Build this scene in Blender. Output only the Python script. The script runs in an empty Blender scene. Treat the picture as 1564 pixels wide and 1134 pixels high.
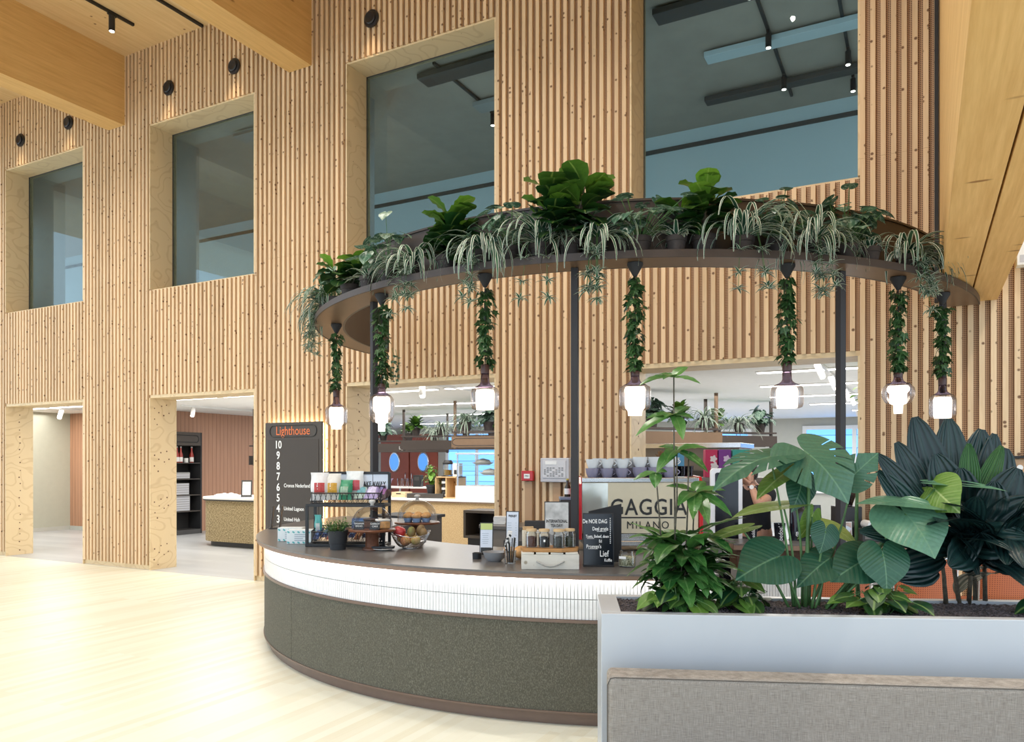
import bpy, bmesh, math, random
from math import sin, cos, pi, radians as R, sqrt, atan2
from mathutils import Vector as V, Matrix, Euler, Quaternion
S = bpy.context.scene
COL = S.collection
random.seed(7)

# ---------------------------------------------------------------- camera
cam_d = bpy.data.cameras.new('camera')
cam_d.sensor_width = 36.0
cam_d.lens = 1176.0 / 1564.0 * 36.0
cam_d.shift_y = 140.0 / 1564.0
cam_d.clip_start = 0.05
cam = bpy.data.objects.new('camera', cam_d)
COL.objects.link(cam)
CAMYAW = R(28.1)
cam.location = (0.0, -7.55, 1.6)
cam.rotation_euler = (pi / 2, 0, CAMYAW)
S.camera = cam

# ---------------------------------------------------------------- view, world, lamps
S.view_settings.view_transform = 'Standard'
S.view_settings.look = 'None'
S.view_settings.gamma = 1.0
S.view_settings.use_curve_mapping = False
S.view_settings.exposure = -0.15
S.cycles.max_bounces = 8
S.cycles.transparent_max_bounces = 16
S.cycles.sample_clamp_indirect = 6.0
S.cycles.caustics_reflective = False
S.cycles.caustics_refractive = False
S.cycles.use_denoising = True

W = bpy.data.worlds.new('world')
S.world = W
W.use_nodes = True
bg = W.node_tree.nodes['Background']
bg.inputs['Color'].default_value = (0.72, 0.86, 1.0, 1)
bg.inputs['Strength'].default_value = 2.3

def area(name, loc, sx, sy, power, col, rot=(0, 0, 0), spread=None):
    l = bpy.data.lights.new(name, 'AREA')
    l.shape = 'RECTANGLE'; l.size = sx; l.size_y = sy
    l.energy = power; l.color = col
    if spread: l.spread = spread
    o = bpy.data.objects.new(name, l); COL.objects.link(o)
    o.location = loc; o.rotation_euler = rot
    return o
def spot(name, loc, to, power, col, angle, blend=0.6, size=0.05):
    l = bpy.data.lights.new(name, 'SPOT')
    l.energy = power; l.color = col; l.spot_size = angle; l.spot_blend = blend; l.shadow_soft_size = size
    o = bpy.data.objects.new(name, l); COL.objects.link(o)
    o.location = loc
    o.rotation_euler = (V(to) - V(loc)).to_track_quat('-Z', 'Y').to_euler()
    return o
WARM = (1.0, 0.86, 0.68)
NEUT = (1.0, 0.93, 0.83)
# atrium ceiling spots between the beams
for x in (-12.8, -9.05, -5.3, -1.55, 2.4):
    for y in (-2.6, -5.6):
        spot('atrium_spot', (x, y, 7.6), (x, y + 0.6, 0), 430, NEUT, R(125), 0.9, 0.025)
# restaurant behind the wall
for (x, y, sx, sy, p) in ((-16.5, 2.2, 3, 2.0, 60), (-11.5, 2.6, 3, 2.5, 75), (-6.5, 3.0, 4, 3, 95), (-1.2, 3.5, 4, 4, 110),
                          (-10, 8.5, 6, 6, 170), (-2.5, 9.0, 7, 7, 210)):
    area('restaurant_lamp', (x, y, 2.72), sx, sy, p * 1.8, (1.0, 0.97, 0.92))
# area lamp added inside the glass to wash the upper wall in blue
area('upper_wall_fill', (-6.5, 0.62, 5.3), 24, 1.6, 300, (0.70, 0.89, 1.0), rot=(R(90), 0, 0))

# ---------------------------------------------------------------- mesh helpers
class MB:
    def __init__(self):
        self.v = []; self.f = []; self.mi = []; self.uv = []
    def add(self, vs, fs, m=0, uv=None):
        o = len(self.v)
        self.v += [tuple(p) for p in vs]
        self.uv += uv if uv else [(0.5, 0.5, 0.5)] * len(vs)
        for f in fs:
            self.f.append(tuple(i + o for i in f)); self.mi.append(m)
    def box(self, c, s, m=0, rz=0.0, rot=None):
        hx, hy, hz = s[0] / 2, s[1] / 2, s[2] / 2
        pts = [V((x, y, z)) for z in (-hz, hz) for y in (-hy, hy) for x in (-hx, hx)]
        q = rot if rot is not None else Matrix.Rotation(rz, 3, 'Z')
        pts = [q @ p + V(c) for p in pts]
        self.add(pts, [(0, 2, 3, 1), (4, 5, 7, 6), (0, 1, 5, 4), (2, 6, 7, 3), (0, 4, 6, 2), (1, 3, 7, 5)], m)
    def bb(self, x0, x1, y0, y1, z0, z1, m=0):
        self.box(((x0 + x1) / 2, (y0 + y1) / 2, (z0 + z1) / 2), (x1 - x0, y1 - y0, z1 - z0), m)
    def tube(self, pts, rad, n=8, m=0, cap=True, uvr=0.5):
        pts = [V(p) for p in pts]
        k = len(pts)
        if not isinstance(rad, (list, tuple)): rad = [rad] * k
        vs = []; prev = None
        for i, p in enumerate(pts):
            d = (pts[min(i + 1, k - 1)] - pts[max(i - 1, 0)])
            d = d.normalized() if d.length > 1e-9 else V((0, 0, 1))
            if prev is None:
                a = d.cross(V((0, 0, 1)) if abs(d.z) < 0.9 else V((1, 0, 0))).normalized()
            else:
                a = (prev - d * prev.dot(d))
                a = a.normalized() if a.length > 1e-6 else d.orthogonal().normalized()
            prev = a; b = d.cross(a)
            for j in range(n):
                t = 2 * pi * j / n
                vs.append(p + (a * cos(t) + b * sin(t)) * rad[i])
        fs = []
        for i in range(k - 1):
            for j in range(n):
                fs.append((i * n + j, i * n + (j + 1) % n, (i + 1) * n + (j + 1) % n, (i + 1) * n + j))
        if cap:
            fs.append(tuple(reversed(range(n)))); fs.append(tuple((k - 1) * n + j for j in range(n)))
        self.add(vs, fs, m, [(0.5, 0.5, uvr)] * len(vs))
    def lathe(self, prof, c=(0, 0, 0), n=24, m=0, sq=None):
        # prof: (radius, z) pairs from bottom to top or round a closed section
        vs = []; fs = []; k = len(prof)
        for (r, z) in prof:
            for j in range(n):
                t = 2 * pi * j / n
                vs.append((c[0] + r * cos(t), c[1] + r * sin(t) * (sq or 1), c[2] + z))
        for i in range(k - 1):
            for j in range(n):
                fs.append((i * n + j, i * n + (j + 1) % n, (i + 1) * n + (j + 1) % n, (i + 1) * n + j))
        if prof[0][0] > 1e-6: fs.append(tuple(reversed(range(n))))
        if prof[-1][0] > 1e-6: fs.append(tuple((k - 1) * n + j for j in range(n)))
        self.add(vs, fs, m)
    def arc(self, c, r0, r1, z0, z1, a0, a1, n=48, m=0):
        vs = []; fs = []
        for i in range(n + 1):
            a = a0 + (a1 - a0) * i / n
            for (r, z) in ((r0, z0), (r1, z0), (r1, z1), (r0, z1)):
                vs.append((c[0] + r * cos(a), c[1] + r * sin(a), z))
        for i in range(n):
            for j in range(4):
                fs.append((i * 4 + j, (i + 1) * 4 + j, (i + 1) * 4 + (j + 1) % 4, i * 4 + (j + 1) % 4))
        fs.append((0, 1, 2, 3)); fs.append((n * 4 + 3, n * 4 + 2, n * 4 + 1, n * 4))
        self.add(vs, fs, m)
    def prism(self, poly, z0, z1, m=0):
        k = len(poly)
        vs = [(x, y, z0) for x, y in poly] + [(x, y, z1) for x, y in poly]
        fs = [tuple(reversed(range(k))), tuple(range(k, 2 * k))]
        fs += [(i, (i + 1) % k, k + (i + 1) % k, k + i) for i in range(k)]
        self.add(vs, fs, m)
    def grid(self, f, nu, nv, m=0, closed=False):
        vs = [f(i / nu, j / nv) for i in range(nu + 1) for j in range(nv + 1)]
        fs = [(i * (nv + 1) + j, (i + 1) * (nv + 1) + j, (i + 1) * (nv + 1) + j + 1, i * (nv + 1) + j + 1) for i in range(nu) for j in range(nv)]
        self.add(vs, fs, m)
    def build(self, name, mats, parent=None, smooth=None, bevel=0, solid=0, sub=0, fixn=True):
        me = bpy.data.meshes.new(name)
        me.from_pydata(self.v, [], self.f)
        if not isinstance(mats, (list, tuple)): mats = [mats]
        for mm in mats: me.materials.append(mm)
        if len(mats) > 1: me.polygons.foreach_set('material_index', self.mi)
        at = me.attributes.new('luv', 'FLOAT_VECTOR', 'POINT')
        at.data.foreach_set('vector', [x for u in self.uv for x in u])
        if fixn:
            b = bmesh.new(); b.from_mesh(me); bmesh.ops.recalc_face_normals(b, faces=b.faces); b.to_mesh(me); b.free()
        if smooth:
            me.polygons.foreach_set('use_smooth', [True] * len(me.polygons))
            if smooth is not True: me.set_sharp_from_angle(angle=R(smooth))
        me.update()
        o = bpy.data.objects.new(name, me); COL.objects.link(o)
        if parent: o.parent = parent
        if solid:
            md = o.modifiers.new('solid', 'SOLIDIFY'); md.thickness = solid; md.offset = 0
        if bevel:
            md = o.modifiers.new('bevel', 'BEVEL'); md.width = bevel; md.segments = 2; md.limit_method = 'ANGLE'; md.angle_limit = R(40)
        if sub:
            md = o.modifiers.new('sub', 'SUBSURF'); md.levels = sub; md.render_levels = sub
        return o
def tag(o, label, cat, group=None):
    o['label'] = label; o['category'] = cat
    if group: o['group'] = group
    return o
def struct(o): o['kind'] = 'structure'; return o
def thing(name, label, cat, loc=(0, 0, 0), rz=0.0, group=None):
    o = bpy.data.objects.new(name, None); COL.objects.link(o)
    o.empty_display_size = 0.1; o.location = loc; o.rotation_euler = (0, 0, rz)
    return tag(o, label, cat, group)
def dup(root, label, loc, rz=None, scale=None):
    def cp(o, par):
        c = o.copy(); COL.objects.link(c); c.parent = par
        for ch in list(o.children): cp(ch, c)
        return c
    r = cp(root, None)
    r['label'] = label; r.location = loc
    if rz is not None: r.rotation_euler = (0, 0, rz)
    if scale: r.scale = (scale,) * 3
    return r
def text(name, s, size, m, parent, loc, rot=(pi / 2, 0, 0), align='CENTER', ext=0.001, sx=1.0, bold=0.0, space=1.0):
    cu = bpy.data.curves.new(name, 'FONT')
    cu.body = s; cu.size = size; cu.align_x = align; cu.align_y = 'CENTER'
    cu.extrude = ext; cu.offset = bold; cu.space_character = space; cu.resolution_u = 3
    t = bpy.data.objects.new(name + '_tmp', cu); COL.objects.link(t)
    bpy.context.view_layer.update()
    me = bpy.data.meshes.new_from_object(t.evaluated_get(bpy.context.evaluated_depsgraph_get()))
    bpy.data.objects.remove(t); bpy.data.curves.remove(cu)
    me.name = name; me.materials.clear(); me.materials.append(m)
    o = bpy.data.objects.new(name, me); COL.objects.link(o)
    o.parent = parent; o.location = loc; o.rotation_euler = rot; o.scale = (sx, 1, 1)
    return o

# ---------------------------------------------------------------- materials
def newmat(name):
    m = bpy.data.materials.new(name); m.use_nodes = True
    nt = m.node_tree; b = nt.nodes['Principled BSDF']
    return m, nt, b
def nd(nt, t, **kw):
    n = nt.nodes.new(t)
    for k, v in kw.items():
        if k.startswith('i_'): n.inputs[k[2:].replace('_', ' ')].default_value = v
        else: setattr(n, k, v)
    return n
def mth(nt, op, a, b=None, c=None):
    n = nt.nodes.new('ShaderNodeMath'); n.operation = op
    for i, x in enumerate((a, b, c)):
        if x is None: continue
        if isinstance(x, (int, float)): n.inputs[i].default_value = x
        else: nt.links.new(x, n.inputs[i])
    return n.outputs[0]
def mix(nt, fac, a, b, mode='MIX'):
    n = nt.nodes.new('ShaderNodeMix'); n.data_type = 'RGBA'; n.blend_type = mode
    for i, x in ((0, fac), (6, a), (7, b)):
        if isinstance(x, (int, float)): n.inputs[i].default_value = x
        elif isinstance(x, tuple): n.inputs[i].default_value = (*x[:3], 1)
        else: nt.links.new(x, n.inputs[i])
    return n.outputs[2]
def coords(nt, scale=(1, 1, 1), rot=(0, 0, 0)):
    tc = nt.nodes.new('ShaderNodeTexCoord'); mp = nt.nodes.new('ShaderNodeMapping')
    mp.inputs['Scale'].default_value = scale; mp.inputs['Rotation'].default_value = rot
    nt.links.new(tc.outputs['Object'], mp.inputs['Vector'])
    return mp.outputs[0]
def noise(nt, vec, scale, detail=3, rough=0.6):
    n = nt.nodes.new('ShaderNodeTexNoise'); n.inputs['Scale'].default_value = scale
    n.inputs['Detail'].default_value = detail; n.inputs['Roughness'].default_value = rough
    if vec is not None: nt.links.new(vec, n.inputs['Vector'])
    return n.outputs[0]
def ramp(nt, x, a, b):
    n = nt.nodes.new('ShaderNodeMapRange'); n.inputs[1].default_value = a; n.inputs[2].default_value = b
    nt.links.new(x, n.inputs[0]); return n.outputs[0]
def bump(nt, b, h, strength=0.3, dist=0.01):
    n = nt.nodes.new('ShaderNodeBump'); n.inputs['Strength'].default_value = strength; n.inputs['Distance'].default_value = dist
    nt.links.new(h, n.inputs['Height']); nt.links.new(n.outputs[0], b.inputs['Normal'])
def mat(name, c, rough=0.5, metal=0.0, var=0.0, vs=8.0, emit=None, estr=0.0, spec=0.5, stretch=(1, 1, 1), coat=0.0, alpha=None):
    m, nt, b = newmat(name)
    b.inputs['Base Color'].default_value = (*c, 1); b.inputs['Roughness'].default_value = rough
    b.inputs['Metallic'].default_value = metal; b.inputs['Specular IOR Level'].default_value = spec
    b.inputs['Coat Weight'].default_value = coat
    n = noise(nt, coords(nt, stretch), vs)
    v = max(var, 0.02)
    f = ramp(nt, n, 0.3, 0.7)
    nt.links.new(mix(nt, f, tuple(x * (1 - v) for x in c), tuple(min(1, x * (1 + v)) for x in c)), b.inputs['Base Color'])
    if emit:
        b.inputs['Emission Color'].default_value = (*emit, 1); b.inputs['Emission Strength'].default_value = estr
    return m
def knots(nt, vec, scale, thr, rad):
    vo = nt.nodes.new('ShaderNodeTexVoronoi'); vo.inputs['Scale'].default_value = scale
    nt.links.new(vec, vo.inputs['Vector'])
    sp = nt.nodes.new('ShaderNodeSeparateColor'); nt.links.new(vo.outputs['Color'], sp.inputs[0])
    sel = mth(nt, 'GREATER_THAN', sp.outputs[0], thr)
    near = mth(nt, 'SUBTRACT', 1.0, ramp(nt, vo.outputs['Distance'], rad * 0.55, rad))
    return mth(nt, 'MULTIPLY', sel, near)
def wood(name, c1, c2, grain=(14, 14, 0.7), knot=(0.18, 0.07, 0.025), kscale=20, kthr=0.86, krad=0.3, kst=(1, 1, 1), rough=0.5, pitch=None, slatvar=0.12):
    m, nt, b = newmat(name)
    vec = coords(nt, grain)
    g = ramp(nt, noise(nt, vec, 3.0, 4, 0.65), 0.3, 0.72)
    col = mix(nt, g, c1, c2)
    if pitch:
        tc = nt.nodes.new('ShaderNodeTexCoord'); sx = nt.nodes.new('ShaderNodeSeparateXYZ')
        nt.links.new(tc.outputs['Object'], sx.inputs[0])
        cell = mth(nt, 'FLOOR', mth(nt, 'DIVIDE', sx.outputs[0], pitch))
        wn = nt.nodes.new('ShaderNodeTexWhiteNoise'); wn.noise_dimensions = '1D'; nt.links.new(cell, wn.inputs['W'])
        k = mth(nt, 'MULTIPLY_ADD', wn.outputs[0], slatvar * 2, 1 - slatvar)
        cmb = nt.nodes.new('ShaderNodeCombineColor')
        for i in range(3): nt.links.new(k, cmb.inputs[i])
        col = mix(nt, 1.0, col, cmb.outputs[0], 'MULTIPLY')
    kn = knots(nt, coords(nt, kst), kscale, kthr, krad)
    col = mix(nt, mth(nt, 'MULTIPLY', kn, 0.9), col, knot)
    nt.links.new(col, b.inputs['Base Color'])
    b.inputs['Roughness'].default_value = rough
    b.inputs['Specular IOR Level'].default_value = 0.3
    return m
PITCH = 3.74 / 45
M = {}
M['slat'] = wood('spruce_slat', (0.645, 0.452, 0.268), (0.75, 0.56, 0.36), pitch=PITCH, kthr=0.80, krad=0.34, knot=(0.12, 0.045, 0.018))
def perf():
    m, nt, b = newmat('perforated_board')
    tc = nt.nodes.new('ShaderNodeTexCoord'); sx = nt.nodes.new('ShaderNodeSeparateXYZ'); nt.links.new(tc.outputs['Object'], sx.inputs[0])
    fx = mth(nt, 'ABSOLUTE', mth(nt, 'SUBTRACT', mth(nt, 'FRACT', mth(nt, 'DIVIDE', sx.outputs[0], PITCH / 6)), 0.5))
    fz = mth(nt, 'ABSOLUTE', mth(nt, 'SUBTRACT', mth(nt, 'FRACT', mth(nt, 'DIVIDE', sx.outputs[2], 0.0165)), 0.5))
    h = mth(nt, 'MULTIPLY', mth(nt, 'LESS_THAN', fx, 0.29), mth(nt, 'LESS_THAN', fz, 0.31))
    nt.links.new(mix(nt, h, (0.53, 0.325, 0.18), (0.08, 0.03, 0.015)), b.inputs['Base Color'])
    b.inputs['Roughness'].default_value = 0.6
    return m
M['perf'] = perf()
def ply():
    m, nt, b = newmat('plywood')
    v = coords(nt, (1.0, 1.0, 1.5))
    n = noise(nt, v, 1.25, 2, 0.45)
    w = mth(nt, 'SINE', mth(nt, 'MULTIPLY', n, 80.0))
    f = ramp(nt, w, 0.6, 1.0)
    c = mix(nt, mth(nt, 'MULTIPLY', f, 0.30), (0.72, 0.56, 0.34), (0.44, 0.28, 0.13))
    kn = knots(nt, coords(nt, (1, 1, 1)), 16, 0.9, 0.12)
    nt.links.new(mix(nt, mth(nt, 'MULTIPLY', kn, 0.85), c, (0.14, 0.06, 0.02)), b.inputs['Base Color'])
    b.inputs['Roughness'].default_value = 0.5
    return m
M['ply'] = ply()
M['beam'] = wood('glulam_beam', (0.62, 0.37, 0.135), (0.76, 0.49, 0.20), grain=(9, 0.5, 9), kscale=6.5, kthr=0.72, krad=0.16, kst=(1, 0.45, 1), knot=(0.28, 0.12, 0.03))
M['finwood'] = wood('glulam_fin', (0.66, 0.385, 0.135), (0.82, 0.53, 0.22), grain=(14, 0.5, 9), kscale=7, kthr=0.6, krad=0.2, kst=(0.45, 1.5, 1), knot=(0.28, 0.12, 0.03))
M['ceil'] = wood('ceiling_wood', (0.68, 0.46, 0.22), (0.80, 0.58, 0.32), grain=(7, 0.5, 7), kscale=7, kthr=0.75, krad=0.15)
def floor_mat():
    m, nt, b = newmat('plank_floor')
    v = coords(nt, (1, 1, 1), (0, 0, R(90)))
    br = nt.nodes.new('ShaderNodeTexBrick')
    br.inputs['Scale'].default_value = 1.0; br.inputs['Brick Width'].default_value = 1.7; br.inputs['Row Height'].default_value = 0.07
    br.inputs['Mortar Size'].default_value = 0.0006; br.inputs['Mortar Smooth'].default_value = 1
    br.inputs['Color1'].default_value = (0.775, 0.775, 0.665, 1); br.inputs['Color2'].default_value = (0.67, 0.62, 0.46, 1)
    br.inputs['Mortar'].default_value = (0.70, 0.62, 0.45, 1); br.inputs['Bias'].default_value = -0.35
    br.offset = 0.37; br.offset_frequency = 3
    nt.links.new(v, br.inputs['Vector'])
    g = ramp(nt, noise(nt, coords(nt, (22, 0.6, 1)), 2.0, 3), 0.3, 0.75)
    c = mix(nt, mth(nt, 'MULTIPLY', g, 0.30), br.outputs['Color'], (0.80, 0.80, 0.70))
    nt.links.new(c, b.inputs['Base Color'])
    b.inputs['Roughness'].default_value = 0.33
    b.inputs['Specular IOR Level'].default_value = 0.4
    return m
M['floor'] = floor_mat()
def grey_floor():
    m, nt, b = newmat('grey_vinyl')
    br = nt.nodes.new('ShaderNodeTexBrick'); br.inputs['Scale'].default_value = 1.0
    br.inputs['Brick Width'].default_value = 1.2; br.inputs['Row Height'].default_value = 0.18
    br.inputs['Mortar Size'].default_value = 0.001
    br.inputs['Color1'].default_value = (0.47, 0.48, 0.485, 1); br.inputs['Color2'].default_value = (0.40, 0.41, 0.42, 1)
    br.inputs['Mortar'].default_value = (0.42, 0.42, 0.42, 1)
    nt.links.new(coords(nt), br.inputs['Vector'])
    nt.links.new(br.outputs['Color'], b.inputs['Base Color']); b.inputs['Roughness'].default_value = 0.35
    return m
M['vinyl'] = grey_floor()
def felt():
    m, nt, b = newmat('olive_felt')
    n = noise(nt, coords(nt, (1, 1, 0.6)), 150, 3, 0.7)
    n2 = noise(nt, coords(nt, (1, 1, 0.35)), 7, 3, 0.6)
    c = mix(nt, ramp(nt, n, 0.45, 0.75), (0.070, 0.066, 0.047), (0.205, 0.192, 0.148))
    c = mix(nt, mth(nt, 'MULTIPLY', ramp(nt, n2, 0.35, 0.7), 0.4), c, (0.09, 0.084, 0.062))
    nt.links.new(c, b.inputs['Base Color']); b.inputs['Roughness'].default_value = 0.8
    bump(nt, b, n, 0.25, 0.004)
    return m
M['felt'] = felt()
def cork(nm='cork_board', c1=(0.42, 0.28, 0.13), c2=(0.66, 0.49, 0.28), sc=70):
    m, nt, b = newmat(nm)
    n = noise(nt, coords(nt), sc, 3, 0.75)
    nt.links.new(mix(nt, ramp(nt, n, 0.4, 0.68), c1, c2), b.inputs['Base Color'])
    b.inputs['Roughness'].default_value = 2.3
    return m
M['cork'] = cork()
M['corkdark'] = cork('dark_cork_board', (0.20, 0.15, 0.075), (0.56, 0.44, 0.25), 38)
def fabric():
    m, nt, b = newmat('grey_weave')
    a = noise(nt, coords(nt, (5, 5, 90)), 5, 4, 0.7); c_ = noise(nt, coords(nt, (90, 90, 4)), 5, 4, 0.7)
    f = mth(nt, 'MULTIPLY', mth(nt, 'ADD', a, c_), 0.5)
    nt.links.new(mix(nt, ramp(nt, f, 0.34, 0.64), (0.15, 0.125, 0.105), (0.40, 0.36, 0.315)), b.inputs['Base Color'])
    b.inputs['Roughness'].default_value = 0.9
    bump(nt, b, f, 0.3, 0.003)
    return m
M['fabric'] = fabric()
def copperwall():
    m, nt, b = newmat('copper_slat_wall')
    sx = nt.nodes.new('ShaderNodeSeparateXYZ'); tc = nt.nodes.new('ShaderNodeTexCoord'); nt.links.new(tc.outputs['Object'], sx.inputs[0])
    s = mth(nt, 'FRACT', mth(nt, 'MULTIPLY', mth(nt, 'ADD', sx.outputs[0], sx.outputs[1]), 9.0))
    line = mth(nt, 'LESS_THAN', s, 0.16)
    n = ramp(nt, noise(nt, coords(nt, (14, 14, 0.4)), 3, 3), 0.3, 0.7)
    c = mix(nt, n, (0.42, 0.215, 0.125), (0.52, 0.29, 0.18))
    nt.links.new(mix(nt, mth(nt, 'MULTIPLY', line, 0.55), c, (0.22, 0.10, 0.055)), b.inputs['Base Color'])
    b.inputs['Roughness'].default_value = 0.5
    return m
M['copper'] = copperwall()
def thin_glass(name, tint, rough=0.02, refl=1.0, ior=1.45):
    m, nt, b = newmat(name)
    tr = nd(nt, 'ShaderNodeBsdfTransparent'); tr.inputs[0].default_value = (*tint, 1)
    gl = nd(nt, 'ShaderNodeBsdfGlossy'); gl.inputs['Roughness'].default_value = rough
    fr = nd(nt, 'ShaderNodeFresnel'); fr.inputs[0].default_value = ior
    mx = nd(nt, 'ShaderNodeMixShader')
    n = noise(nt, coords(nt), 3.0)
    f = mth(nt, 'MULTIPLY', fr.outputs[0], mth(nt, 'MULTIPLY_ADD', n, 0.05 * refl, refl * 0.97))
    nt.links.new(f, mx.inputs[0]); nt.links.new(tr.outputs[0], mx.inputs[1]); nt.links.new(gl.outputs[0], mx.inputs[2])
    nt.links.new(mx.outputs[0], nt.nodes['Material Output'].inputs[0])
    return m
M['winglass'] = thin_glass('window_glass', (0.72, 0.78, 0.78), 0.01, 0.35)
M['glass'] = thin_glass('clear_glass', (0.96, 0.96, 0.95), 0.02, 0.5)
M['shadeglass'] = thin_glass('lamp_glass', (0.91, 0.86, 0.84), 0.06, 0.7)
M['necklass'] = thin_glass('smoked_neck_glass', (0.42, 0.35, 0.40), 0.05, 0.8)
M['emit_lamp'] = mat('lamp_diffuser', (0.9, 0.88, 0.85), emit=(1.0, 0.90, 0.78), estr=3.4)
M['emit_strip'] = mat('led_strip', (0.9, 0.9, 0.9), emit=(1.0, 0.94, 0.86), estr=9.0)
M['emit_warm'] = mat('warm_led_strip', (0.9, 0.85, 0.7), emit=(1.0, 0.80, 0.52), estr=38.0)
M['emit_ceil'] = mat('ceiling_led', (0.9, 0.9, 0.9), emit=(1.0, 0.98, 0.95), estr=8.0)
M['emit_spot'] = mat('spot_lens', (0.9, 0.9, 0.9), emit=(1.0, 0.93, 0.82), estr=9.0)
M['white'] = mat('white_paint', (0.80, 0.80, 0.79), 0.5)
M['ceilwhite'] = mat('white_ceiling', (0.86, 0.85, 0.82), 0.7)
M['tile'] = mat('white_glazed_tile', (0.80, 0.80, 0.81), 0.22, var=0.04, vs=30)
M['grout'] = mat('grey_grout', (0.30, 0.30, 0.31), 0.8)
M['top'] = mat('taupe_laminate', (0.125, 0.116, 0.112), 0.30, var=0.10, vs=60, spec=0.5)
M['topedge'] = mat('brown_edge', (0.235, 0.15, 0.105), 0.45, var=0.06)
M['plinth'] = mat('bronze_plinth', (0.175, 0.12, 0.095), 0.35, metal=0.4, var=0.06)
M['bronze'] = mat('bronze_paint', (0.050, 0.036, 0.030), 0.45, metal=0.1, var=0.05)
M['bronzeunder'] = mat('bronze_soffit', (0.17, 0.105, 0.062), 0.42, metal=0.2, var=0.05)
M['post'] = mat('dark_post', (0.022, 0.020, 0.022), 0.6)
M['black'] = mat('black_plastic', (0.012, 0.012, 0.014), 0.42)
M['blackmatte'] = mat('black_matte', (0.018, 0.018, 0.020), 0.7)
M['screen'] = mat('dark_screen', (0.008, 0.010, 0.016), 0.12)
M['chrome'] = mat('brushed_steel', (0.62, 0.62, 0.63), 0.25, metal=1.0, var=0.06, stretch=(1, 1, 12))
M['panelcream'] = mat('cream_mirror_panel', (0.66, 0.58, 0.42), 0.3, metal=0.0, var=0.03)
M['red'] = mat('red_lacquer', (0.50, 0.015, 0.02), 0.25)
M['olivewall'] = mat('sage_wall', (0.46, 0.465, 0.38), 0.75)
M['sagewall'] = mat('grey_sage_wall', (0.50, 0.50, 0.45), 0.75)
M['upwall'] = mat('pale_blue_wall', (0.50, 0.60, 0.63), 0.75, var=0.03, vs=0.5)
M['upceil'] = mat('upper_ceiling', (0.36, 0.32, 0.27), 0.75, var=0.06, vs=3)
M['upside'] = mat('upper_side_wall', (0.30, 0.31, 0.30), 0.8)
M['dkgrey'] = mat('dark_grey_panel', (0.055, 0.052, 0.050), 0.6)
M['signbrown'] = mat('directory_brown', (0.060, 0.048, 0.039), 0.55)
M['orange'] = mat('orange_letter', (0.72, 0.17, 0.045), 0.5)
M['letwhite'] = mat('white_letter', (0.86, 0.86, 0.85), 0.5)
M['letblack'] = mat('black_letter', (0.02, 0.02, 0.02), 0.5)
M['doorred'] = mat('red_brown_door', (0.36, 0.085, 0.05), 0.5, var=0.04)
def skyglass():
    m, nt, b = newmat('outside_daylight')
    br = nt.nodes.new('ShaderNodeTexBrick'); br.inputs['Scale'].default_value = 1.0
    br.inputs['Brick Width'].default_value = 3.0; br.inputs['Row Height'].default_value = 0.33; br.inputs['Mortar Size'].default_value = 0.012
    br.inputs['Color1'].default_value = (0.10, 0.30, 0.72, 1); br.inputs['Color2'].default_value = (0.15, 0.38, 0.80, 1)
    br.inputs['Mortar'].default_value = (0.05, 0.16, 0.45, 1)
    nt.links.new(coords(nt, (1, 1, 1), (R(90), 0, 0)), br.inputs['Vector'])
    b.inputs['Base Color'].default_value = (0.1, 0.2, 0.4, 1)
    nt.links.new(br.outputs['Color'], b.inputs['Base Color'])
    nt.links.new(br.outputs['Color'], b.inputs['Emission Color']); b.inputs['Emission Strength'].default_value = 2.3
    return m
M['sky'] = skyglass()
M['planter'] = mat('pale_grey_metal', (0.50, 0.52, 0.55), 0.35, metal=0.1, var=0.03, vs=2)
def soil():
    m, nt, b = newmat('potting_granules')
    vo = nt.nodes.new('ShaderNodeTexVoronoi'); vo.inputs['Scale'].default_value = 110; nt.links.new(coords(nt), vo.inputs['Vector'])
    sp = nt.nodes.new('ShaderNodeSeparateColor'); nt.links.new(vo.outputs['Color'], sp.inputs[0])
    nt.links.new(mix(nt, sp.outputs[0], (0.02, 0.017, 0.02), (0.13, 0.105, 0.115)), b.inputs['Base Color'])
    bump(nt, b, vo.outputs['Distance'], 1.0, 0.01); b.inputs['Roughness'].default_value = 0.8
    return m
M['soil'] = soil()
M['pot'] = mat('dark_clay_pot', (0.048, 0.038, 0.036), 0.75, var=0.25, vs=18)
M['potgrey'] = mat('charcoal_pot', (0.022, 0.024, 0.028), 0.5)
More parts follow.
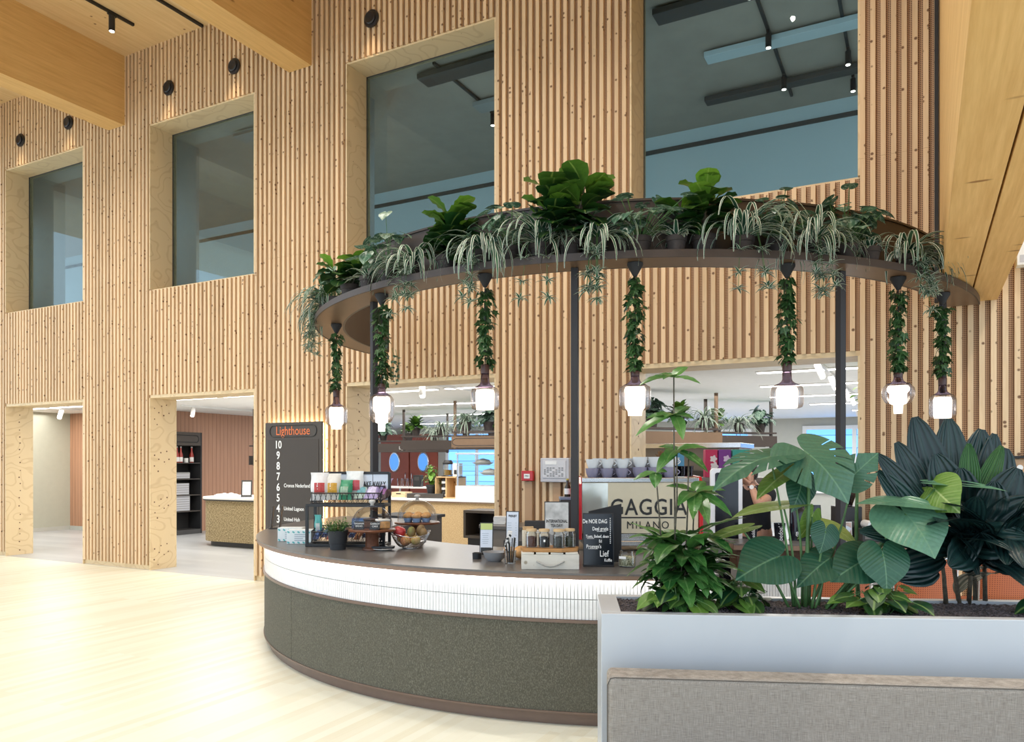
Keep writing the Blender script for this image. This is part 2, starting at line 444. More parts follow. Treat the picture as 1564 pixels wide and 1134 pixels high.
def leafmat(name, dark, light, rib, ribw=0.05, ribf=0.6, stripe=None, sw=0.3, rough=0.38, mottle=None, trans=0.18, pleat=0, veins=0):
    m, nt, b = newmat(name)
    at = nd(nt, 'ShaderNodeAttribute', attribute_name='luv')
    sx = nt.nodes.new('ShaderNodeSeparateXYZ'); nt.links.new(at.outputs['Vector'], sx.inputs[0])
    u = mth(nt, 'ABSOLUTE', mth(nt, 'SUBTRACT', sx.outputs[0], 0.5))
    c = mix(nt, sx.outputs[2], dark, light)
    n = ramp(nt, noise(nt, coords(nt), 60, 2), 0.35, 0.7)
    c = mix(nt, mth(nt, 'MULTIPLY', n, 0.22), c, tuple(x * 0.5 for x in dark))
    if mottle:
        n2 = ramp(nt, noise(nt, coords(nt), 45, 4, 0.7), 0.52, 0.60)
        c = mix(nt, mth(nt, 'MULTIPLY', n2, mottle[3]), c, mottle[:3])
    if stripe:
        c = mix(nt, ramp(nt, u, sw - 0.05, sw + 0.05), c, stripe)
    if pleat:
        p = mth(nt, 'SINE', mth(nt, 'MULTIPLY', u, pleat))
        c = mix(nt, mth(nt, 'MULTIPLY', ramp(nt, p, 0.2, 1.0), 0.22), c, tuple(min(1, x * 2.2) for x in light))
        bump(nt, b, p, 0.6, 0.004)
    if veins:
        w_ = mth(nt, 'SINE', mth(nt, 'MULTIPLY', mth(nt, 'SUBTRACT', sx.outputs[1], mth(nt, 'MULTIPLY', u, 1.1)), veins))
        c = mix(nt, mth(nt, 'MULTIPLY', ramp(nt, w_, 0.80, 1.0), 0.13), c, rib)
        bump(nt, b, mth(nt, 'ABSOLUTE', w_), 0.2, 0.006)
    f = mth(nt, 'MULTIPLY', mth(nt, 'SUBTRACT', 1.0, ramp(nt, u, ribw * 0.3, ribw)), ribf)
    c = mix(nt, f, c, rib)
    nt.links.new(c, b.inputs['Base Color']); b.inputs['Roughness'].default_value = rough
    b.inputs['Specular IOR Level'].default_value = 0.45
    t = nd(nt, 'ShaderNodeBsdfTranslucent'); nt.links.new(c, t.inputs[0])
    mx = nd(nt, 'ShaderNodeMixShader'); mx.inputs[0].default_value = trans
    nt.links.new(b.outputs[0], mx.inputs[1]); nt.links.new(t.outputs[0], mx.inputs[2])
    nt.links.new(mx.outputs[0], nt.nodes['Material Output'].inputs[0])
    return m
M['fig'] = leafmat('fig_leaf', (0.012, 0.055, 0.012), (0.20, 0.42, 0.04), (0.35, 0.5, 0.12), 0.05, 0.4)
M['spider'] = leafmat('spider_leaf', (0.012, 0.060, 0.040), (0.05, 0.15, 0.08), (0.10, 0.2, 0.1), 0.04, 0.2, stripe=(0.78, 0.82, 0.70), sw=0.34, rough=0.45)
M['pepe'] = leafmat('variegated_leaf', (0.012, 0.055, 0.035), (0.09, 0.20, 0.12), (0.3, 0.42, 0.3), 0.06, 0.4, mottle=(0.50, 0.60, 0.52, 0.55))
M['ivy'] = leafmat('ivy_leaf', (0.014, 0.055, 0.016), (0.055, 0.135, 0.040), (0.16, 0.28, 0.12), 0.05, 0.5)
M['monst'] = leafmat('monstera_leaf', (0.010, 0.070, 0.038), (0.12, 0.26, 0.16), (0.16, 0.30, 0.17), 0.016, 0.6, rough=0.30, veins=26)
M['monstlime'] = leafmat('lime_leaf', (0.10, 0.22, 0.03), (0.36, 0.46, 0.12), (0.5, 0.6, 0.25), 0.02, 0.6, veins=26)
M['hoya'] = leafmat('glossy_leaf', (0.016, 0.085, 0.018), (0.10, 0.27, 0.06), (0.20, 0.36, 0.12), 0.06, 0.5, mottle=(0.16, 0.32, 0.10, 0.35), rough=0.3)
M['curc'] = leafmat('pleated_leaf', (0.004, 0.016, 0.017), (0.012, 0.040, 0.036), (0.03, 0.07, 0.06), 0.03, 0.4, pleat=34, rough=0.33, trans=0.08)
M['curcg'] = leafmat('young_pleated_leaf', (0.020, 0.085, 0.016), (0.05, 0.15, 0.03), (0.1, 0.22, 0.06), 0.04, 0.4, pleat=55, rough=0.35)
M['pothos'] = leafmat('pothos_leaf', (0.008, 0.045, 0.016), (0.13, 0.26, 0.04), (0.24, 0.36, 0.10), 0.05, 0.5)
M['herb'] = leafmat('herb_leaf', (0.05, 0.14, 0.03), (0.16, 0.30, 0.09), (0.2, 0.36, 0.12), 0.05, 0.3)
M['stem'] = mat('green_stem', (0.07, 0.16, 0.05), 0.5, var=0.2, vs=20)
M['stemdark'] = mat('grey_stem', (0.10, 0.085, 0.06), 0.7, var=0.4, vs=60)
M['stemiv'] = mat('vine_stem', (0.05, 0.05, 0.025), 0.7)

# ================================================================ SETTING
XA = -141 * PITCH                      # left edge of the pier left of the wide doorway
def pier(k): return (XA + 45 * k * PITCH, XA + (45 * k + 19) * PITCH)
ZD, ZS, ZW, ZC = 2.56, 4.175, 6.61, 7.78
b = MB()
def slats(x0, x1, z0, z1):
    i = math.ceil(x0 / PITCH - 1e-6)
    while i * PITCH < x1 - 1e-4:
        xa = i * PITCH; xb = min(xa + PITCH * 0.5, x1)
        zs = [z0] + [z for z in (1.0, 4.32) if z0 + 0.2 < z < z1 - 0.2 and z > 4] + [z1]
        for a, c in zip(zs, zs[1:]):
            b.bb(xa, xb, 0.0, 0.036, a + (0.002 if a > z0 else 0), c, 0)
        i += 1
    b.bb(x0, x1, 0.034, 0.06, z0, z1, 1)
for k in range(-2, 4):
    a, c = pier(k)
    if k == 3: c = 3.6
    slats(a, c, 0.07, ZC)
    b.bb(a, c, 0.03, 0.06, 0, 0.07, 2)
    b.bb(a + 0.001, c - 0.001, 0.06, 0.46, 0, ZC, 2)
    if k < 3:
        d, e = c, pier(k + 1)[0]
        slats(d, e, ZD + 0.045, ZS - 0.02); slats(d, e, ZW + 0.02, ZC)
        b.bb(d, e, 0.02, 0.46, ZD, ZD + 0.045, 2)
        b.bb(d, e, 0.061, 0.45, ZD + 0.045, ZS - 0.02, 2)
        b.bb(d, e, 0.04, 0.46, ZS - 0.02, ZS, 2)
        b.bb(d, e, 0.02, 0.46, ZW, ZW + 0.02, 2)
        b.bb(d, e, 0.061, 0.45, ZW + 0.02, ZC, 2)
        for (z0, z1) in ((0, ZD), (ZS, ZW)):            # jamb linings
            b.bb(d - 0.0005, d + 0.018, 0.0, 0.46, z0, z1, 2)
            b.bb(e - 0.018, e + 0.0005, 0.0, 0.46, z0, z1, 2)
random.seed(17)
def plug(x, y, z): b.tube([(x - 0.002, y, z), (x + 0.0015, y, z)], random.uniform(0.009, 0.013), 8, 3)
for k in (-1, 1, 2):                                     # plug rows in the plywood linings
    x = pier(k)[1] + 0.018
    z = 0.08
    while z < ZD - 0.05:
        plug(x, 0.23 + random.uniform(-0.012, 0.012), z); z += random.uniform(0.09, 0.15)
for zc in (0.25, 0.95, 1.65, 2.35):
    for (dy, dz) in ((0.08, -.1), (0.08, .06), (0.13, -.18), (0.15, .0), (0.19, .10), (0.24, -.04), (0.29, .12), (0.32, .0)):
        plug(pier(0)[1] + 0.018, dy + random.uniform(-.01, .01), min(ZD - .05, zc + dz))
struct(b.build('wall_back', [M['slat'], M['perf'], M['ply'], mat('dark_plug', (0.13, 0.055, 0.025), 0.6)]))
for k in range(-2, 3):
    a, c = pier(k)[1], pier(k + 1)[0]
    w = MB(); w.bb(a + 0.018, c - 0.018, 0.400, 0.412, ZS, ZW)
    o = struct(w.build('window_%d' % (k + 3), M['winglass']))
    w = MB()
    w.bb(a + 0.018, a + 0.026, 0.385, 0.40, ZS, ZW); w.bb(a + 0.018, c - 0.018, 0.385, 0.40, ZS, ZS + 0.008)
    w.bb(a + 0.018, c - 0.018, 0.385, 0.40, ZW - 0.008, ZW)
    w.build('window_bead', M['dkgrey'], o)

def slab(name, x0, x1, y0, y1, z0, z1, m):
    q = MB(); q.bb(x0, x1, y0, y1, z0, z1); return struct(q.build(name, m))
slab('floor_atrium', -20.5, 6, -17, 0.0, -0.2, 0.0, M['floor'])
slab('floor_restaurant', -20.5, 6, 0.0, 14.2, -0.2, 0.0, M['vinyl'])
slab('ceiling_atrium', -20.5, 6, -10, 0.5, ZC, ZC + 0.25, M['ceil'])
slab('ceiling_restaurant', -20.5, 6, 0.46, 14.2, 2.77, 3.95, M['ceilwhite'])
slab('ceiling_upper', -20.5, 6, 0.46, 5.0, 6.95, 7.1, M['upceil'])
slab('wall_upper', -20.5, 6, 4.7, 4.9, 3.95, 6.95, M['upwall'])
slab('trim_3', -20.5, 6, 4.66, 4.70, 6.66, 6.72, M['dkgrey'])
slab('wall_sage', -18.25, -18.05, 0.46, 3.8, 0, 2.77, M['olivewall'])
slab('wall_copper', -18.05, -14.9, 3.75, 3.9, 0, 2.77, M['copper'])
slab('wall_copper_side', -15.05, -14.9, 3.9, 8.0, 0, 2.77, M['copper'])
slab('wall_copper_end', -20.5, -15.05, 7.9, 8.0, 0, 2.77, M['copper'])
slab('wall_far', -20.5, 6, 14.0, 14.2, 0, 2.77, M['sagewall'])
slab('wall_right_restaurant', 5.8, 6, 0.46, 14.0, 0, 2.77, M['sagewall'])
slab('baseboard_sage', -18.05, -18.03, 0.46, 3.75, 0, 0.09, M['sagewall'])
slab('baseboard_copper', -18.03, -14.9, 3.735, 3.75, 0, 0.09, M['sagewall'])
# dividing cross walls upstairs, one behind each pier
for k in range(-2, 4):
    a, c = pier(k)
    slab('wall_upper_cross_%d' % (k + 3), a + 0.55, a + 0.85, 0.46, 1.5, 3.95, 6.95, M['upside'])
# glulam beams on the ceiling
for i, x in enumerate((-14.83, -11.09, -7.35, -3.61)):
    slab('beam_%d' % (i + 1), x, x + 0.385, -9.9, 0.0, 6.73, ZC, M['beam'])
q = MB()
q.bb(0.125, 0.337, -9.0, -0.001, 2.955, ZC); q.bb(0.347, 0.545, -9.0, -0.001, 2.955, ZC); q.bb(0.3, 0.4, -8.95, -0.02, 3.0, ZC - 0.05)
struct(q.build('beam_5', M['finwood'], bevel=0.004))
slab('beam_gap_shade', 0.085, 0.115, -0.035, -0.002, 2.97, ZC, M['blackmatte'])  # black strip stands in for the shade in the gap beside the beam
# far windows of the restaurant
def far_window(n, x0, x1, z0, z1, mull=()):
    q = MB()
    for (a, c, d, e) in ((x0 - .1, x1 + .1, z1, z1 + .1), (x0 - .1, x1 + .1, z0 - .1, z0), (x0 - .1, x0, z0, z1), (x1, x1 + .1, z0, z1)):
        q.bb(a, c, 13.9, 14.0, d, e)
    for m_ in mull: q.bb(m_ - .05, m_ + .05, 13.9, 14.0, z0, z1)
    o = struct(q.build('window_%d' % n, M['white']))
    g = MB(); g.bb(x0, x1, 13.95, 13.99, z0, z1); g.build('window_pane', M['sky'], o)
far_window(6, -13.85, -10.6, 0.8, 2.52, (-12.75, -11.7))
far_window(7, -6.2, -4.2, 0.9, 2.42, (-5.3,))
far_window(8, -2.7, 0.6, 0.9, 2.46, (-1.55,))
far_window(9, 1.6, 4.4, 0.9, 2.46, (3.0,))
# red-brown double door with oval windows
def far_door(n, x0, x1, side):
    o = MB(); o.bb(x0, x1, 13.9, 13.99, 0, 2.46)
    d = struct(o.build('door_%d' % n, M['doorred']))
    cx = (x0 + x1) / 2
    q = MB(); pts = [(0.17, -0.015), (0.20, -0.03), (0.22, -0.015)]
    vs = []
    N = 28
    q.grid(lambda u, v: (cx + (0.20 + 0.025 * cos(2 * pi * v)) * cos(2 * pi * u), 13.895 + 0.02 * sin(2 * pi * v), 1.62 + 1.55 * (0.20 + 0.025 * cos(2 * pi * v)) * sin(2 * pi * u)), N, 8)
    q.build('porthole_frame', M['chrome'], d, smooth=True)
    q = MB(); q.prism([(0.2 * cos(2 * pi * i / N), 0.31 * sin(2 * pi * i / N)) for i in range(N)], -0.006, 0.006)
    g = q.build('porthole_glass', M['sky'], d); g.rotation_euler = (pi / 2, 0, 0); g.location = (cx, 13.885, 1.62)
    q = MB(); hx = x1 - 0.1 if side > 0 else x0 + 0.1
    q.tube([(hx, 13.88, 0.95), (hx, 13.84, 0.98), (hx, 13.84, 1.22), (hx, 13.88, 1.25)], 0.012)
    q.build('door_handle', M['chrome'], d, smooth=True)
far_door(1, -16.62, -15.44, 1); far_door(2, -15.38, -14.3, -1)
slab('trim_2', -16.72, -14.2, 13.88, 14.0, 2.46, 2.56, M['doorred'])
# ceiling light strips of the restaurant
def strips(y, x0, x1, seg, z=2.755):
    x = x0
    while x < x1 - 0.3:
        e = min(x + seg, x1)
        t = thing('ceiling_light', '', 'ceiling light', (x, y, z), 0, 'linear ceiling lights in the restaurant')
        t['label'] = 'white linear light flush in the ceiling of the restaurant behind the slatted wall'
        q = MB(); q.bb(0, e - x - 0.15, -0.07, 0.07, 0.0, 0.014); q.build('housing', M['white'], t)
        q = MB(); q.bb(0.02, e - x - 0.17, -0.055, 0.055, -0.008, 0.0); q.build('diffuser', M['emit_ceil'], t)
        x = e
for (y, x0, x1) in ((2.7, -1.9, 3.5), (4.6, -2.2, 4.0), (6.6, -2.4, 3.0), (8.7, -2.0, 4.0), (11.0, -1.4, 4.0), (2.6, -9.2, -4.0), (5.2, -9.5, -5.0), (8.2, -11, -6), (11.5, -14, -8),
                    (2.0, -13.5, -10.0), (2.2, -17.6, -14.6)):
    strips(y, x0, x1, 2.6)
# upstairs: long ceiling panels; the pale blue one imitates a skylight reflection
for i, (x, y, lx, ly, mm) in enumerate(((-1.5, 1.3, 2.6, 0.26, 'dkgrey'), (-1.3, 2.5, 2.4, 0.22, 'upwall'), (-1.5, 3.7, 2.6, 0.18, 'dkgrey'),
                                        (-5.0, 1.25, 2.2, 0.28, 'dkgrey'), (-4.9, 2.3, 1.9, 0.26, 'upside'), (-8.7, 1.4, 2.2, 0.28, 'upside'), (-12.5, 1.5, 2.2, 0.28, 'upside'))):
    t = thing('ceiling_panel', ['dark climate panel under the upper ceiling nearest the glass in the rightmost window', 'pale blue panel imitating a skylight strip reflected in the rightmost window',
               'dark narrow climate panel deepest in the rightmost window', 'dark climate panel nearest the glass in the second window from the right', 'grey climate panel further in, second window from the right',
               'grey climate panel behind the third window from the right', 'grey climate panel behind the leftmost window'][i], 'ceiling panel', (x, y, 6.94))
    q = MB(); q.bb(-lx / 2, lx / 2, -ly / 2, ly / 2, -0.10, -0.03); q.build('panel', M[mm], t, bevel=0.006)
    q = MB()
    for s in (-1, 1): q.tube([(s * lx * .4, 0, -0.03), (s * lx * .4, 0, 0.0)], 0.01)
    q.build('hanger', M['dkgrey'], t)
def track(x, y0, y1, z, spots, label, name='track_light', m='black', lens=0.036, h=0.20, tilt=0):
    t = thing(name, label, 'track light', (x, y0, z))
    q = MB(); q.bb(-0.018, 0.018, 0, y1 - y0, -0.035, 0); q.build('track', M[m], t)
    for s in spots:
        q = MB()
        if tilt:
            d = V((0.35, -0.45, -0.8)).normalized(); p = V((0, s - y0, -0.08))
            q.tube([(0, s - y0, -0.035), (0, s - y0, -0.09)], 0.012)
            q.tube([p - d * 0.03, p + d * h], lens, 16)
            o = q.build('spot_head', M[m], t, smooth=50)
            q = MB(); q.tube([p + d * (h - 0.004), p + d * (h + 0.002)], lens * 0.8, 16); q.build('lens', M['emit_spot'], o)
        else:
            q.bb(-0.016, 0.016, s - y0 - 0.06, s - y0 + 0.06, -0.06, -0.035)
            q.tube([(0, s - y0, -0.06), (0, s - y0, -0.07 - h)], lens, 20)
            o = q.build('spot_head', M[m], t, smooth=50)
            q = MB(); q.tube([(0, s - y0, -0.066 - h), (0, s - y0, -0.074 - h)], lens * 0.8, 20); q.build('lens', M['emit_spot'], o)
track(-9.80, -3.2, -0.50, ZC, (-0.83, -2.6), 'black ceiling track with one can spot, between the two left beams', h=0.2, lens=0.04)
track(-8.97, -3.2, -0.02, ZC, (-0.95,), 'long black ceiling track running to the slatted wall beside the second beam', h=0.02, lens=0.05)
track(-1.68, 1.0, 4.2, 6.94, (1.15, 2.3, 3.5), 'dim track with three spots behind the left part of the rightmost window', h=0.16)
track(-0.85, 0.7, 4.4, 6.94, (3.2, 4.0), 'dim track with small spots behind the right part of the rightmost window', h=0.16)
track(-4.55, 0.6, 1.7, 6.94, (1.2,), 'dim short track with one can spot in the second window from the right', h=0.18)
track(-5.75, 1.0, 4.4, 6.94, (2.6, 3.3), 'dim long track behind the left part of the second window from the right', h=0.16)
track(-8.55, 0.9, 2.4, 6.94, (1.9,), 'dim track with one spot behind the third window from the right', h=0.16)
track(-12.6, 0.8, 2.4, 6.94, (1.6,), 'dim track with one spot behind the leftmost window', h=0.16)
track(-1.05, 1.6, 7.5, 2.77, (1.75, 3.2, 4.2, 5.2, 6.2), 'white track with tilted spots on the restaurant ceiling, right doorway', m='white', tilt=1, h=0.17)
track(-13.2, 3.0, 6.5, 2.77, (3.3, 5.0), 'white track with two tilted spots above the copper wall', m='white', tilt=1, h=0.17, lens=0.042)
track(-6.35, 1.0, 3.0, 2.77, (1.6,), 'white track with one tilted spot above the cork counter', m='white', tilt=1, h=0.18, lens=0.045)
track(-16.2, 1.4, 3.4, 2.77, (2.4,), 'white track with one spot in the sage walled corner', m='white', tilt=1, h=0.18, lens=0.045)
# round black wall lamps in the slatted wall
names = ['leftmost of the round black wall lamps, above the leftmost window', 'round black wall lamp right above the leftmost window, beside the first beam',
         'round black wall lamp left above the second window from the left', 'round black wall lamp right above the second window from the left', 'round black wall lamp above the third window, right of the second beam']
for (x, z), lb in zip(((-13.4, 7.03), (-12.08, 7.05), (-9.69, 7.06), (-8.35, 7.05), (-5.98, 7.06)), names):
    t = thing('wall_lamp', lb, 'wall lamp', (x, 0.0, z))
    q = MB(); q.lathe([(0.0, 0), (0.10, 0), (0.11, 0.015), (0.105, 0.03), (0.085, 0.035), (0.0, 0.035)], n=28); o = q.build('rose', M['black'], t, smooth=40); o.rotation_euler = (pi / 2, 0, 0)
    q = MB(); q.lathe([(0.0, 0.03), (0.075, 0.03), (0.078, 0.05), (0.066, 0.06), (0.0, 0.05)], n=24); o = q.build('head', M['black'], t, smooth=40); o.rotation_euler = (pi / 2, 0, 0)
    spot('wall_lamp_light', (x, -0.16, z - 0.05), (x, -0.05, 5.2), 14, (1.0, 0.78, 0.52), R(80), 0.9)

# ================================================================ THE ROUND BAR
BC = (-2.9, -0.08); ZT = 0.94
A0, A1 = -pi + R(1), R(-57.5)
bar = thing('bar_counter', 'curved bar counter with taupe top, white ribbed tile band and dark olive felt front', 'bar counter', (BC[0], BC[1], 0))
q = MB(); q.arc((0, 0), 2.2, 3.42, ZT - 0.012, ZT, A0, A1, 96); q.build('worktop', M['top'], bar, smooth=30)
q = MB(); q.arc((0, 0), 2.2, 3.415, ZT - 0.04, ZT - 0.012, A0, A1, 96); q.build('worktop_edge', M['topedge'], bar, smooth=30)
q = MB(); q.arc((0, 0), 3.365, 3.395, ZT - 0.046, ZT - 0.040, A0, A1, 96); q.build('led_strip', M['emit_strip'], bar)
q = MB(); q.arc((0, 0), 3.26, 3.335, 0.645, 0.90, A0, A1, 96); q.build('tile_backing', M['grout'], bar, smooth=30)
q = MB()
n = 320
for (z0, z1) in ((0.774, 0.895), (0.65, 0.770)):
    for i in range(n):
        a = A0 + (A1 - A0) * (i + 0.06) / n; c = A0 + (A1 - A0) * (i + 0.94) / n
        q.arc((0, 0), 3.333, 3.350, z0, z1, a, c, 1)
q.build('tile_band', M['tile'], bar)
q = MB(); q.arc((0, 0), 3.26, 3.362, 0.630, 0.648, A0, A1, 96); q.build('trim_rail', M['plinth'], bar, smooth=30)
am = -1.995
q = MB(); q.arc((0, 0), 3.28, 3.35, 0.088, 0.630, A0, am - 0.0008, 60); q.arc((0, 0), 3.28, 3.35, 0.088, 0.630, am + 0.0008, A1, 40); q.build('felt_front', M['felt'], bar, smooth=30)
q = MB(); q.arc((0, 0), 3.26, 3.357, 0.078, 0.090, A0, A1, 96); q.arc((0, 0), 3.2, 3.315, 0.0, 0.078, A0, A1, 96); q.build('plinth', M['plinth'], bar, smooth=30)
q = MB(); q.arc((0, 0), 2.25, 2.28, 0.0, 0.898, A0, A1, 60)
for a in (A0, A1):
    q.arc((0, 0), 2.28, 3.26, 0.0, 0.898, a - (0.0 if a < -2 else 0.02), a + (0.02 if a < -2 else 0.0), 1)
q.build('inner_panel', M['dkgrey'], bar, smooth=30)

# right hand service counter with wood front
RZ2 = R(22)
def L2(ox, oy, rz):
    return lambda x, y: (ox + x * cos(rz) - y * sin(rz), oy + x * sin(rz) + y * cos(rz))
svc = thing('service_counter', 'straight taupe service counter with dark wooden front behind the monstera', 'counter', (-1.357, -1.185, 0), RZ2)
q = MB(); q.bb(0, 1.42, 0, 0.44, ZT - 0.012, ZT); q.build('worktop', M['top'], svc, bevel=0.003)
q = MB(); q.bb(0.002, 1.418, 0.002, 0.44, ZT - 0.05, ZT - 0.012); q.build('worktop_edge', M['topedge'], svc)
M['darkwood'] = wood('dark_wood_front', (0.055, 0.026, 0.014), (0.10, 0.05, 0.03), grain=(3, 3, 14), kthr=2.0)
q = MB(); q.bb(0.04, 1.40, 0.06, 0.42, 0.72, ZT - 0.05); q.build('wood_front', M['darkwood'], svc)
q = MB(); q.bb(0.05, 1.40, 0.075, 0.42, 0.40, 0.72); q.build('tile_backing', M['grout'], svc)
q = MB()
for i in range(60): q.bb(0.052 + i * 0.0224, 0.052 + i * 0.0224 + 0.0196, 0.058, 0.0745, 0.41, 0.71)
q.build('tile_band', M['tile'], svc)
q = MB(); q.bb(0.04, 1.40, 0.07, 0.42, 0.0, 0.40); q.build('felt_front', M['felt'], svc)

# work counter under the espresso machine
mc = thing('machine_counter', 'dark low work counter that carries the espresso machine inside the bar', 'counter', (-1.80, -1.93, 0), CAMYAW)
q = MB(); q.bb(-0.60, 0.52, 0.06, 0.66, 0.03, 0.895); q.build('body', M['dkgrey'], mc)
q = MB(); q.bb(-0.63, 0.54, 0.055, 0.70, 0.897, 0.937); q.build('worktop', M['top'], mc, bevel=0.004)
# back counter at the pier
bc = thing('back_counter', 'grey back counter with rounded end standing at the slatted pier', 'counter', (-4.16, -0.62, 0))
def rrect(x0, x1, y0, y1, r, n=8, which=(1, 1, 1, 1)):
    p = []
    for (cx, cy, a, w) in ((x0 + r, y0 + r, pi, which[0]), (x1 - r, y0 + r, 1.5 * pi, which[1]), (x1 - r, y1 - r, 0, which[2]), (x0 + r, y1 - r, pi / 2, which[3])):
        if w: p += [(cx + r * cos(a + i * pi / 2 / n), cy + r * sin(a + i * pi / 2 / n)) for i in range(n + 1)]
        else: p.append({pi: (x0, y0), 1.5 * pi: (x1, y0), 0: (x1, y1), pi / 2: (x0, y1)}[a])
    return p
M['greybrown'] = mat('grey_brown_laminate', (0.20, 0.175, 0.155), 0.5)
q = MB(); q.prism(rrect(0, 1.60, 0, 0.58, 0.16, which=(1, 0, 0, 1)), 0.91, 0.945); q.build('worktop', M['top'], bc, bevel=0.003)
q = MB(); q.prism(rrect(0.03, 1.58, 0.03, 0.57, 0.14, which=(1, 0, 0, 1)), 0.0, 0.91); q.build('body', M['greybrown'], bc)
q = MB(); q.bb(0.35, 0.95, 0.02, 0.031, 0.25, 0.80); q.bb(1.0, 1.5, 0.02, 0.031, 0.25, 0.80); q.build('door', M['dkgrey'], bc)
# dark side cabinet in the doorway left of it
sc = thing('side_cabinet', 'black-topped dark cabinet standing in the doorway behind the cake domes', 'cabinet', (-5.95, -0.1, 0))
q = MB(); q.bb(0, 0.74, 0, 0.56, 0.93, 0.965); q.build('worktop', M['blackmatte'], sc, bevel=0.004)
q = MB(); q.bb(0.04, 0.70, 0.04, 0.54, 0.0, 0.93); q.build('body', M['signbrown'], sc)
q = MB(); q.bb(0.12, 0.62, 0.03, 0.041, 0.1, 0.86); q.build('door', M['dkgrey'], sc)

# ---------------------------------------------------------------- canopy ring
RC = (-2.71, 0.04); RO, RI, ZR = 3.13, 2.87, 2.90
B0, B1 = -pi + R(5.5), R(-4)
ring = thing('plant_canopy', 'curved bronze plant shelf on dark posts above the round bar', 'plant shelf', (RC[0], RC[1], 0))
q = MB(); q.arc((0, 0), RI, RO - 0.012, ZR, ZR + 0.028, B0, B1, 110); q.build('shelf', M['bronzeunder'], ring, smooth=30)
q = MB(); q.arc((0, 0), RO - 0.012, RO, ZR - 0.004, ZR + 0.045, B0, B1, 110); q.build('shelf_lip', M['bronze'], ring, smooth=30)
q = MB(); q.arc((0, 0), RI - 0.02, RI, ZR + 0.0, ZR + 0.44, B0, R(-14.5), 100); q.arc((0, 0), RI - 0.028, RI + 0.012, ZR + 0.44, ZR + 0.455, B0, R(-14.5), 100)
q.build('back_band', M['bronze'], ring, smooth=30)
for (x, y) in ((-3.93, -2.60), (-2.052, -2.815), (-0.495, -1.878), (0.135, -0.50)):
    rr = math.hypot(x - RC[0], y - RC[1]); a = atan2(y - RC[1], x - RC[0])
    pr = 2.885 if x < -3.5 else 2.90 if x > 0 else 2.93; px, py = RC[0] + pr * cos(a), RC[1] + pr * sin(a)
    onbar = math.hypot(px - BC[0], py - BC[1]) < 3.42 and atan2(py - BC[1], px - BC[0]) < A1
    q = MB(); q.box((px - RC[0], py - RC[1], (ZR + (ZT if onbar else 0)) / 2), (0.048, 0.048, ZR - (ZT if onbar else 0)), rz=a); q.build('post', M['post'], ring, bevel=0.003)

# ---------------------------------------------------------------- pendant lamps
PEND = [  # x, y, cap top, cap bottom, shoulder, bottom, radius, kind, label
    (-4.85, -1.96, 2.279, 2.216, 2.122, 1.914, 0.101, 1, 'glass pendant lamp in front of the directory board, leftmost over the bar'),
    (-3.676, -2.795, 2.207, 2.177, 2.11, 1.84, 0.097, 2, 'glass pendant lamp with stepped tapering glow beside the left canopy post'),
    (-2.664, -2.955, 2.275, 2.213, 2.113, 1.965, 0.097, 0, 'wide glass pendant lamp in front of the middle doorway edge above the cork counter'),
    (-1.651, -2.761, 2.195, 2.162, 2.097, 1.906, 0.102, 1, 'glass pendant lamp above the espresso machine, beside the tall plant tip'),
    (-0.786, -2.256, 2.261, 2.199, 2.102, 1.957, 0.103, 0, 'wide glass pendant lamp in front of the right doorway above the monstera'),
    (-0.154, -1.521, 2.229, 2.197, 2.142, 1.944, 0.108, 2, 'rounded glass pendant lamp right of the right doorway, above the dark leaves'),
    (0.131, -0.80, 2.25, 2.194, 2.111, 1.941, 0.095, 0, 'rightmost glass pendant lamp, hanging nearest the wooden beam end')]
M['cap'] = mat('dark_brown_cap', (0.055, 0.022, 0.018), 0.4)
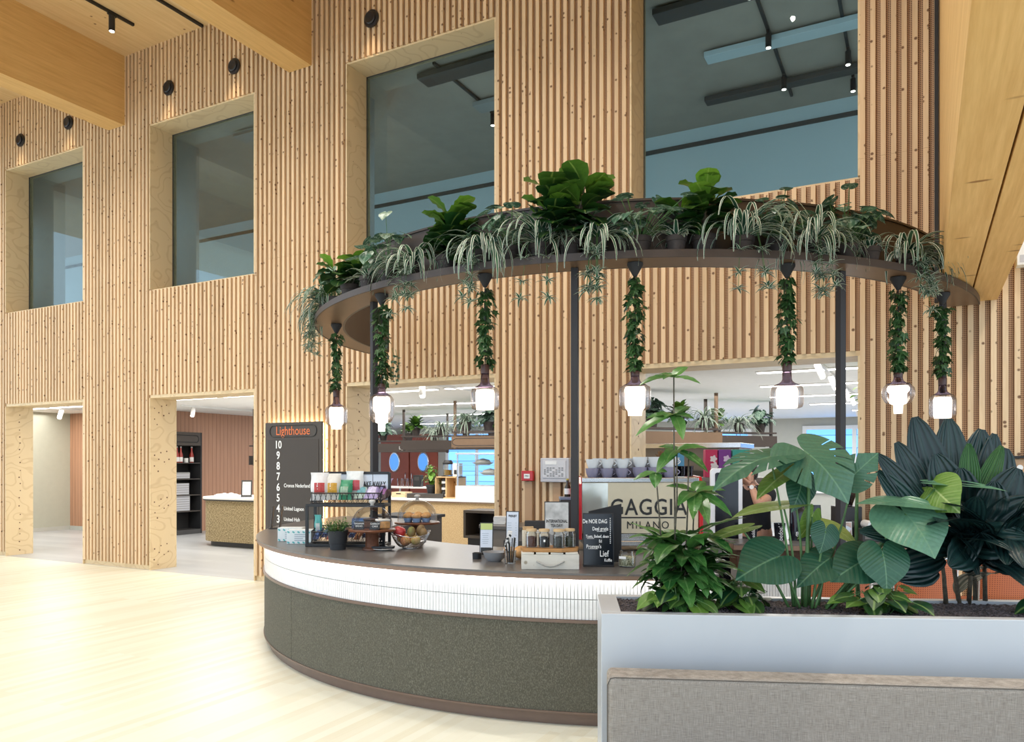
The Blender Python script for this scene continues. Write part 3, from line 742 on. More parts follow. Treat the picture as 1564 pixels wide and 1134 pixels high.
for (x, y, c1, c0, sh, bt, r, kind, lb) in PEND:
    t = thing('pendant_lamp', lb, 'pendant lamp', (x, y, 0), 0, 'glass pendant lamps under the canopy')
    q = MB(); q.lathe([(0.0, ZR - 0.092), (0.012, ZR - 0.09), (0.052, ZR - 0.018), (0.052, ZR - 0.004), (0.0, ZR - 0.004)], n=24); q.build('ceiling_rose', M['blackmatte'], t, smooth=40)
    q = MB(); q.tube([(0, 0, ZR - 0.085), (0, 0, c1)], 0.0045, 6); q.build('cord', M['black'], t)
    q = MB(); q.lathe([(0.0, c0), (0.030, c0), (0.031, c1 - 0.006), (0.027, c1), (0.0, c1)], n=24); q.build('cap', M['cap'], t, smooth=40)
    ns = sh + 0.035
    q = MB(); q.lathe([(0.029, c0 + 0.002), (0.030, ns + 0.01), (0.036, ns - 0.005), (0.052, ns - 0.018), (r * 0.72, sh + 0.008)], n=32); o = q.build('glass_neck', M['necklass'], t, smooth=True)
    if kind == 0: prof = [(r * .72, sh + 0.008), (r * .93, sh - 0.006), (r, sh - 0.03), (r, bt + 0.03), (r * .93, bt + 0.006), (r * .80, bt)]
    elif kind == 1: prof = [(r * .72, sh + 0.008), (r * .93, sh - 0.006), (r, sh - 0.03), (r, bt + 0.07), (r * .9, bt + 0.045), (r * .72, bt + 0.035)]
    else: prof = [(r * .72, sh + 0.008), (r * .95, sh - 0.02), (r, sh - 0.05), (r * .97, bt + 0.12), (r * .82, bt + 0.085), (r * .70, bt + 0.07)]
    q = MB(); q.lathe(prof, n=36); e = q.v[:]
    me_o = q.build('glass_shade', M['shadeglass'], t, smooth=True)
    bm_ = bmesh.new(); bm_.from_mesh(me_o.data); bmesh.ops.delete(bm_, geom=[f for f in bm_.faces if len(f.verts) > 4], context='FACES_ONLY'); bm_.to_mesh(me_o.data); bm_.free()
    if kind == 0: p2 = [(0.0, bt - 0.004), (r * .62, bt), (r * .65, bt + 0.02), (r * .67, sh - 0.03), (r * .6, sh - 0.012), (0, sh - 0.012)]
    elif kind == 1: p2 = [(0.0, bt), (r * .44, bt), (r * .46, bt + 0.03), (r * .62, bt + 0.05), (r * .65, bt + 0.12), (r * .67, sh - 0.02), (r * .6, sh - 0.006), (0, sh - 0.006)]
    else: p2 = [(0.0, bt), (r * .26, bt), (r * .28, bt + 0.06), (r * .5, bt + 0.07), (r * .52, bt + 0.14), (r * .67, bt + 0.16), (r * .67, sh - 0.02), (r * .6, sh - 0.006), (0, sh - 0.006)]
    q = MB(); q.lathe(p2, n=28); q.build('diffuser', M['emit_lamp'], t, smooth=45)
# ---------------------------------------------------------------- directory board
sg = thing('directory_board', 'tall dark brown floor directory board headed Lighthouse, glowing edge', 'sign', (-7.205, -0.055, 0))
q = MB(); q.bb(-0.49, 0.49, -0.03, 0.0, 0.12, 2.125); q.build('panel', M['signbrown'], sg, bevel=0.004)
q = MB(); q.bb(-0.44, 0.44, -0.036, -0.03, 0.16, 1.90); q.build('inset_panel', mat('directory_dark', (0.050, 0.040, 0.033), 0.6), sg, bevel=0.003)
q = MB(); N = 40
def pill(t):
    hw, hr = 0.33, 0.075
    t = t * 4 % 4
    if t < 1: return (-hw + 2 * hw * t, -hr)
    if t < 2: return (hw + hr * sin(pi * (t - 1)), -hr * cos(pi * (t - 1)))
    if t < 3: return (hw - 2 * hw * (t - 2), hr)
    return (-hw - hr * sin(pi * (t - 3)), hr * cos(pi * (t - 3)))
PILL = [pill(i / 64) for i in range(65)]
q.tube([(p[0], -0.034, 2.01 + p[1]) for p in PILL], 0.006, 6); q.build('header_outline', M['black'], sg)
text('lettering', 'Lighthouse', 0.165, M['orange'], sg, (0.0, -0.034, 2.01), sx=0.82)
for i, s in enumerate(('10', '9', '8', '7', '6', '5', '4', '3', '2', '1')):
    text('lettering', s, 0.142, M['letwhite'], sg, (-0.25, -0.038, 1.83 - i * 0.139), sx=0.88, bold=0.0022)
for z, s in ((1.30, 'Cronos Nederland'), (1.0, 'United Lagoon'), (0.86, 'United Hub')):
    text('lettering', s, 0.068, M['letwhite'], sg, (-0.15, -0.038, z), align='LEFT', sx=0.86, bold=0.0008)
q = MB(); q.bb(-0.47, 0.47, 0.012, 0.024, 2.085, 2.10); q.bb(0.46, 0.472, 0.012, 0.024, 0.2, 2.08); q.bb(-0.472, -0.46, 0.012, 0.024, 0.2, 2.08); q.build('led_strip', M['emit_warm'], sg)
q = MB(); q.bb(-0.42, 0.42, 0.0, 0.05, 0.0, 0.4); q.build('foot', M['blackmatte'], sg)
# ---------------------------------------------------------------- fire panel and call point
fp = thing('fire_panel', 'pale grey fire alarm panel on the slatted pier beside the dark post', 'alarm panel', (-3.48, 0.0, 1.52))
M['pgrey'] = mat('pale_grey_plastic', (0.52, 0.52, 0.56), 0.5)
q = MB(); q.bb(-0.168, 0.168, -0.07, 0, -0.13, 0.13); q.build('housing', M['pgrey'], fp, bevel=0.008)
q = MB(); q.bb(-0.135, 0.135, -0.076, -0.07, -0.085, 0.105); q.build('face_plate', mat('panel_face', (0.60, 0.60, 0.63), 0.4), fp, bevel=0.002)
q = MB(); q.bb(-0.105, 0.03, -0.079, -0.076, 0.06, 0.095); q.build('display', M['letwhite'], fp)
q = MB()
for i in range(5):
    for j in range(7):
        if (i * 3 + j * 5) % 4: q.bb(-0.12 + j * 0.034, -0.098 + j * 0.034, -0.0785, -0.076, -0.065 + i * 0.021, -0.058 + i * 0.021)
q.build('button', M['dkgrey'], fp)
cp_ = thing('call_point', 'small red fire call point on the slatted pier', 'fire call point', (-3.82, 0.0, 1.455))
q = MB(); q.bb(-0.07, 0.07, -0.05, 0, -0.055, 0.055); q.build('housing', M['red'], cp_, bevel=0.006)
q = MB(); q.bb(-0.035, 0.035, -0.054, -0.05, -0.028, 0.022); q.build('glass_plate', M['letwhite'], cp_)
text('lettering', 'FIRE', 0.025, M['letblack'], cp_, (0, -0.0545, -0.002))
M['rail'] = mat('wood_cover_strip', (0.48, 0.30, 0.17), 0.6)
for x, z1, n_ in ((-3.82, 1.40, 'wooden cable strip below the red call point'), (-3.48, 1.39, 'wooden cable strip below the pale alarm panel')):
    q = MB(); q.bb(x - 0.045, x + 0.045, -0.014, 0.0, 0.95, z1 - 0.005); tag(q.build('cable_cover', M['rail'], bevel=0.002), n_, 'cable cover')

# ================================================================ THINGS ON THE BAR
Z = ZT + 0.0005
# two tissue boxes
M['boxwhite'] = mat('box_white', (0.72, 0.78, 0.80), 0.5); M['boxteal'] = mat('box_teal', (0.10, 0.42, 0.44), 0.5)
M['boxtext'] = mat('box_print', (0.33, 0.40, 0.48), 0.5)
def tissue(x, y, rz, lb):
    t = thing('glove_box', lb, 'box', (x, y, Z), rz, 'glove boxes at the left end of the bar')
    q = MB(); q.bb(-.105, .105, -.055, .055, 0, .115); q.build('carton', M['boxwhite'], t, bevel=.003)
    q = MB()
    for i in range(5):
        xx = -.09 + i * .042
        for z in (.012, .096): q.box((xx, -.0555, z), (.02, .001, .012), rot=Matrix.Rotation(.5, 3, 'Y'))
    for i in range(3):
        q.box((-.1055, -.03 + i * .03, .10), (.001, .012, .012)); q.box((-.1055, -.03 + i * .03, .015), (.001, .012, .012))
    q.build('stripe', M['boxteal'], t)
    q = MB()
    for i, w in enumerate((.09, .12, .07, .10)): q.bb(-.04, -.04 + w, -.0565, -.055, .074 - i * .016, .080 - i * .016)
    q.build('print', M['boxtext'], t)
tissue(-4.69, -2.70, R(24), 'white and teal glove box standing behind its twin at the left bar end')
tissue(-4.475, -2.815, R(24), 'white and teal glove box in front, touching the snack rack')
def stand_sign(name, lb, cat, loc, rz, w, h, m_front, lean=R(6), frame='black', thick=.006, foot=.07):
    t = thing(name, lb, cat, loc, rz)
    rot = Matrix.Rotation(-lean, 3, 'X')
    q = MB(); q.box(rot @ V((0, 0, h / 2 + .004)), (w, thick, h), rot=rot); q.build('board', M[frame], t, bevel=.001)
    q = MB(); c = rot @ V((0, -thick / 2 - .0008, h / 2 + .004)); q.box(c, (w - .012, .001, h - .014), rot=rot); q.build('sheet', m_front, t)
    q = MB(); q.bb(-w / 2, w / 2, -.02, foot, 0, .006); q.build('foot', M[frame], t)
    return t, rot
def on_sign(t, rot, s, size, m, x, z, thick=.006, **k):
    p = rot @ V((x, -thick / 2 - .0022, z))
    return text('lettering', s, size, m, t, p, rot=(pi / 2 + math.asin(rot[2][1]), 0, 0), ext=.0004, **k)
M['paperblue'] = mat('pale_blue_paper', (0.66, 0.72, 0.82), 0.6); M['paper'] = mat('white_paper', (0.80, 0.80, 0.78), 0.6)
for (x, y, lb) in ((-5.755, -1.885, 'black menu holder standing edge on at the far left bar end, outer of two'), (-5.69, -1.835, 'black menu holder standing edge on behind the outer one, beside the directory board')):
    stand_sign('menu_holder', lb, 'menu holder', (x, y, Z), R(-52), .15, .22, M['paper'])
# ------------------------------------------------ snack rack
RK = CAMYAW - R(4)
fx = L2(-3.985, -2.855, RK)
rack = thing('snack_rack', 'black wire two-tier snack rack with a take away sign on top', 'snack rack', (-3.985, -2.855, Z), RK)
W2, D2 = .305, .20
q = MB()
for sx in (-1, 1):
    q.bb(sx * W2 - .011, sx * W2 + .011, -.011, .011, 0, .325)
    q.bb(sx * W2 - .011, sx * W2 + .011, D2 - .011, D2 + .011, 0, .58)
    for z in (.012, .325): q.bb(sx * W2 - .011, sx * W2 + .011, 0, D2, z - .011, z + .011)
for z in (.012, .325):
    for y in (0, D2): q.bb(-W2, W2, y - .011, y + .011, z - .012, z + .012)
q.bb(-W2, W2, D2 - .011, D2 + .011, .565, .587)
q.build('frame', M['black'], rack, bevel=.002)
def basket(z0, tilt, name='wire_basket'):
    q = MB(); w, d, h = W2 - .03, D2 - .03, .085
    f = lambda x, y, z: (x, y + .012, z0 + z + y * tilt)
    def rim(z, r): q.tube([f(-w, 0, z), f(w, 0, z), f(w, d, z), f(-w, d, z), f(-w, 0, z)], r, 5)
    rim(h, .005); rim(0.006, .004)
    N = 26
    for i in range(N + 1):
        x = -w + 2 * w * i / N; x2 = x + (.02 if i % 2 else -.02)
        for y in (0, d): q.tube([f(x, y, .006), f(max(-w, min(w, x2)), y, h)], .0022, 4)
        q.tube([f(x, 0, .006), f(x, d, .006)], .002, 4)
    for i in range(11):
        y = d * i / 10
        for x in (-w, w): q.tube([f(x, y, .006), f(x, y, h)], .0022, 4)
    return q.build(name, M['black'], rack)
basket(.335, .30); basket(.03, .22)
q = MB(); q.bb(-W2 + .02, W2 - .004, D2 - .006, D2 + .004, .36, .565); q.build('sign_board', M['paperblue'], rack)
text('lettering', 'DRINK IN OR TAKE AWAY', .058, M['letblack'], rack, (W2 - .03, D2 - .008, .485), align='RIGHT', sx=.62, bold=.0012)
# crisp bags and bars
def bag(name, lb, c, w, h, d, rz, lean, col, col2, grp):
    t = thing(name, lb, 'snack bag', c, rz, grp)
    m1 = mat('foil', col, .35, var=.08, vs=25); m2 = mat('foil_print', col2, .4, var=.2, vs=40)
    rot = Matrix.Rotation(lean, 3, 'X')
    def sh(u, v):
        x = (u - .5) * w * (1 - .08 * sin(pi * v)); a = sin(pi * min(1, max(0, v * 1.08 - .04))) * sin(pi * u) ** .6
        return x, v * h, a * d / 2
    q = MB()
    for s in (-1, 1):
        q.grid(lambda u, v: rot @ V((sh(u, v)[0] + .004 * sin(9 * v + u * 3), s * (sh(u, v)[2] + .001 + .004 * sin(14 * u + 5 * v) * sin(pi * v)), sh(u, v)[1])), 8, 10)
    q.build('bag_body', m1, t, smooth=True)
    q = MB()
    q.grid(lambda u, v: rot @ V((sh(.2 + .6 * u, .22 + .4 * v)[0], -(sh(.2 + .6 * u, .22 + .4 * v)[2] + .006 + .003 * sin(14 * u)), sh(0, .22 + .4 * v)[1])), 6, 5)
    q.build('bag_print', m2, t, smooth=True)
crisp = [((.72, .71, .72), (.45, .05, .05), 'white and red crisp bag standing leftmost in the upper rack basket'),
         ((.68, .66, .62), (.55, .30, .03), 'white and yellow crisp bag second from the left in the upper rack basket'),
         ((.03, .25, .13), (.30, .42, .30), 'green crisp bag in the middle of the upper rack basket'),
         ((.66, .70, .72), (.50, .08, .10), 'white crisp bag leaning behind the green one'),
         ((.50, .62, .55), (.15, .40, .45), 'pale green snack bag lying right of the green crisp bag'),
         ((.36, .30, .55), (.60, .55, .75), 'lilac snack bag lying at the right of the upper basket'),
         ((.42, .36, .60), (.66, .62, .80), 'paler lilac snack bag on top at the right end of the upper basket'),
         ((.05, .03, .04), (.25, .10, .28), 'dark wrapped snack bag at the right front corner of the upper basket')]
pos = [(-.22, .06, .36, .12, .185, -.1), (-.12, .08, .365, .11, .175, -.15), (-.02, .07, .365, .095, .135, -.25), (.04, .16, .39, .12, .17, -.15), (.10, .12, .375, .10, .13, -.9), (.18, .10, .375, .10, .15, -1.0), (.24, .22, .425, .09, .14, -.9), (.265, .07, .37, .07, .14, -1.1)]
for (c1, c2, lb), (x, y, z, w, h, ln) in zip(crisp, pos):
    X, Y = fx(x, y * .8); bag('crisp_bag', lb, (X, Y, Z + z), w * 1.2, h * 1.2, .075, RK + random.uniform(-.25, .25), ln, c1, c2, 'snack bags in the upper rack basket')
bars = [((.02, .05, .16), (.08, .16, .40)), ((.015, .03, .10), (.10, .22, .50)), ((.20, .03, .03), (.45, .32, .10)), ((.02, .06, .20), (.3, .45, .6)), ((.10, .02, .02), (.35, .08, .05)), ((.02, .035, .12), (.2, .3, .5)),
        ((.16, .05, .02), (.4, .2, .08)), ((.015, .02, .06), (.15, .25, .5)), ((.04, .02, .015), (.4, .3, .2)), ((.10, .02, .03), (.5, .2, .2))]
for i, (c1, c2) in enumerate(bars):
    X, Y = fx(-.25 + i * .055, .03 + (i % 2) * .04)
    bag('chocolate_bar', '%s chocolate bar wrapper in the lower rack basket, %s' % (('dark blue', 'navy', 'red', 'blue', 'brown red', 'deep blue', 'brown', 'blue-black', 'dark brown', 'crimson')[i],
        ('at its left end', 'second from its left end', 'third from its left end', 'beside the teal sachet', 'left of the herb pot', 'behind the herb pot', 'right of the herb pot', 'left of the cake stand', 'behind the cake stand foot', 'at its right end')[i]),
        (X, Y, Z + .055 + .012 * (i % 2)), .055, .15, .03, RK + R(-8), -1.0, c1, c2, 'chocolate bars in the lower rack basket')
X, Y = fx(-.25, .12); bag('sachet', 'teal and white sachet standing upright at the left of the lower rack basket', (X, Y, Z + .075), .06, .17, .03, RK, .12, (.10, .45, .42), (.75, .78, .76), None)
X, Y = fx(.12, .15); 
t = thing('carton', 'blue carton box at the back of the lower rack basket', 'box', (X, Y, Z + .085), RK)
q = MB(); q.bb(-.10, .10, -.035, .035, 0, .13); q.build('carton_body', mat('blue_carton', (.06, .16, .42), .5), t, bevel=.003)
q = MB(); q.bb(-.10, .10, -.0365, -.035, .09, .115); q.build('carton_flap', mat('blue_carton_light', (.16, .30, .55), .5), t)

# ------------------------------------------------ leaf helpers
def strip(q, base, d, up, L, w, prof, bend=0.0, fold=0.0, n=7, ac=2, rnd=.5, m=0, curl=0.0, wave=0.0):
    d = V(d).normalized(); up = V(up); side = d.cross(up)
    if side.length < 1e-4: side = d.orthogonal()
    side.normalize(); p = V(base); vs = []; uv = []; cols = 2 * ac + 1
    bn = bend / n
    for i in range(n + 1):
        t = i / n; nm = side.cross(d).normalized(); ww = w * prof(t)
        for j in range(cols):
            s = (j - ac) / ac
            vs.append(p + side * (s * ww) + nm * (fold * abs(s) * ww + wave * ww * sin(7 * t * pi) * abs(s) - curl * s * s * ww))
            uv.append((.5 + s * .5, t, rnd))
        p = p + d * (L / n)
        d = (Matrix.Rotation(-bn, 3, side) @ d).normalized()
    fs = [(i * cols + j, i * cols + j + 1, (i + 1) * cols + j + 1, (i + 1) * cols + j) for i in range(n) for j in range(cols - 1)]
    q.add(vs, fs, m, uv)
    return p
HEART = [(0, 1.0), (6, .92), (14, .84), (25, .775), (45, .72), (70, .67), (100, .62), (130, .585), (150, .54), (163, .44), (172, .25), (180, .10)]
IVYP = [(0, 1.0), (10, .72), (22, .52), (35, .56), (52, .80), (64, .60), (80, .45), (100, .50), (118, .60), (135, .45), (160, .28), (180, .10)]
def prof_i(tab, a):
    a = abs(a)
    for (x0, y0), (x1, y1) in zip(tab, tab[1:]):
        if a <= x1: return y0 + (y1 - y0) * (a - x0) / (x1 - x0)
    return tab[-1][1]
def polar(q, at, d, nrm, L, tab=HEART, wid=1.0, cup=.0, droop=.15, rnd=.5, m=0, seg=40, rings=4, cuts=(), cutw=4.5, cutr=.5, wavy=.0, holes=()):
    d = V(d).normalized(); nrm = V(nrm); side = nrm.cross(d).normalized(); nrm = d.cross(side).normalized()
    vs = []; uv = []
    for i in range(seg):
        a = -pi + 2 * pi * i / seg; r = L * prof_i(tab, math.degrees(a))
        for j in range(rings + 1):
            rho = j / rings; x = r * rho * cos(a); y = r * rho * sin(a) * wid
            fwd = x / L
            h = cup * abs(y) - droop * L * max(0, fwd) ** 2 - .10 * L * (y / (L * .7)) ** 2 + wavy * L * rho * sin(a * 9)
            vs.append(V(at) + d * x + side * y + nrm * h); uv.append((.5 + .5 * y / (L * .75), x / L, rnd))
    fs = []
    k = rings + 1
    for i in range(seg):
        am_ = abs(math.degrees(-pi + 2 * pi * (i + .5) / seg))
        for j in range(rings):
            if any(abs(am_ - c) < cutw for c in cuts) and j >= rings * cutr: continue
            if any(abs(am_ - c) < w_ and a_ <= j < b_ for (c, w_, a_, b_) in holes): continue
            i2 = (i + 1) % seg
            if i2 == 0 and False: continue
            fs.append((i * k + j, i * k + j + 1, i2 * k + j + 1, i2 * k + j) if j else (i * k, i * k + 1, i2 * k + 1))
    q.add(vs, fs, m, uv)
def rv(a=-1, b=1): return random.uniform(a, b)
def dirv(az, el): return V((cos(az) * cos(el), sin(az) * cos(el), sin(el)))
LANCE = lambda t: (sin(pi * min(1, t ** .75)) ** .85) if 0 < t < 1 else 0.02
OBOV = lambda t: max(.03, sin(pi * t ** 1.45) ** .62) if t < 1 else .05
ELLI = lambda t: max(.03, sin(pi * t) ** .75)
BLADE = lambda t: min(1, .45 + t * 3) * max(.03, 1 - t) ** .55

# ------------------------------------------------ herb pot
hp = thing('potted_herb', 'small green herb in a charcoal pot in front of the snack rack', 'potted plant', (-3.925, -3.01, Z))
q = MB(); q.lathe([(0, 0), (.058, 0), (.062, .045), (.066, .047), (.078, .145), (.074, .145), (.06, .12), (0, .12)], n=28); q.build('pot', M['potgrey'], hp, smooth=40)
q = MB(); q.lathe([(0, .121), (.066, .124), (0, .13)], n=20); q.build('soil', M['soil'], hp)
q = MB(); st = MB()
for i in range(60):
    a = rv(0, 6.28); el = rv(.35, 1.45); d = dirv(a, el); p0 = V((.02 * cos(a), .02 * sin(a), .12)); L = rv(.08, .14)
    pts = [p0 + d * L * s + V((0, 0, -.03 * s * s * cos(el))) for s in (0, .5, 1)]
    st.tube(pts, .0012, 4)
    for k in range(9):
        s = .3 + k * .08; pp = p0 + d * L * s
        strip(q, pp, dirv(rv(0, 6.28), rv(-.1, .8)), (0, 0, 1), rv(.018, .03), .006, ELLI, .5, n=3, ac=1, rnd=rv(0, 1))
q.build('leaves', M['herb'], hp, smooth=True, fixn=False); st.build('stems', M['stem'], hp)

# ------------------------------------------------ cake domes
M['walnut'] = wood('walnut_stand', (0.10, 0.036, 0.018), (0.19, 0.075, 0.04), grain=(6, 6, 6), kthr=2.0, rough=.3)
M['knob'] = mat('glass_knob', (.55, .54, .52), .08)
def cake_dome(lb, x, y, zf, r, h):
    t = thing('cake_stand', lb, 'cake stand', (x, y, Z))
    q = MB(); q.lathe([(0, 0), (.075, 0), (.072, .012), (.052, .02), (.050, zf - .03), (.058, zf - .012), (.10, zf - .006), (r + .022, zf - .004), (r + .025, zf + .006), (r + .018, zf + .012), (0, zf + .012)], n=40)
    q.build('wooden_stand', M['walnut'], t, smooth=35)
    q = MB(); pr = [(r, zf + .0125)] + [(r * cos(a) ** .8, zf + .0125 + .02 + h * sin(a)) for a in [i * pi / 2 / 10 for i in range(10)]] + [(.018, zf + .034 + h)]
    o = q.lathe(pr, n=40) or q.build('glass_dome', M['glass'], t, smooth=True)
    bm_ = bmesh.new(); bm_.from_mesh(o.data); bmesh.ops.delete(bm_, geom=[f for f in bm_.faces if len(f.verts) > 4], context='FACES_ONLY'); bm_.to_mesh(o.data); bm_.free()
    k = MB(); zk = zf + .034 + h
    k.lathe([(.016, zk), (.012, zk + .012), (.024, zk + .024), (.026, zk + .036), (.016, zk + .044), (0, zk + .045)], n=24); k.build('knob', M['knob'], o, smooth=True)
    return zf + .013
zc = cake_dome('walnut cake stand under a glass dome holding two dark labels, in front', -3.685, -2.90, .145, .155, .155)
zc2 = cake_dome('cake stand under a glass dome with pastries, behind the fruit bowl', -3.72, -2.26, .155, .165, .16)
M['cake'] = mat('dark_cake', (.10, .045, .025), .8, var=.4, vs=50); M['pastry'] = mat('golden_pastry', (.62, .34, .13), .6, var=.25, vs=40); M['choco'] = mat('chocolate', (.04, .018, .012), .5, var=.3, vs=60)
for i, (dx, dy, lb) in enumerate(((-.055, 0.05, 'chocolate slice under the front glass dome, behind the left label'), (.06, .05, 'pale cream slice under the front glass dome, behind the right label'))):
    t = thing('cake_slice', lb, 'cake', (-3.685 + dx, -2.90 + dy, Z + zc), R(20 + 40 * i), None)
    q = MB(); q.prism([(-.05, -.03), (.05, -.035), (.04, .04), (-.045, .04)], 0, .055); q.build('sponge', M['cake' if i == 0 else 'pastry'], t, bevel=.008)
    q = MB(); q.prism([(-.051, -.031), (.051, -.036), (.041, .041), (-.046, .041)], .056, .072); q.build('icing', M['choco' if i == 0 else 'paper'], t, bevel=.006)
for i, (dx, dy, lb, s1, s2) in enumerate(((-.065, -.075, 'small black label with white writing, left under the front dome', 'BANANA', 'BREAD'), (.062, -.045, 'small black label with white writing, right under the front dome', 'CARROT', 'CAKE'))):
    t, rot = stand_sign('cake_label', lb, 'label', (-3.685 + dx, -2.90 + dy, Z + zc), CAMYAW - R(6), .075, .055, M['blackmatte'], lean=R(12), foot=.02)
    on_sign(t, rot, s1, .018, M['letwhite'], 0, .041); on_sign(t, rot, s2, .018, M['letwhite'], 0, .022)
for i in range(7):
    a = i * 2 * pi / 6; rr = .085 if i < 6 else 0
    t = thing('pastry', '', 'pastry', (-3.72 + rr * cos(a), -2.26 + rr * sin(a), Z + zc2 + .001), a, 'pastries under the rear glass dome')
    t['label'] = 'golden pastry with a blue paper wrap under the rear glass dome'
    q = MB(); q.lathe([(0, 0), (.028, 0), (.036, .03), (.034, .032), (0, .032)], n=16); q.build('paper_wrap', mat('wrap_blue', (.22, .36, .62), .6), t)
    q = MB(); q.lathe([(.030, .0325), (.040, .042), (.038, .058), (.022, .072), (0, .076)], n=16); q.build('pastry_top', M['pastry'], t, smooth=True)
# ------------------------------------------------ fruit bowl
bx, by = -3.49, -2.68
fb = thing('fruit_bowl', 'shallow silver wire fruit bowl with wavy rim in front of the rear dome', 'fruit bowl', (bx, by, Z))
q = MB()
rim = lambda a: (.155, .115 + .018 * cos(2 * (a - CAMYAW)))
N = 72
for i in range(N):
    a = 2 * pi * i / N; r1, z1 = rim(a)
    q.tube([((.055 + (r1 - .055) * s ** .62) * cos(a + .25 * s), (.055 + (r1 - .055) * s ** .62) * sin(a + .25 * s), .006 + (z1 - .006) * s ** 1.35) for s in [k / 6 for k in range(7)]], .0016, 4, cap=False)
q.build('wires', M['chrome'], fb, smooth=True)
q = MB(); q.tube([(rim(2 * pi * i / 48)[0] * cos(2 * pi * i / 48 + .25), rim(2 * pi * i / 48)[0] * sin(2 * pi * i / 48 + .25), rim(2 * pi * i / 48)[1]) for i in range(49)], .003, 6); q.build('rim', M['chrome'], fb, smooth=True)
q = MB(); q.lathe([(0, 0), (.06, 0), (.062, .006), (.05, .010), (0, .008)], n=32); q.build('base', M['chrome'], fb, smooth=True)
def fruit(kind, lb, dx, dy, dz, col, col2, r):
    t = thing(kind, lb, 'fruit', (bx + dx, by + dy, Z + dz), rv(0, 6), None); t.rotation_euler = (rv(-.4, .4), rv(-.4, .4), rv(0, 6))
    m, nt, b_ = newmat(kind + '_skin'); n_ = ramp(nt, noise(nt, coords(nt, (1, 1, .4)), 14, 3), .4, .62)
    nt.links.new(mix(nt, n_, col, col2), b_.inputs['Base Color']); b_.inputs['Roughness'].default_value = .35 if kind == 'apple' else .6
    e = 1.0 if kind == 'apple' else 1.32
    q = MB(); K = 14
    q.lathe([(r * (sin(pi * i / K) ** .9) * (1.03 if kind == 'apple' else 1 - .18 * (i / K if kind == 'pear' else .3)), -r * e * cos(pi * i / K) * (1 if kind != 'apple' else (1 - .22 * abs(cos(pi * i / K)) ** 6))) for i in range(K + 1)], n=20)
    q.build('flesh', m, t, smooth=True)
    q = MB(); q.tube([(0, 0, r * e * .76), (.003, 0, r * e * 1.08)], .0018, 5); q.build('stalk', M['stemdark'], t)
RED, YEL, BRN, GRN = (.42, .02, .035), (.55, .32, .10), (.17, .105, .04), (.16, .17, .04)
fruit('apple', 'large red apple on top at the left of the fruit bowl', -.062, -.055, .128, RED, (.55, .06, .06), .047)
fruit('kiwi', 'greenish brown kiwi on top in the middle of the fruit bowl', .035, -.035, .125, GRN, BRN, .034)
fruit('kiwi', 'brown kiwi behind the greenish kiwi, on top of the fruit bowl', .075, .03, .138, BRN, (.24, .15, .06), .034)
fruit('kiwi', 'brown kiwi at the right rim of the fruit bowl', .112, .015, .117, BRN, (.24, .15, .06), .032)
fruit('apple', 'yellow and red apple low at the left of the fruit bowl', -.075, .0, .075, YEL, RED, .042)
fruit('apple', 'blushed yellow apple at the front middle of the fruit bowl', .005, -.065, .062, YEL, (.6, .2, .1), .042)
fruit('pear', 'pale yellow pear lying across the middle of the fruit bowl', -.01, .035, .095, (.62, .48, .20), (.5, .42, .15), .036)
fruit('apple', 'small yellow apple low at the right of the fruit bowl', .07, -.03, .066, YEL, (.45, .4, .1), .038)
t = thing('saucer', 'white saucer under the black card reader on the bar', 'saucer', (-3.60, -2.875, Z)); q = MB(); q.lathe([(0, 0), (.045, 0), (.085, .010), (.084, .013), (.045, .004), (0, .004)], n=32); q.build('saucer_body', M['white'], t, smooth=True)
t = thing('card_reader', 'flat black card reader lying on a white saucer beside the cake stand', 'card reader', (-3.60, -2.875, Z + .013), CAMYAW); q = MB(); q.prism(rrect(-.085, .085, -.045, .045, .02), 0, .016); q.build('case', M['black'], t, bevel=.003)
q = MB(); q.prism(rrect(-.07, .03, -.035, .035, .01), .0162, .018); q.build('display', M['screen'], t)
# ------------------------------------------------ right group
t, rot = stand_sign('leaflet_stand', 'lime and pale blue leaflet in a black stand behind the grey bowl', 'leaflet', (-2.765, -2.765, Z), CAMYAW - R(8), .098, .225, M['paperblue'])
q = MB(); c = rot @ V((0, -.0056, .20)); q.box(c, (.086, .0012, .045), rot=rot); q.build('lime_header', mat('lime_print', (.52, .60, .22), .6), t)
on_sign(t, rot, 'ETEN IN HUIS', .016, M['letblack'], 0, .197, sx=.72, bold=.0004)
q = MB(); q.box(rot @ V((0, -.0052, .03)), (.08, .001, .04), rot=rot); q.build('dark_print', M['letblack'], t)
q = MB()
for i in range(6): q.box(rot @ V((-.008, -.0046, .15 - i * .014)), (.05 - .006 * (i % 3), .0006, .003), rot=rot)
q.build('print', M['boxtext'], t)
t, rot = stand_sign('price_list', 'tall narrow price list in a black stand, left of the tea jars', 'price list', (-2.655, -2.575, Z), CAMYAW - R(8), .098, .30, M['paperblue'])
on_sign(t, rot, 'PRIJSLIJST', .021, M['letblack'], 0, .268, sx=.72, bold=.0006)
q = MB()
for i in range(12):
    for (xx, w) in ((-.022, .034), (.026, .012)):
        if (i * 5) % 7: q.box(rot @ V((xx, -.0046, .235 - i * .018)), (w - .004 * (i % 3), .0006, .003), rot=rot)
q.build('print', M['boxtext'], t)
M['teaposter'] = mat('tea_poster', (.52, .52, .51), .5, var=.35, vs=9)
t, rot = stand_sign('tea_poster', 'grey poster for international tea day in a black stand behind the jars', 'poster', (-2.33, -2.50, Z), CAMYAW - R(3), .18, .375, M['teaposter'])
on_sign(t, rot, 'INTERNATIONAL', .030, M['letblack'], 0, .235, sx=.66, bold=.0008); on_sign(t, rot, 'TEA DAY!', .030, M['letblack'], 0, .203, sx=.66, bold=.0008)
q = MB()
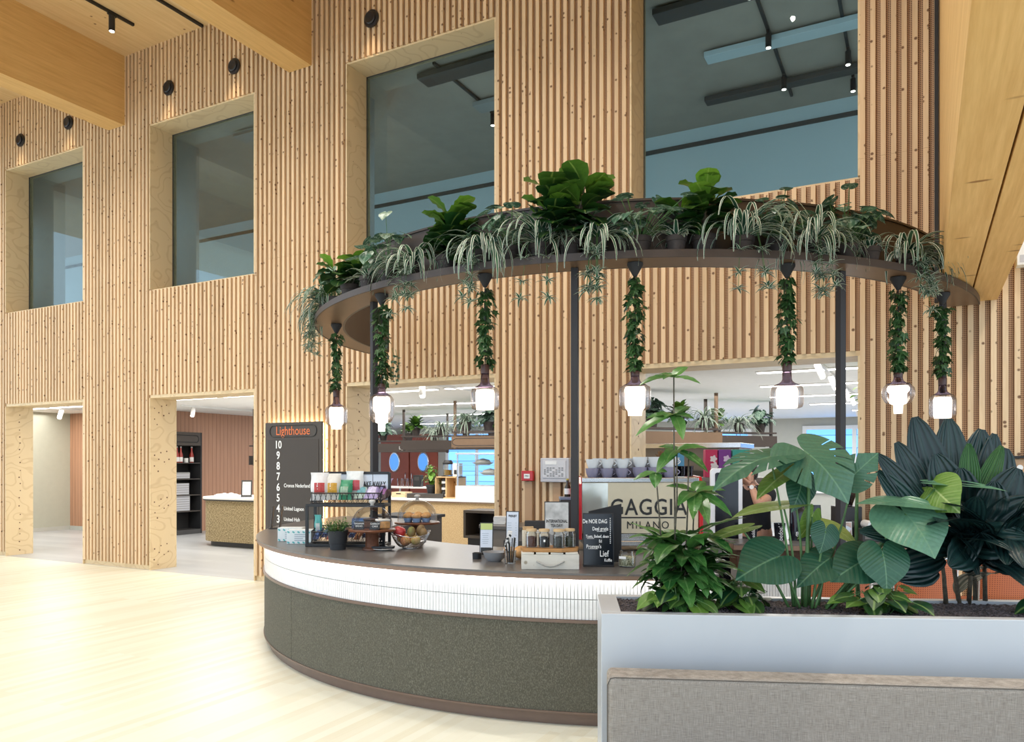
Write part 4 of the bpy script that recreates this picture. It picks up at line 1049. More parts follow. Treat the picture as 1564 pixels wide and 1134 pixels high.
for s in (-1, 1): q.prism([(0, .02), (s * .045, .08), (s * .08, .155), (s * .012, .13)][::s], -.0005, .0005)
o = q.build('poster_shape', mat('poster_grey', (.22, .22, .23), .6), t); o.rotation_euler = (pi / 2 - R(6), 0, 0); o.location = (0, -.0055, .0)
# POS screen behind
t = thing('till_screen', 'dark till screen seen from behind the tea jars, showing two oval pictures', 'till screen', (-2.52, -2.2, Z), CAMYAW - R(4))
q = MB(); q.bb(-.20, .20, -.012, .012, .03, .215); q.build('casing', M['dkgrey'], t, bevel=.006)
q = MB(); q.bb(-.04, .19, -.0135, -.012, .04, .185); q.build('display', M['screen'], t)
q = MB(); q.bb(-.04, .19, -.0145, -.0135, .176, .186); q.build('display_bar', M['paperblue'], t)
for i, xx in enumerate((-.012, .075)):
    q = MB(); q.prism([(.02 * cos(k * pi / 10), .03 * sin(k * pi / 10)) for k in range(20)], 0, .001); o = q.build('picture', mat('picture_cream', (.62, .52, .45), .5), t); o.rotation_euler = (pi / 2, 0, 0); o.location = (xx, -.0138, .135)
    q = MB(); q.prism([(.012 * cos(k * pi / 10), .02 * sin(k * pi / 10)) for k in range(20)], 0, .001); p = q.build('picture_centre', mat('picture_red', (.25, .03, .03), .5), o); p.location = (0, 0, .001)
q = MB(); q.prism(rrect(-.10, .10, -.07, .09, .02), 0, .012); q.bb(-.03, .03, .0, .02, .01, .06); q.build('foot', M['dkgrey'], t)
# napkin stack on the back counter
t = thing('napkin_stack', 'small stack of white napkins on the rounded end of the back counter', 'napkins', (-3.98, -.36, .9455), .3)
q = MB()
for i in range(6): q.box((0.002 * (i % 2), 0, .008 + i * .0135), (.13, .13, .0125), rz=.04 * (i % 3))
q.build('napkins', M['white'], t)
# grey bowl with dark napkin
t = thing('bowl', 'plain grey ceramic bowl on the bar, left of the white crate', 'bowl', (-2.535, -3.05, Z))
q = MB(); q.lathe([(0, 0), (.042, 0), (.045, .004), (.066, .022), (.080, .062), (.0765, .062), (.062, .026), (.04, .010), (0, .008)], n=40); q.build('bowl_body', mat('grey_ceramic', (.30, .30, .31), .4), t, smooth=40)
t = thing('tongs', 'black tongs resting on the rim left of the grey bowl', 'tongs', (-2.675, -2.96, Z), R(60))
q = MB()
for s in (-1, 1): q.tube([(-.05, s * .006, .03), (.02, s * .012, .04), (.07, s * .006, .062)], .004, 6)
q.build('arms', M['black'], t); q = MB(); q.lathe([(0, 0), (.03, 0), (.032, .04), (.028, .042), (0, .01)], c=(-.05, 0, 0), n=20); q.build('holder_cup', M['black'], t, smooth=40)
# sample tube with dots
t = thing('cow_print_carton', 'white black-spotted narrow carton leaning behind the grey bowl', 'carton', (-2.60, -2.80, Z), CAMYAW)
rot = Matrix.Rotation(R(14), 3, 'Y')
q = MB(); q.box(rot @ V((0, 0, .095)), (.032, .032, .175), rot=rot); q.build('carton_body', M['white'], t, bevel=.002)
q = MB()
for i in range(5): q.box(rot @ V(((-1) ** i * .006, -.0165, .05 + i * .026)), (.018, .001, .013), rot=rot @ Matrix.Rotation(.6 * (-1) ** i, 3, 'Y'))
q.build('spots', M['letblack'], t)
# glass with black sticks
t = thing('glass_jar', 'clear glass filled with wrapped sticks, between the grey bowl and the crate', 'glass jar', (-2.385, -3.11, Z))
q = MB(); q.lathe([(0, .0), (.036, .0), (.042, .085), (.040, .085), (.034, .006), (0, .006)], n=28); q.build('glass_body', M['glass'], t, smooth=40)
for i in range(14):
    a = i * 2.4; rr = .006 + .016 * (i / 14) ** .5
    s = thing('stir_stick', 'wrapped stick standing in the clear glass left of the crate', 'stick', (-2.385 + rr * cos(a), -3.11 + rr * sin(a), Z + .007), 0, 'sticks in the clear glass')
    q = MB(); tip = V((rr * .9 * cos(a), rr * .9 * sin(a), .10 + .03 * (i % 3))); q.tube([(0, 0, 0), tip], .0035, 5); q.build('stick_body', M['letblack' if i % 3 else 'pastry'], s)
t = thing('biscuit_bag', 'small paper bag of biscuits lying behind the clear glass', 'biscuits', (-2.42, -2.86, Z), .4)
q = MB(); q.grid(lambda u, v: (.07 * cos(2 * pi * u) * sin(pi * v), .05 * sin(2 * pi * u) * sin(pi * v), .045 - .044 * cos(pi * v) + .006 * sin(9 * u * 2 * pi) * sin(pi * v)), 24, 10); q.build('bag_body', M['pastry'], t, smooth=True)
# white crate with rope handle
CR = CAMYAW - R(1)
fc = L2(-2.075, -3.16, CR)
t = thing('crate', 'upturned white wooden crate with rope handle near the bar edge', 'crate', (-2.075, -3.16, Z), CR)
M['whitewood'] = wood('white_painted_wood', (.60, .57, .50), (.72, .69, .62), grain=(2, 8, 8), kthr=.97, knot=(.3, .25, .18))
q = MB(); q.bb(-.178, .178, -.105, -.092, 0, .092); q.bb(-.178, .178, .092, .105, 0, .092); q.bb(-.178, -.165, -.092, .092, 0, .092); q.bb(.165, .178, -.092, .092, 0, .092); q.build('side_board', M['whitewood'], t, bevel=.002)
for i in range(4):
    q = MB(); x0 = -.178 + i * .0905; q.bb(x0, x0 + .078, -.105, .105, .0925, .105); q.build('slat', M['whitewood'], t, bevel=.002)
q = MB(); q.tube([(-.085 + .17 * s, -.112 - .012 * sin(pi * s), .052 - .030 * sin(pi * s)) for s in [k / 14 for k in range(15)]], .0055, 8); q.build('rope_handle', mat('grey_rope', (.42, .41, .38), .9, var=.3, vs=150), t, smooth=True)
# board with tea jars
X, Y = fc(.0, .0)
t = thing('serving_board', 'honey wooden board with cut corners lying on the white crate', 'board', (X, Y, Z + .1055), CR)
q = MB(); q.prism([(-.17, -.075), (.07, -.115), (.17, -.06), (.185, .04), (.09, .115), (-.13, .10), (-.185, .03)], 0, .022); q.build('board_body', wood('honey_board', (.36, .18, .06), (.48, .26, .10), grain=(1, 9, 9), kthr=2.0), t, bevel=.003)
M['woodlid'] = wood('lid_wood', (.55, .38, .20), (.66, .48, .28), grain=(3, 12, 12), kthr=2)
for (jx, jy, cc, lb) in ((-.115, -.015, (.10, .035, .02), 'tea jar with reddish brown leaves, leftmost on the honey board'), (-.035, -.03, (.018, .018, .020), 'tea jar with black leaves and a white mark, second on the board'),
                         (.055, -.045, (.035, .035, .028), 'tea jar with dark green-black leaves, third on the board'), (.125, -.0, (.05, .055, .03), 'tea jar with olive leaves, rightmost on the board')):
    X, Y = fc(jx, jy); r = .037
    t = thing('tea_jar', lb, 'tea jar', (X, Y, Z + .128), CR, 'tea jars on the wooden board')
    q = MB(); q.lathe([(0, 0), (r, 0), (r + .001, .008), (r + .001, .082), (r - .006, .094), (r - .006, .100), (r - .009, .100), (r - .009, .092), (r - .003, .080), (r - .003, .005), (0, .005)], n=28); q.build('glass_body', M['glass'], t, smooth=40)
    q = MB(); q.lathe([(0, .0055), (r - .004, .0055), (r - .004, .066), (0, .072)], n=24); q.build('tea_leaves', mat('tea', cc, .9, var=.5, vs=160), t, smooth=40)
    q = MB(); q.lathe([(0, .1005), (r - .004, .1005), (r - .002, .105), (r - .004, .116), (0, .118)], n=24); q.build('lid', M['woodlid'], t, smooth=40)
    if jx == -.035:
        q = MB(); q.box((0, -r - .0015, .045), (.012, .0006, .014)); q.build('label', M['letwhite'], t)
for i, (jx, jy, w, h, lb) in enumerate(((-.135, .21, .075, .135, 'cream paper bag standing behind the left tea jar'), (-.055, .225, .10, .12, 'rolled paper bag with grey print behind the tea jars'))):
    X, Y = fc(jx, jy); t = thing('paper_bag', lb, 'paper bag', (X, Y, Z), CR + .1)
    q = MB(); q.bb(-w / 2, w / 2, -.03, .03, 0, h * 1.6); q.build('bag_body', mat('cream_paper', (.66, .60, .48), .7, var=.08, vs=30), t, bevel=.006)
    q = MB(); q.box((0, -.001, h * 1.6 + .012), (w * .96, .022, .024)); q.build('bag_fold', mat('kraft_fold', (.50, .33, .17) if i == 0 else (.55, .54, .52), .7, var=.2, vs=60), t, bevel=.004)
# chalkboard menu
t, rot = stand_sign('chalk_menu', 'glossy black menu board with white handwriting, right of the crate', 'menu board', (-1.815, -2.985, Z), CAMYAW - R(2), .195, .335, M['screen'], lean=R(5), foot=.09)
for s, x, z, sz in (('De NOE DAG', -.022, .285, .036), ('Deel gratis', .012, .238, .032), ('Toets, Beleef, doen', -.008, .190, .026), ('Ed', .012, .160, .026), ("Proeven's", -.03, .126, .034), ('Lief', .035, .080, .055), ('Koffie', .060, .040, .028)):
    on_sign(t, rot, s, sz, M['letwhite'], x, z, sx=.72, bold=.0003)
q = MB()
for (x, z, w) in ((.02, .222, .06), (-.05, .177, .045), (-.035, .112, .06)): q.box(rot @ V((x, -.0052, z)), (w, .0006, .0022), rot=rot)
for i in range(14): q.box(rot @ V((.075, -.0052, .305 - i * .012)), (.006, .0006, .005), rot=rot)
q.build('chalk_marks', M['letwhite'], t)
t = thing('laptop_screen', 'black tilted display back standing behind the chalk menu', 'display', (-1.87, -2.72, Z), CAMYAW)
q = MB(); q.prism([(-.115, 0), (.105, 0), (.105, .385), (-.115, .335)], -.006, .006); o = q.build('panel', M['black'], t, bevel=.003); o.rotation_euler = (pi / 2, 0, 0)
q = MB(); q.bb(-.09, .09, -.03, .07, 0, .008); q.build('foot', M['black'], t)
# seed jar
t = thing('seed_jar', 'squat glass jar of green and cream seeds at the bar edge', 'jar', (-1.655, -2.90, Z))
q = MB(); q.lathe([(0, 0), (.05, 0), (.056, .012), (.056, .07), (.048, .085), (.048, .10), (.045, .10), (.045, .085), (.053, .07), (.053, .014), (0, .006)], n=32); q.build('glass_body', M['glass'], t, smooth=40)
m, nt, b_ = newmat('seeds'); vo = nt.nodes.new('ShaderNodeTexVoronoi'); vo.inputs['Scale'].default_value = 130; nt.links.new(coords(nt), vo.inputs['Vector']); sp_ = nt.nodes.new('ShaderNodeSeparateColor'); nt.links.new(vo.outputs['Color'], sp_.inputs[0])
nt.links.new(mix(nt, sp_.outputs[0], (.07, .08, .02), (.60, .58, .40)), b_.inputs['Base Color'])
q = MB(); q.lathe([(0, .007), (.051, .008), (.0525, .06), (.03, .068), (0, .07)], n=28); q.build('seeds', m, t, smooth=40)
q = MB(); q.box((-.01, -.0585, .062), (.045, .002, .016)); q.build('label', M['letwhite'], t)
# ------------------------------------------------ espresso machine
GX = L2(-1.85, -2.07, CAMYAW)
t = thing('espresso_machine', 'wide cream and red espresso machine lettered GAGGIA MILANO', 'espresso machine', (-1.85, -2.07, Z), CAMYAW)
q = MB(); q.bb(-.425, .425, -.0, .50, .10, .50); q.build('body', M['dkgrey'], t, bevel=.01)
q = MB(); q.bb(-.43, .43, -.012, -.001, .135, .512); q.build('name_panel', M['panelcream'], t, bevel=.003)
q = MB(); q.bb(-.43, -.24, -.0145, -.012, .14, .508); q.build('mirror_strip', mat('pale_mirror', (.70, .70, .64), .1, metal=.6), t)
for s in (-1, 1):
    q = MB(); q.prism([(-.03, .09), (.50, .09), (.52, .52), (.46, .57), (.02, .555), (-.03, .50)], -.014, .014)
    o = q.build('side_panel', M['red'], t, bevel=.004); o.rotation_euler = (pi / 2, 0, pi / 2); o.location = (s * .447, 0, 0)
q = MB(); q.bb(-.432, .432, -.02, .50, .513, .548); q.build('cup_tray', M['chrome'], t, bevel=.004)
q = MB(); q.bb(-.42, .42, -.06, .45, .045, .085); q.build('drip_tray', M['chrome'], t, bevel=.006)
q = MB(); q.bb(-.425, .425, -.008, -.0005, .087, .132); q.build('lower_fascia', M['chrome'], t)
q = MB()
for sx in (-.36, .36):
    for sy in (.02, .42): q.tube([(sx, sy, 0), (sx, sy, .045)], .022, 12)
q.build('foot', M['black'], t)
text('lettering', 'GAGGIA', .17, M['letblack'], t, (.06, -.0145, .325), sx=.84, bold=.0015, space=1.08)
q = MB(); q.bb(-.245, .335, -.0155, -.0125, .248, .258); q.build('lettering_rule', M['letblack'], t)
text('lettering', 'MILANO', .078, M['letblack'], t, (.055, -.0145, .195), sx=.92, space=1.25)
# cups on the machine
M['cupwhite'] = mat('cup_white', (.74, .76, .78), .25); M['cuplilac'] = mat('cup_lilac', (.28, .26, .36), .25)
def make_cup(mm, r, h):
    t = thing('cup', '', 'cup', (0, 0, 0), 0, 'cups stacked on the espresso machine')
    q = MB(); q.lathe([(0, 0), (r * .62, 0), (r * .66, .004), (r * .92, h * .55), (r, h), (r * .95, h), (r * .86, h * .55), (r * .55, .01), (0, .008)], n=24); o = q.build('cup_body', mm, t, smooth=40)
    q = MB(); q.tube([(r * .9 + .022 * sin(pi * s), 0, h * .82 - h * .55 * s) for s in [k / 8 for k in range(9)]], .0042, 6); q.build('handle', mm, t, smooth=True)
    return t
cupA, cupB = make_cup(M['cuplilac'], .050, .068), make_cup(M['cupwhite'], .050, .068)
used = set()
def place_cup(src, flag, lb, lx, ly, lz, rz, sc=1):
    X, Y = GX(lx, ly)
    if flag not in used: used.add(flag); c = src; c['label'] = lb; c.location = (X, Y, Z + lz); c.rotation_euler = (0, 0, rz); c.scale = (sc,) * 3
    else: c = dup(src, lb, (X, Y, Z + lz), rz, sc)
ords = ('first', 'second', 'third', 'fourth', 'fifth', 'sixth')
for i in range(6):
    sc = 1.0 if i < 3 else 1.12
    lx = -.35 + i * .112 + (.02 if i > 2 else 0)
    place_cup(cupA, 'a', 'lilac cup in the bottom front row on the espresso machine, %s from the left' % ords[i], lx, .06, .5485, CAMYAW + rv(-.6, .3), sc)
    place_cup(cupB, 'b', 'white cup stacked on the front row of lilac cups, %s from the left' % ords[i], lx + .004, .06, .5485 + .0685 * sc, CAMYAW + rv(-.6, .3), sc)
for i in range(5):
    lx = -.28 + i * .12
    place_cup(cupA, 'a', 'lilac cup in the bottom second row on the espresso machine, %s from the left' % ords[i], lx, .19, .5485, CAMYAW + rv(-.6, .3), 1.05)
    place_cup(cupB, 'b', 'white cup on top of the second row of cups, %s from the left' % ords[i], lx, .19, .5485 + .072, CAMYAW + rv(-.6, .3), 1.05)
# glass tray with dark glasses and a straw bundle on the right of the machine top
X, Y = GX(.33, .10); t = thing('glass_rack', 'clear tray of dark glasses on the right of the espresso machine', 'glasses', (X, Y, Z + .5485), CAMYAW)
q = MB(); q.bb(-.085, .085, -.07, .07, 0, .006); q.build('tray', M['glass'], t)
for i in range(6):
    q = MB(); q.lathe([(0, .007), (.022, .007), (.027, .085), (.025, .085), (.02, .012), (0, .012)], c=(-.056 + .056 * (i % 3), -.03 + .06 * (i // 3), 0), n=16); q.build('glass_body', M['necklass'], t, smooth=40)
X, Y = GX(.25, .33); t = thing('straw_bundle', 'bundle of brown straw standing on the espresso machine behind the tall plant', 'straw', (X, Y, Z + .5485), CAMYAW)
q = MB(); q.lathe([(0, 0), (.05, 0), (.055, .06), (.05, .06), (0, .01)], n=20); q.build('cup_body', M['cupwhite'], t, smooth=40)
q = MB()
for i in range(90):
    a = rv(0, 6.28); r = .04 * sqrt(rv(0, 1)); q.tube([(r * cos(a), r * sin(a), .012), (r * 1.1 * cos(a), r * 1.1 * sin(a), .14), (r * 1.7 * cos(a) + rv(-.01, .01), r * 1.7 * sin(a), .19 + rv(-.02, .02))], .0022, 4)
q.build('straws', mat('brown_straw', (.20, .10, .04), .7, var=.4, vs=50), t)
# bottle and box left of the machine
X, Y = GX(-.52, .25); t = thing('till_box', 'tall dark equipment box with a pale blue lid behind the tea poster', 'box', (X, Y, Z), CAMYAW)
q = MB(); q.bb(-.06, .06, -.08, .08, 0, .375); q.build('box_body', M['dkgrey'], t, bevel=.004)
q = MB(); q.bb(-.062, .062, -.082, .082, .375, .395); q.build('lid', mat('pale_blue_lid', (.22, .27, .38), .5), t, bevel=.003)
t = thing('bottle', 'dark small bottle with a white label standing behind the tea poster', 'bottle', (X + .0, Y, Z + .3955))
q = MB(); q.lathe([(0, 0), (.022, 0), (.024, .006), (.024, .075), (.010, .098), (.010, .128), (0, .128)], n=20); q.build('glass_body', mat('bottle_dark', (.03, .025, .015), .15), t, smooth=40)
q = MB(); q.lathe([(.0245, .02), (.0248, .022), (.0248, .062), (.0245, .064)], n=20); q.build('label', M['letwhite'], t); q = MB(); q.lathe([(0, .1285), (.011, .1285), (.011, .14), (0, .14)], n=14); q.build('cap', mat('yellow_cap', (.55, .45, .05), .4), t)

# ================================================================ PLANTS ON THE CANOPY
ZP = ZR + 0.0285
def clay(t, r=.078, h=.135, m='pot'):
    q = MB(); q.lathe([(0, 0), (r * .72, 0), (r * .92, h * .72), (r * 1.0, h * .74), (r * 1.04, h), (r * .95, h), (r * .88, h * .85), (0, h * .85)], n=24)
    q.build('pot', M[m], t, smooth=40)
    q = MB(); q.lathe([(0, h * .86), (r * .86, h * .87), (0, h * .9)], n=16); q.build('soil', M['soil'], t)
    return h * .87
def ringpos(x, y):
    return (x, y, ZP), atan2(y - RC[1], x - RC[0])
def outward(az, a, k=.55):
    d = V((cos(az), sin(az), 0)) + V((cos(a), sin(a), 0)) * k
    return atan2(d.y, d.x)
def fig(x, y, lb, s=1.0, nl=34, seed=1):
    random.seed(seed); s *= 1.28; nl = int(nl * 1.25); loc, a = ringpos(x, y)
    t = thing('fiddle_leaf_fig', lb, 'potted plant', loc, 0, None)
    h = clay(t, .080, .14)
    st = MB(); q = MB()
    stems = [(rv(0, 6.28), rv(.06, .14) * s, rv(.10, .22) * s) for _ in range(4)]
    tips = []
    for (az, off, L) in stems:
        az = outward(az, a, .4)
        pts = [V((.02 * cos(az), .02 * sin(az), h - .01)), V((.5 * off * cos(az), .5 * off * sin(az), h + L * .5)), V((off * cos(az), off * sin(az), h + L))]
        st.tube(pts, [.006, .005, .003], 6); tips.append(pts)
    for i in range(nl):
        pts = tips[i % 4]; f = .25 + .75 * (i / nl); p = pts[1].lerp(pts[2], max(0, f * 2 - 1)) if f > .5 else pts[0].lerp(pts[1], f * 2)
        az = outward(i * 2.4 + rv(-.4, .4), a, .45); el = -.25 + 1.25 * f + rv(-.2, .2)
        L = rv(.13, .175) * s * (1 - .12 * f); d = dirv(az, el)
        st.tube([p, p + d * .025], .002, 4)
        strip(q, p + d * .022, d, (0, 0, 1), L, L * .40, OBOV, rv(.6, 1.25), .12, 8, 2, min(1, max(0, (f - .62) * 1.5 + rv(-.3, .3))), wave=.08)  # upper leaves turn lime, sunlight put into their colour
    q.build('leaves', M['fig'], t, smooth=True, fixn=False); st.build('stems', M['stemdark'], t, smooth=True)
def spider(x, y, lb, hang=1.0, nl=60, L0=.26, baby=3, seed=1, pot=.072, up=.5):
    random.seed(seed); loc, a = ringpos(x, y)
    t = thing('spider_plant', lb, 'potted plant', loc, 0, None)
    h = clay(t, pot, .125)
    q = MB(); st = MB()
    nl = int(nl * .52)
    for i in range(nl):
        az = outward(rv(0, 6.28), a, 1.0 * hang); el = rv(.3, 1.4); L = rv(.7, 1.35) * L0 * (1.45 if hang > .5 else .8)
        strip(q, (.018 * cos(az), .018 * sin(az), h), dirv(az, el), (0, 0, 1), L, rv(.014, .020), BLADE, el + rv(.4, 1.2) + 1.0 * hang, .18, 10, 1, rv(0, 1))
    # runners with plantlets hang over the lip
    for k in range(baby):
        az = a + rv(-.7, .7); D = rv(.12, .30) * (1 if hang > .5 else .3); o = rv(.15, .19)
        pts = [V((.02 * cos(az), .02 * sin(az), h))] + [V((o * cos(az) * s ** .6, o * sin(az) * s ** .6, h + .06 * sin(pi * min(1, s * 1.3)) - (D + h) * max(0, s - .35) / .65)) for s in (.2, .4, .6, .8, 1.0)]
        st.tube(pts, .0018, 4)
        for e in range(3):
            p = pts[-1 - e]
            for j in range(12):
                strip(q, p, dirv(j * .55 + rv(-.2, .2), rv(-.3, .9)), (0, 0, 1), rv(.055, .095), .011, BLADE, rv(.4, 1.3), .3, 5, 1, rv(.5, 1))
    q.build('leaves', M['spider'], t, smooth=True, fixn=False)
    if baby: st.build('runners', M['stem'], t)
def pepper(x, y, lb, nl=44, s=1.0, seed=1, mm='pepe', tall=0):
    random.seed(seed); loc, a = ringpos(x, y)
    t = thing('variegated_plant', lb, 'potted plant', loc, 0, None)
    h = clay(t, .076, .135)
    q = MB(); st = MB()
    for i in range(nl):
        az = outward(i * 2.4, a, .5); f = (i + .5) / nl; el = rv(.15, 1.4)
        L = rv(.10, .30) * s * (1.0 if i % 9 else 1.35 + tall); d = dirv(az, el)
        p0 = V((.02 * cos(az), .02 * sin(az), h)); p1 = p0 + d * L + V((0, 0, .02))
        st.tube([p0, p0.lerp(p1, .6) + V((0, 0, .012)), p1], .0026, 4)
        dd = dirv(az + rv(-.5, .5), rv(-.8, .2)); polar(q, p1, dd, (dd.x * .5, dd.y * .5, 1), rv(.065, .105) * s, HEART, .9, .12, .3, rv(0, 1), seg=20, rings=2)
    q.build('leaves', M[mm], t, smooth=True, fixn=False); st.build('stems', M['stem'], t)
fig(-4.187, -2.554, 'fiddle-leaf fig leftmost on the canopy, lime leaves against the pale jamb', .95, seed=3)
fig(-3.001, -2.931, 'fiddle-leaf fig second from the left on the canopy, in front of the dark window', 1.08, 42, seed=4)
fig(-2.056, -2.872, 'largest fiddle-leaf fig on the canopy, in front of the pier between the dark windows', 1.18, 46, seed=5)
fig(-1.253, -2.565, 'fiddle-leaf fig rightmost on the canopy, in front of the rightmost dark window', 1.05, 36, seed=6)
pepper(-3.593, -2.806, 'silvery leaved plant with a white tip, right of the leftmost fig on the canopy', 40, .95, 11, tall=.3)
pepper(-2.482, -2.931, 'dark leaved plant in a clay pot, left of the largest fig on the canopy', 40, 1.0, 12)
pepper(-1.628, -2.737, 'mottled leafy plant in a clay pot right of the largest fig on the canopy', 46, 1.05, 13, tall=.25)
pepper(-0.844, -2.283, 'small dark leaved plant between two trailing spider plants, right part of the canopy', 44, .9, 14)
pepper(-0.459, -1.913, 'tall mottled plant rightmost of the broad leaved plants on the canopy', 44, 1.05, 15, tall=.5)
pepper(-4.602, -2.263, 'dark silvery plant at the far left end of the canopy', 40, .9, 16)
spider(-3.835, -2.762, 'small upright spider plant in a grey pot, before the leftmost fig on the canopy', .15, 50, .20, 0, 21, .066)
spider(-1.401, -2.682, 'small upright spider plant left of the rightmost fig on the canopy', .2, 46, .24, 0, 22, .066)
spider(-0.321, -1.807, 'bushy spider plant in a clay pot, second from the right end of the canopy', .25, 56, .24, 0, 23, .07)
spider(-4.859, -2.074, 'leftmost trailing spider plant, hanging over the left end of the canopy', 1.0, 90, .30, 5, 24)
spider(-5.22, -1.63, 'spider plant at the back of the canopy left end, its runners lowest', 1.0, 60, .28, 4, 34)
spider(-3.288, -2.919, 'trailing spider plant left of the second fig, plantlets hanging under the canopy', 1.0, 76, .27, 5, 25)
spider(-2.673, -2.975, 'trailing spider plant right of the second fig on the canopy', 1.0, 80, .30, 3, 26)
spider(-2.245, -2.939, 'trailing spider plant just left of the largest fig on the canopy', 1.0, 60, .28, 2, 27)
spider(-1.876, -2.857, 'trailing spider plant just right of the largest fig, with pale plantlets', 1.0, 72, .28, 6, 28)
spider(-1.026, -2.461, 'long trailing spider plant right of the rightmost fig on the canopy', 1.0, 84, .34, 3, 29)
spider(-0.627, -2.14, 'trailing spider plant with many plantlets above the wide lamp in the right doorway', 1.0, 84, .32, 6, 30)
spider(-0.10, -1.47, 'rightmost trailing spider plant, hanging beside the wooden beam', 1.0, 96, .30, 6, 31)
# ivy round the lamp cords
for i, ((x, y, c1, c0, sh, bt, r, kind, lb), where) in enumerate(zip(PEND, ('leftmost lamp in front of the directory board', 'lamp beside the left canopy post', 'lamp in front of the middle doorway edge', 'lamp above the espresso machine', 'lamp in front of the right doorway', 'lamp right of the right doorway', 'rightmost lamp nearest the beam end'))):
    random.seed(60 + i)
    t = thing('ivy_vine', 'ivy winding down the cord of the ' + where, 'ivy', (x, y, c1), 0, None)
    q = MB(); st = MB(); z0 = .0 if kind else .02; z1 = ZR - .10 - c1
    for k in range(3):
        ph = rv(0, 6.28); pts = [V(((.012 + .012 * sin(9 * s + k)) * cos(ph + 7 * s), (.012 + .012 * sin(9 * s + k)) * sin(ph + 7 * s), z1 + (z0 - z1) * s)) for s in [j / 24 for j in range(25)]]
        st.tube(pts, .0022, 4)
    n = int(150 * z1 / .6)
    for j in range(n):
        s = rv(0, 1); az = rv(0, 6.28); rr = rv(.015, .06) * (1 + .25 * sin(8 * s + i)); p = V((rr * cos(az), rr * sin(az), z1 * s + .0))
        d = dirv(az + rv(-.9, .9), rv(-1.2, -.1)); polar(q, p, d, (cos(az), sin(az), .55), rv(.034, .056), IVYP, 1.0, .1, .2, rv(0, 1), seg=28, rings=1)
    q.build('leaves', M['ivy'], t, smooth=True, fixn=False); st.build('stems', M['stemiv'], t)
random.seed(99)
t = thing('hanging_vine', 'pale thin vine hanging under the far left end of the canopy behind the post', 'vine', (-5.35, -.45, 2.42))
q = MB(); st = MB()
for k in range(7):
    pts = [V((rv(-.1, .1), rv(-.1, .1), .475))]
    for j in range(5): pts.append(pts[-1] + V((rv(-.025, .025), rv(-.025, .025), -rv(.05, .1))))
    st.tube(pts, .002, 4)
    for p in pts[1:]:
        for j in range(4): polar(q, p, dirv(rv(0, 6.28), rv(-1, .2)), (rv(), rv(), 1), rv(.018, .03), HEART, 1, .1, .2, rv(.5, 1), seg=12, rings=1)
q.build('leaves', M['pepe'], t, smooth=True, fixn=False); st.build('stems', M['stem'], t)

# ================================================================ RESTAURANT BEHIND THE WALL
# tall shelf at the copper wall
t = thing('bookcase', 'tall black open shelf with rounded header at the copper wall', 'shelf', (-14.88, 4.15, 0), 0)
q = MB(); q.bb(0, .42, -.42, -.38, 0, 2.28); q.bb(0, .42, .38, .42, 0, 2.28); q.bb(0, .02, -.38, .38, 0, 2.28); q.build('carcass', M['blackmatte'], t)
q = MB(); q.bb(0, .425, -.38, .38, 1.98, 2.28); q.build('header', M['signbrown'], t, bevel=.004)
q = MB(); q.tube([(.428, p[0] * .8, 2.13 + p[1]) for p in PILL], .008, 6); q.build('header_outline', M['black'], t)
q = MB(); q.bb(.02, .42, -.38, .38, 0, .10); q.build('plinth', M['dkgrey'], t)
for z in (.52, .88, 1.24, 1.60): q = MB(); q.bb(.02, .41, -.38, .38, z - .02, z); q.build('shelf', M['signbrown'], t)
M['crategrey'] = mat('grey_folding_crate', (.34, .34, .34), .6)
for z, h, w, wh in ((.52, .36, .52, 'second lowest'), (.88, .26, .48, 'middle'), (1.24, .14, .52, 'second highest')):
    c = thing('storage_box', 'grey ribbed box on the %s board of the tall black shelf' % wh, 'box', (-14.66, 4.02, z + .001))
    q = MB(); q.bb(-.15, .16, -w / 2, w / 2, 0, h); q.build('box_body', M['crategrey'], c, bevel=.008)
    q = MB()
    for k in range(int(h / .05)): q.bb(.160, .166, -w / 2 + .02, w / 2 - .02, .02 + k * .05, .045 + k * .05)
    q.build('ribs', M['pgrey'], c)
M['sauce'] = mat('red_sauce', (.35, .03, .02), .3)
for i, (y, lb) in enumerate(((-.30, 'red sauce bottle leftmost on the top board of the black shelf'), (-.12, 'red sauce bottle second from the left on the black shelf'), (-.02, 'red sauce bottle third from the left on the black shelf'), (.27, 'red sauce bottle at the right end of the black shelf top board'))):
    c = thing('bottle', lb, 'bottle', (-14.62, 4.15 + y, 1.601))
    q = MB(); q.lathe([(0, 0), (.042, 0), (.045, .01), (.045, .17), (.02, .25), (.018, .33), (0, .33)], n=18); q.build('bottle_body', M['sauce'], c, smooth=40)
    q = MB(); q.lathe([(.046, .02), (.0465, .022), (.0465, .12), (.046, .122)], n=18); q.build('label', M['letwhite'], c)
    q = MB(); q.lathe([(0, .331), (.02, .331), (.02, .36), (0, .36)], n=12); q.build('cap', M['white'], c)
c = thing('candle_glass', 'small white pot beside the right sauce bottle on the black shelf', 'jar', (-14.62, 4.27, 1.601)); q = MB(); q.lathe([(0, 0), (.045, 0), (.05, .10), (.046, .10), (.04, .02), (0, .02)], n=20); q.build('pot_body', M['white'], c, smooth=40)
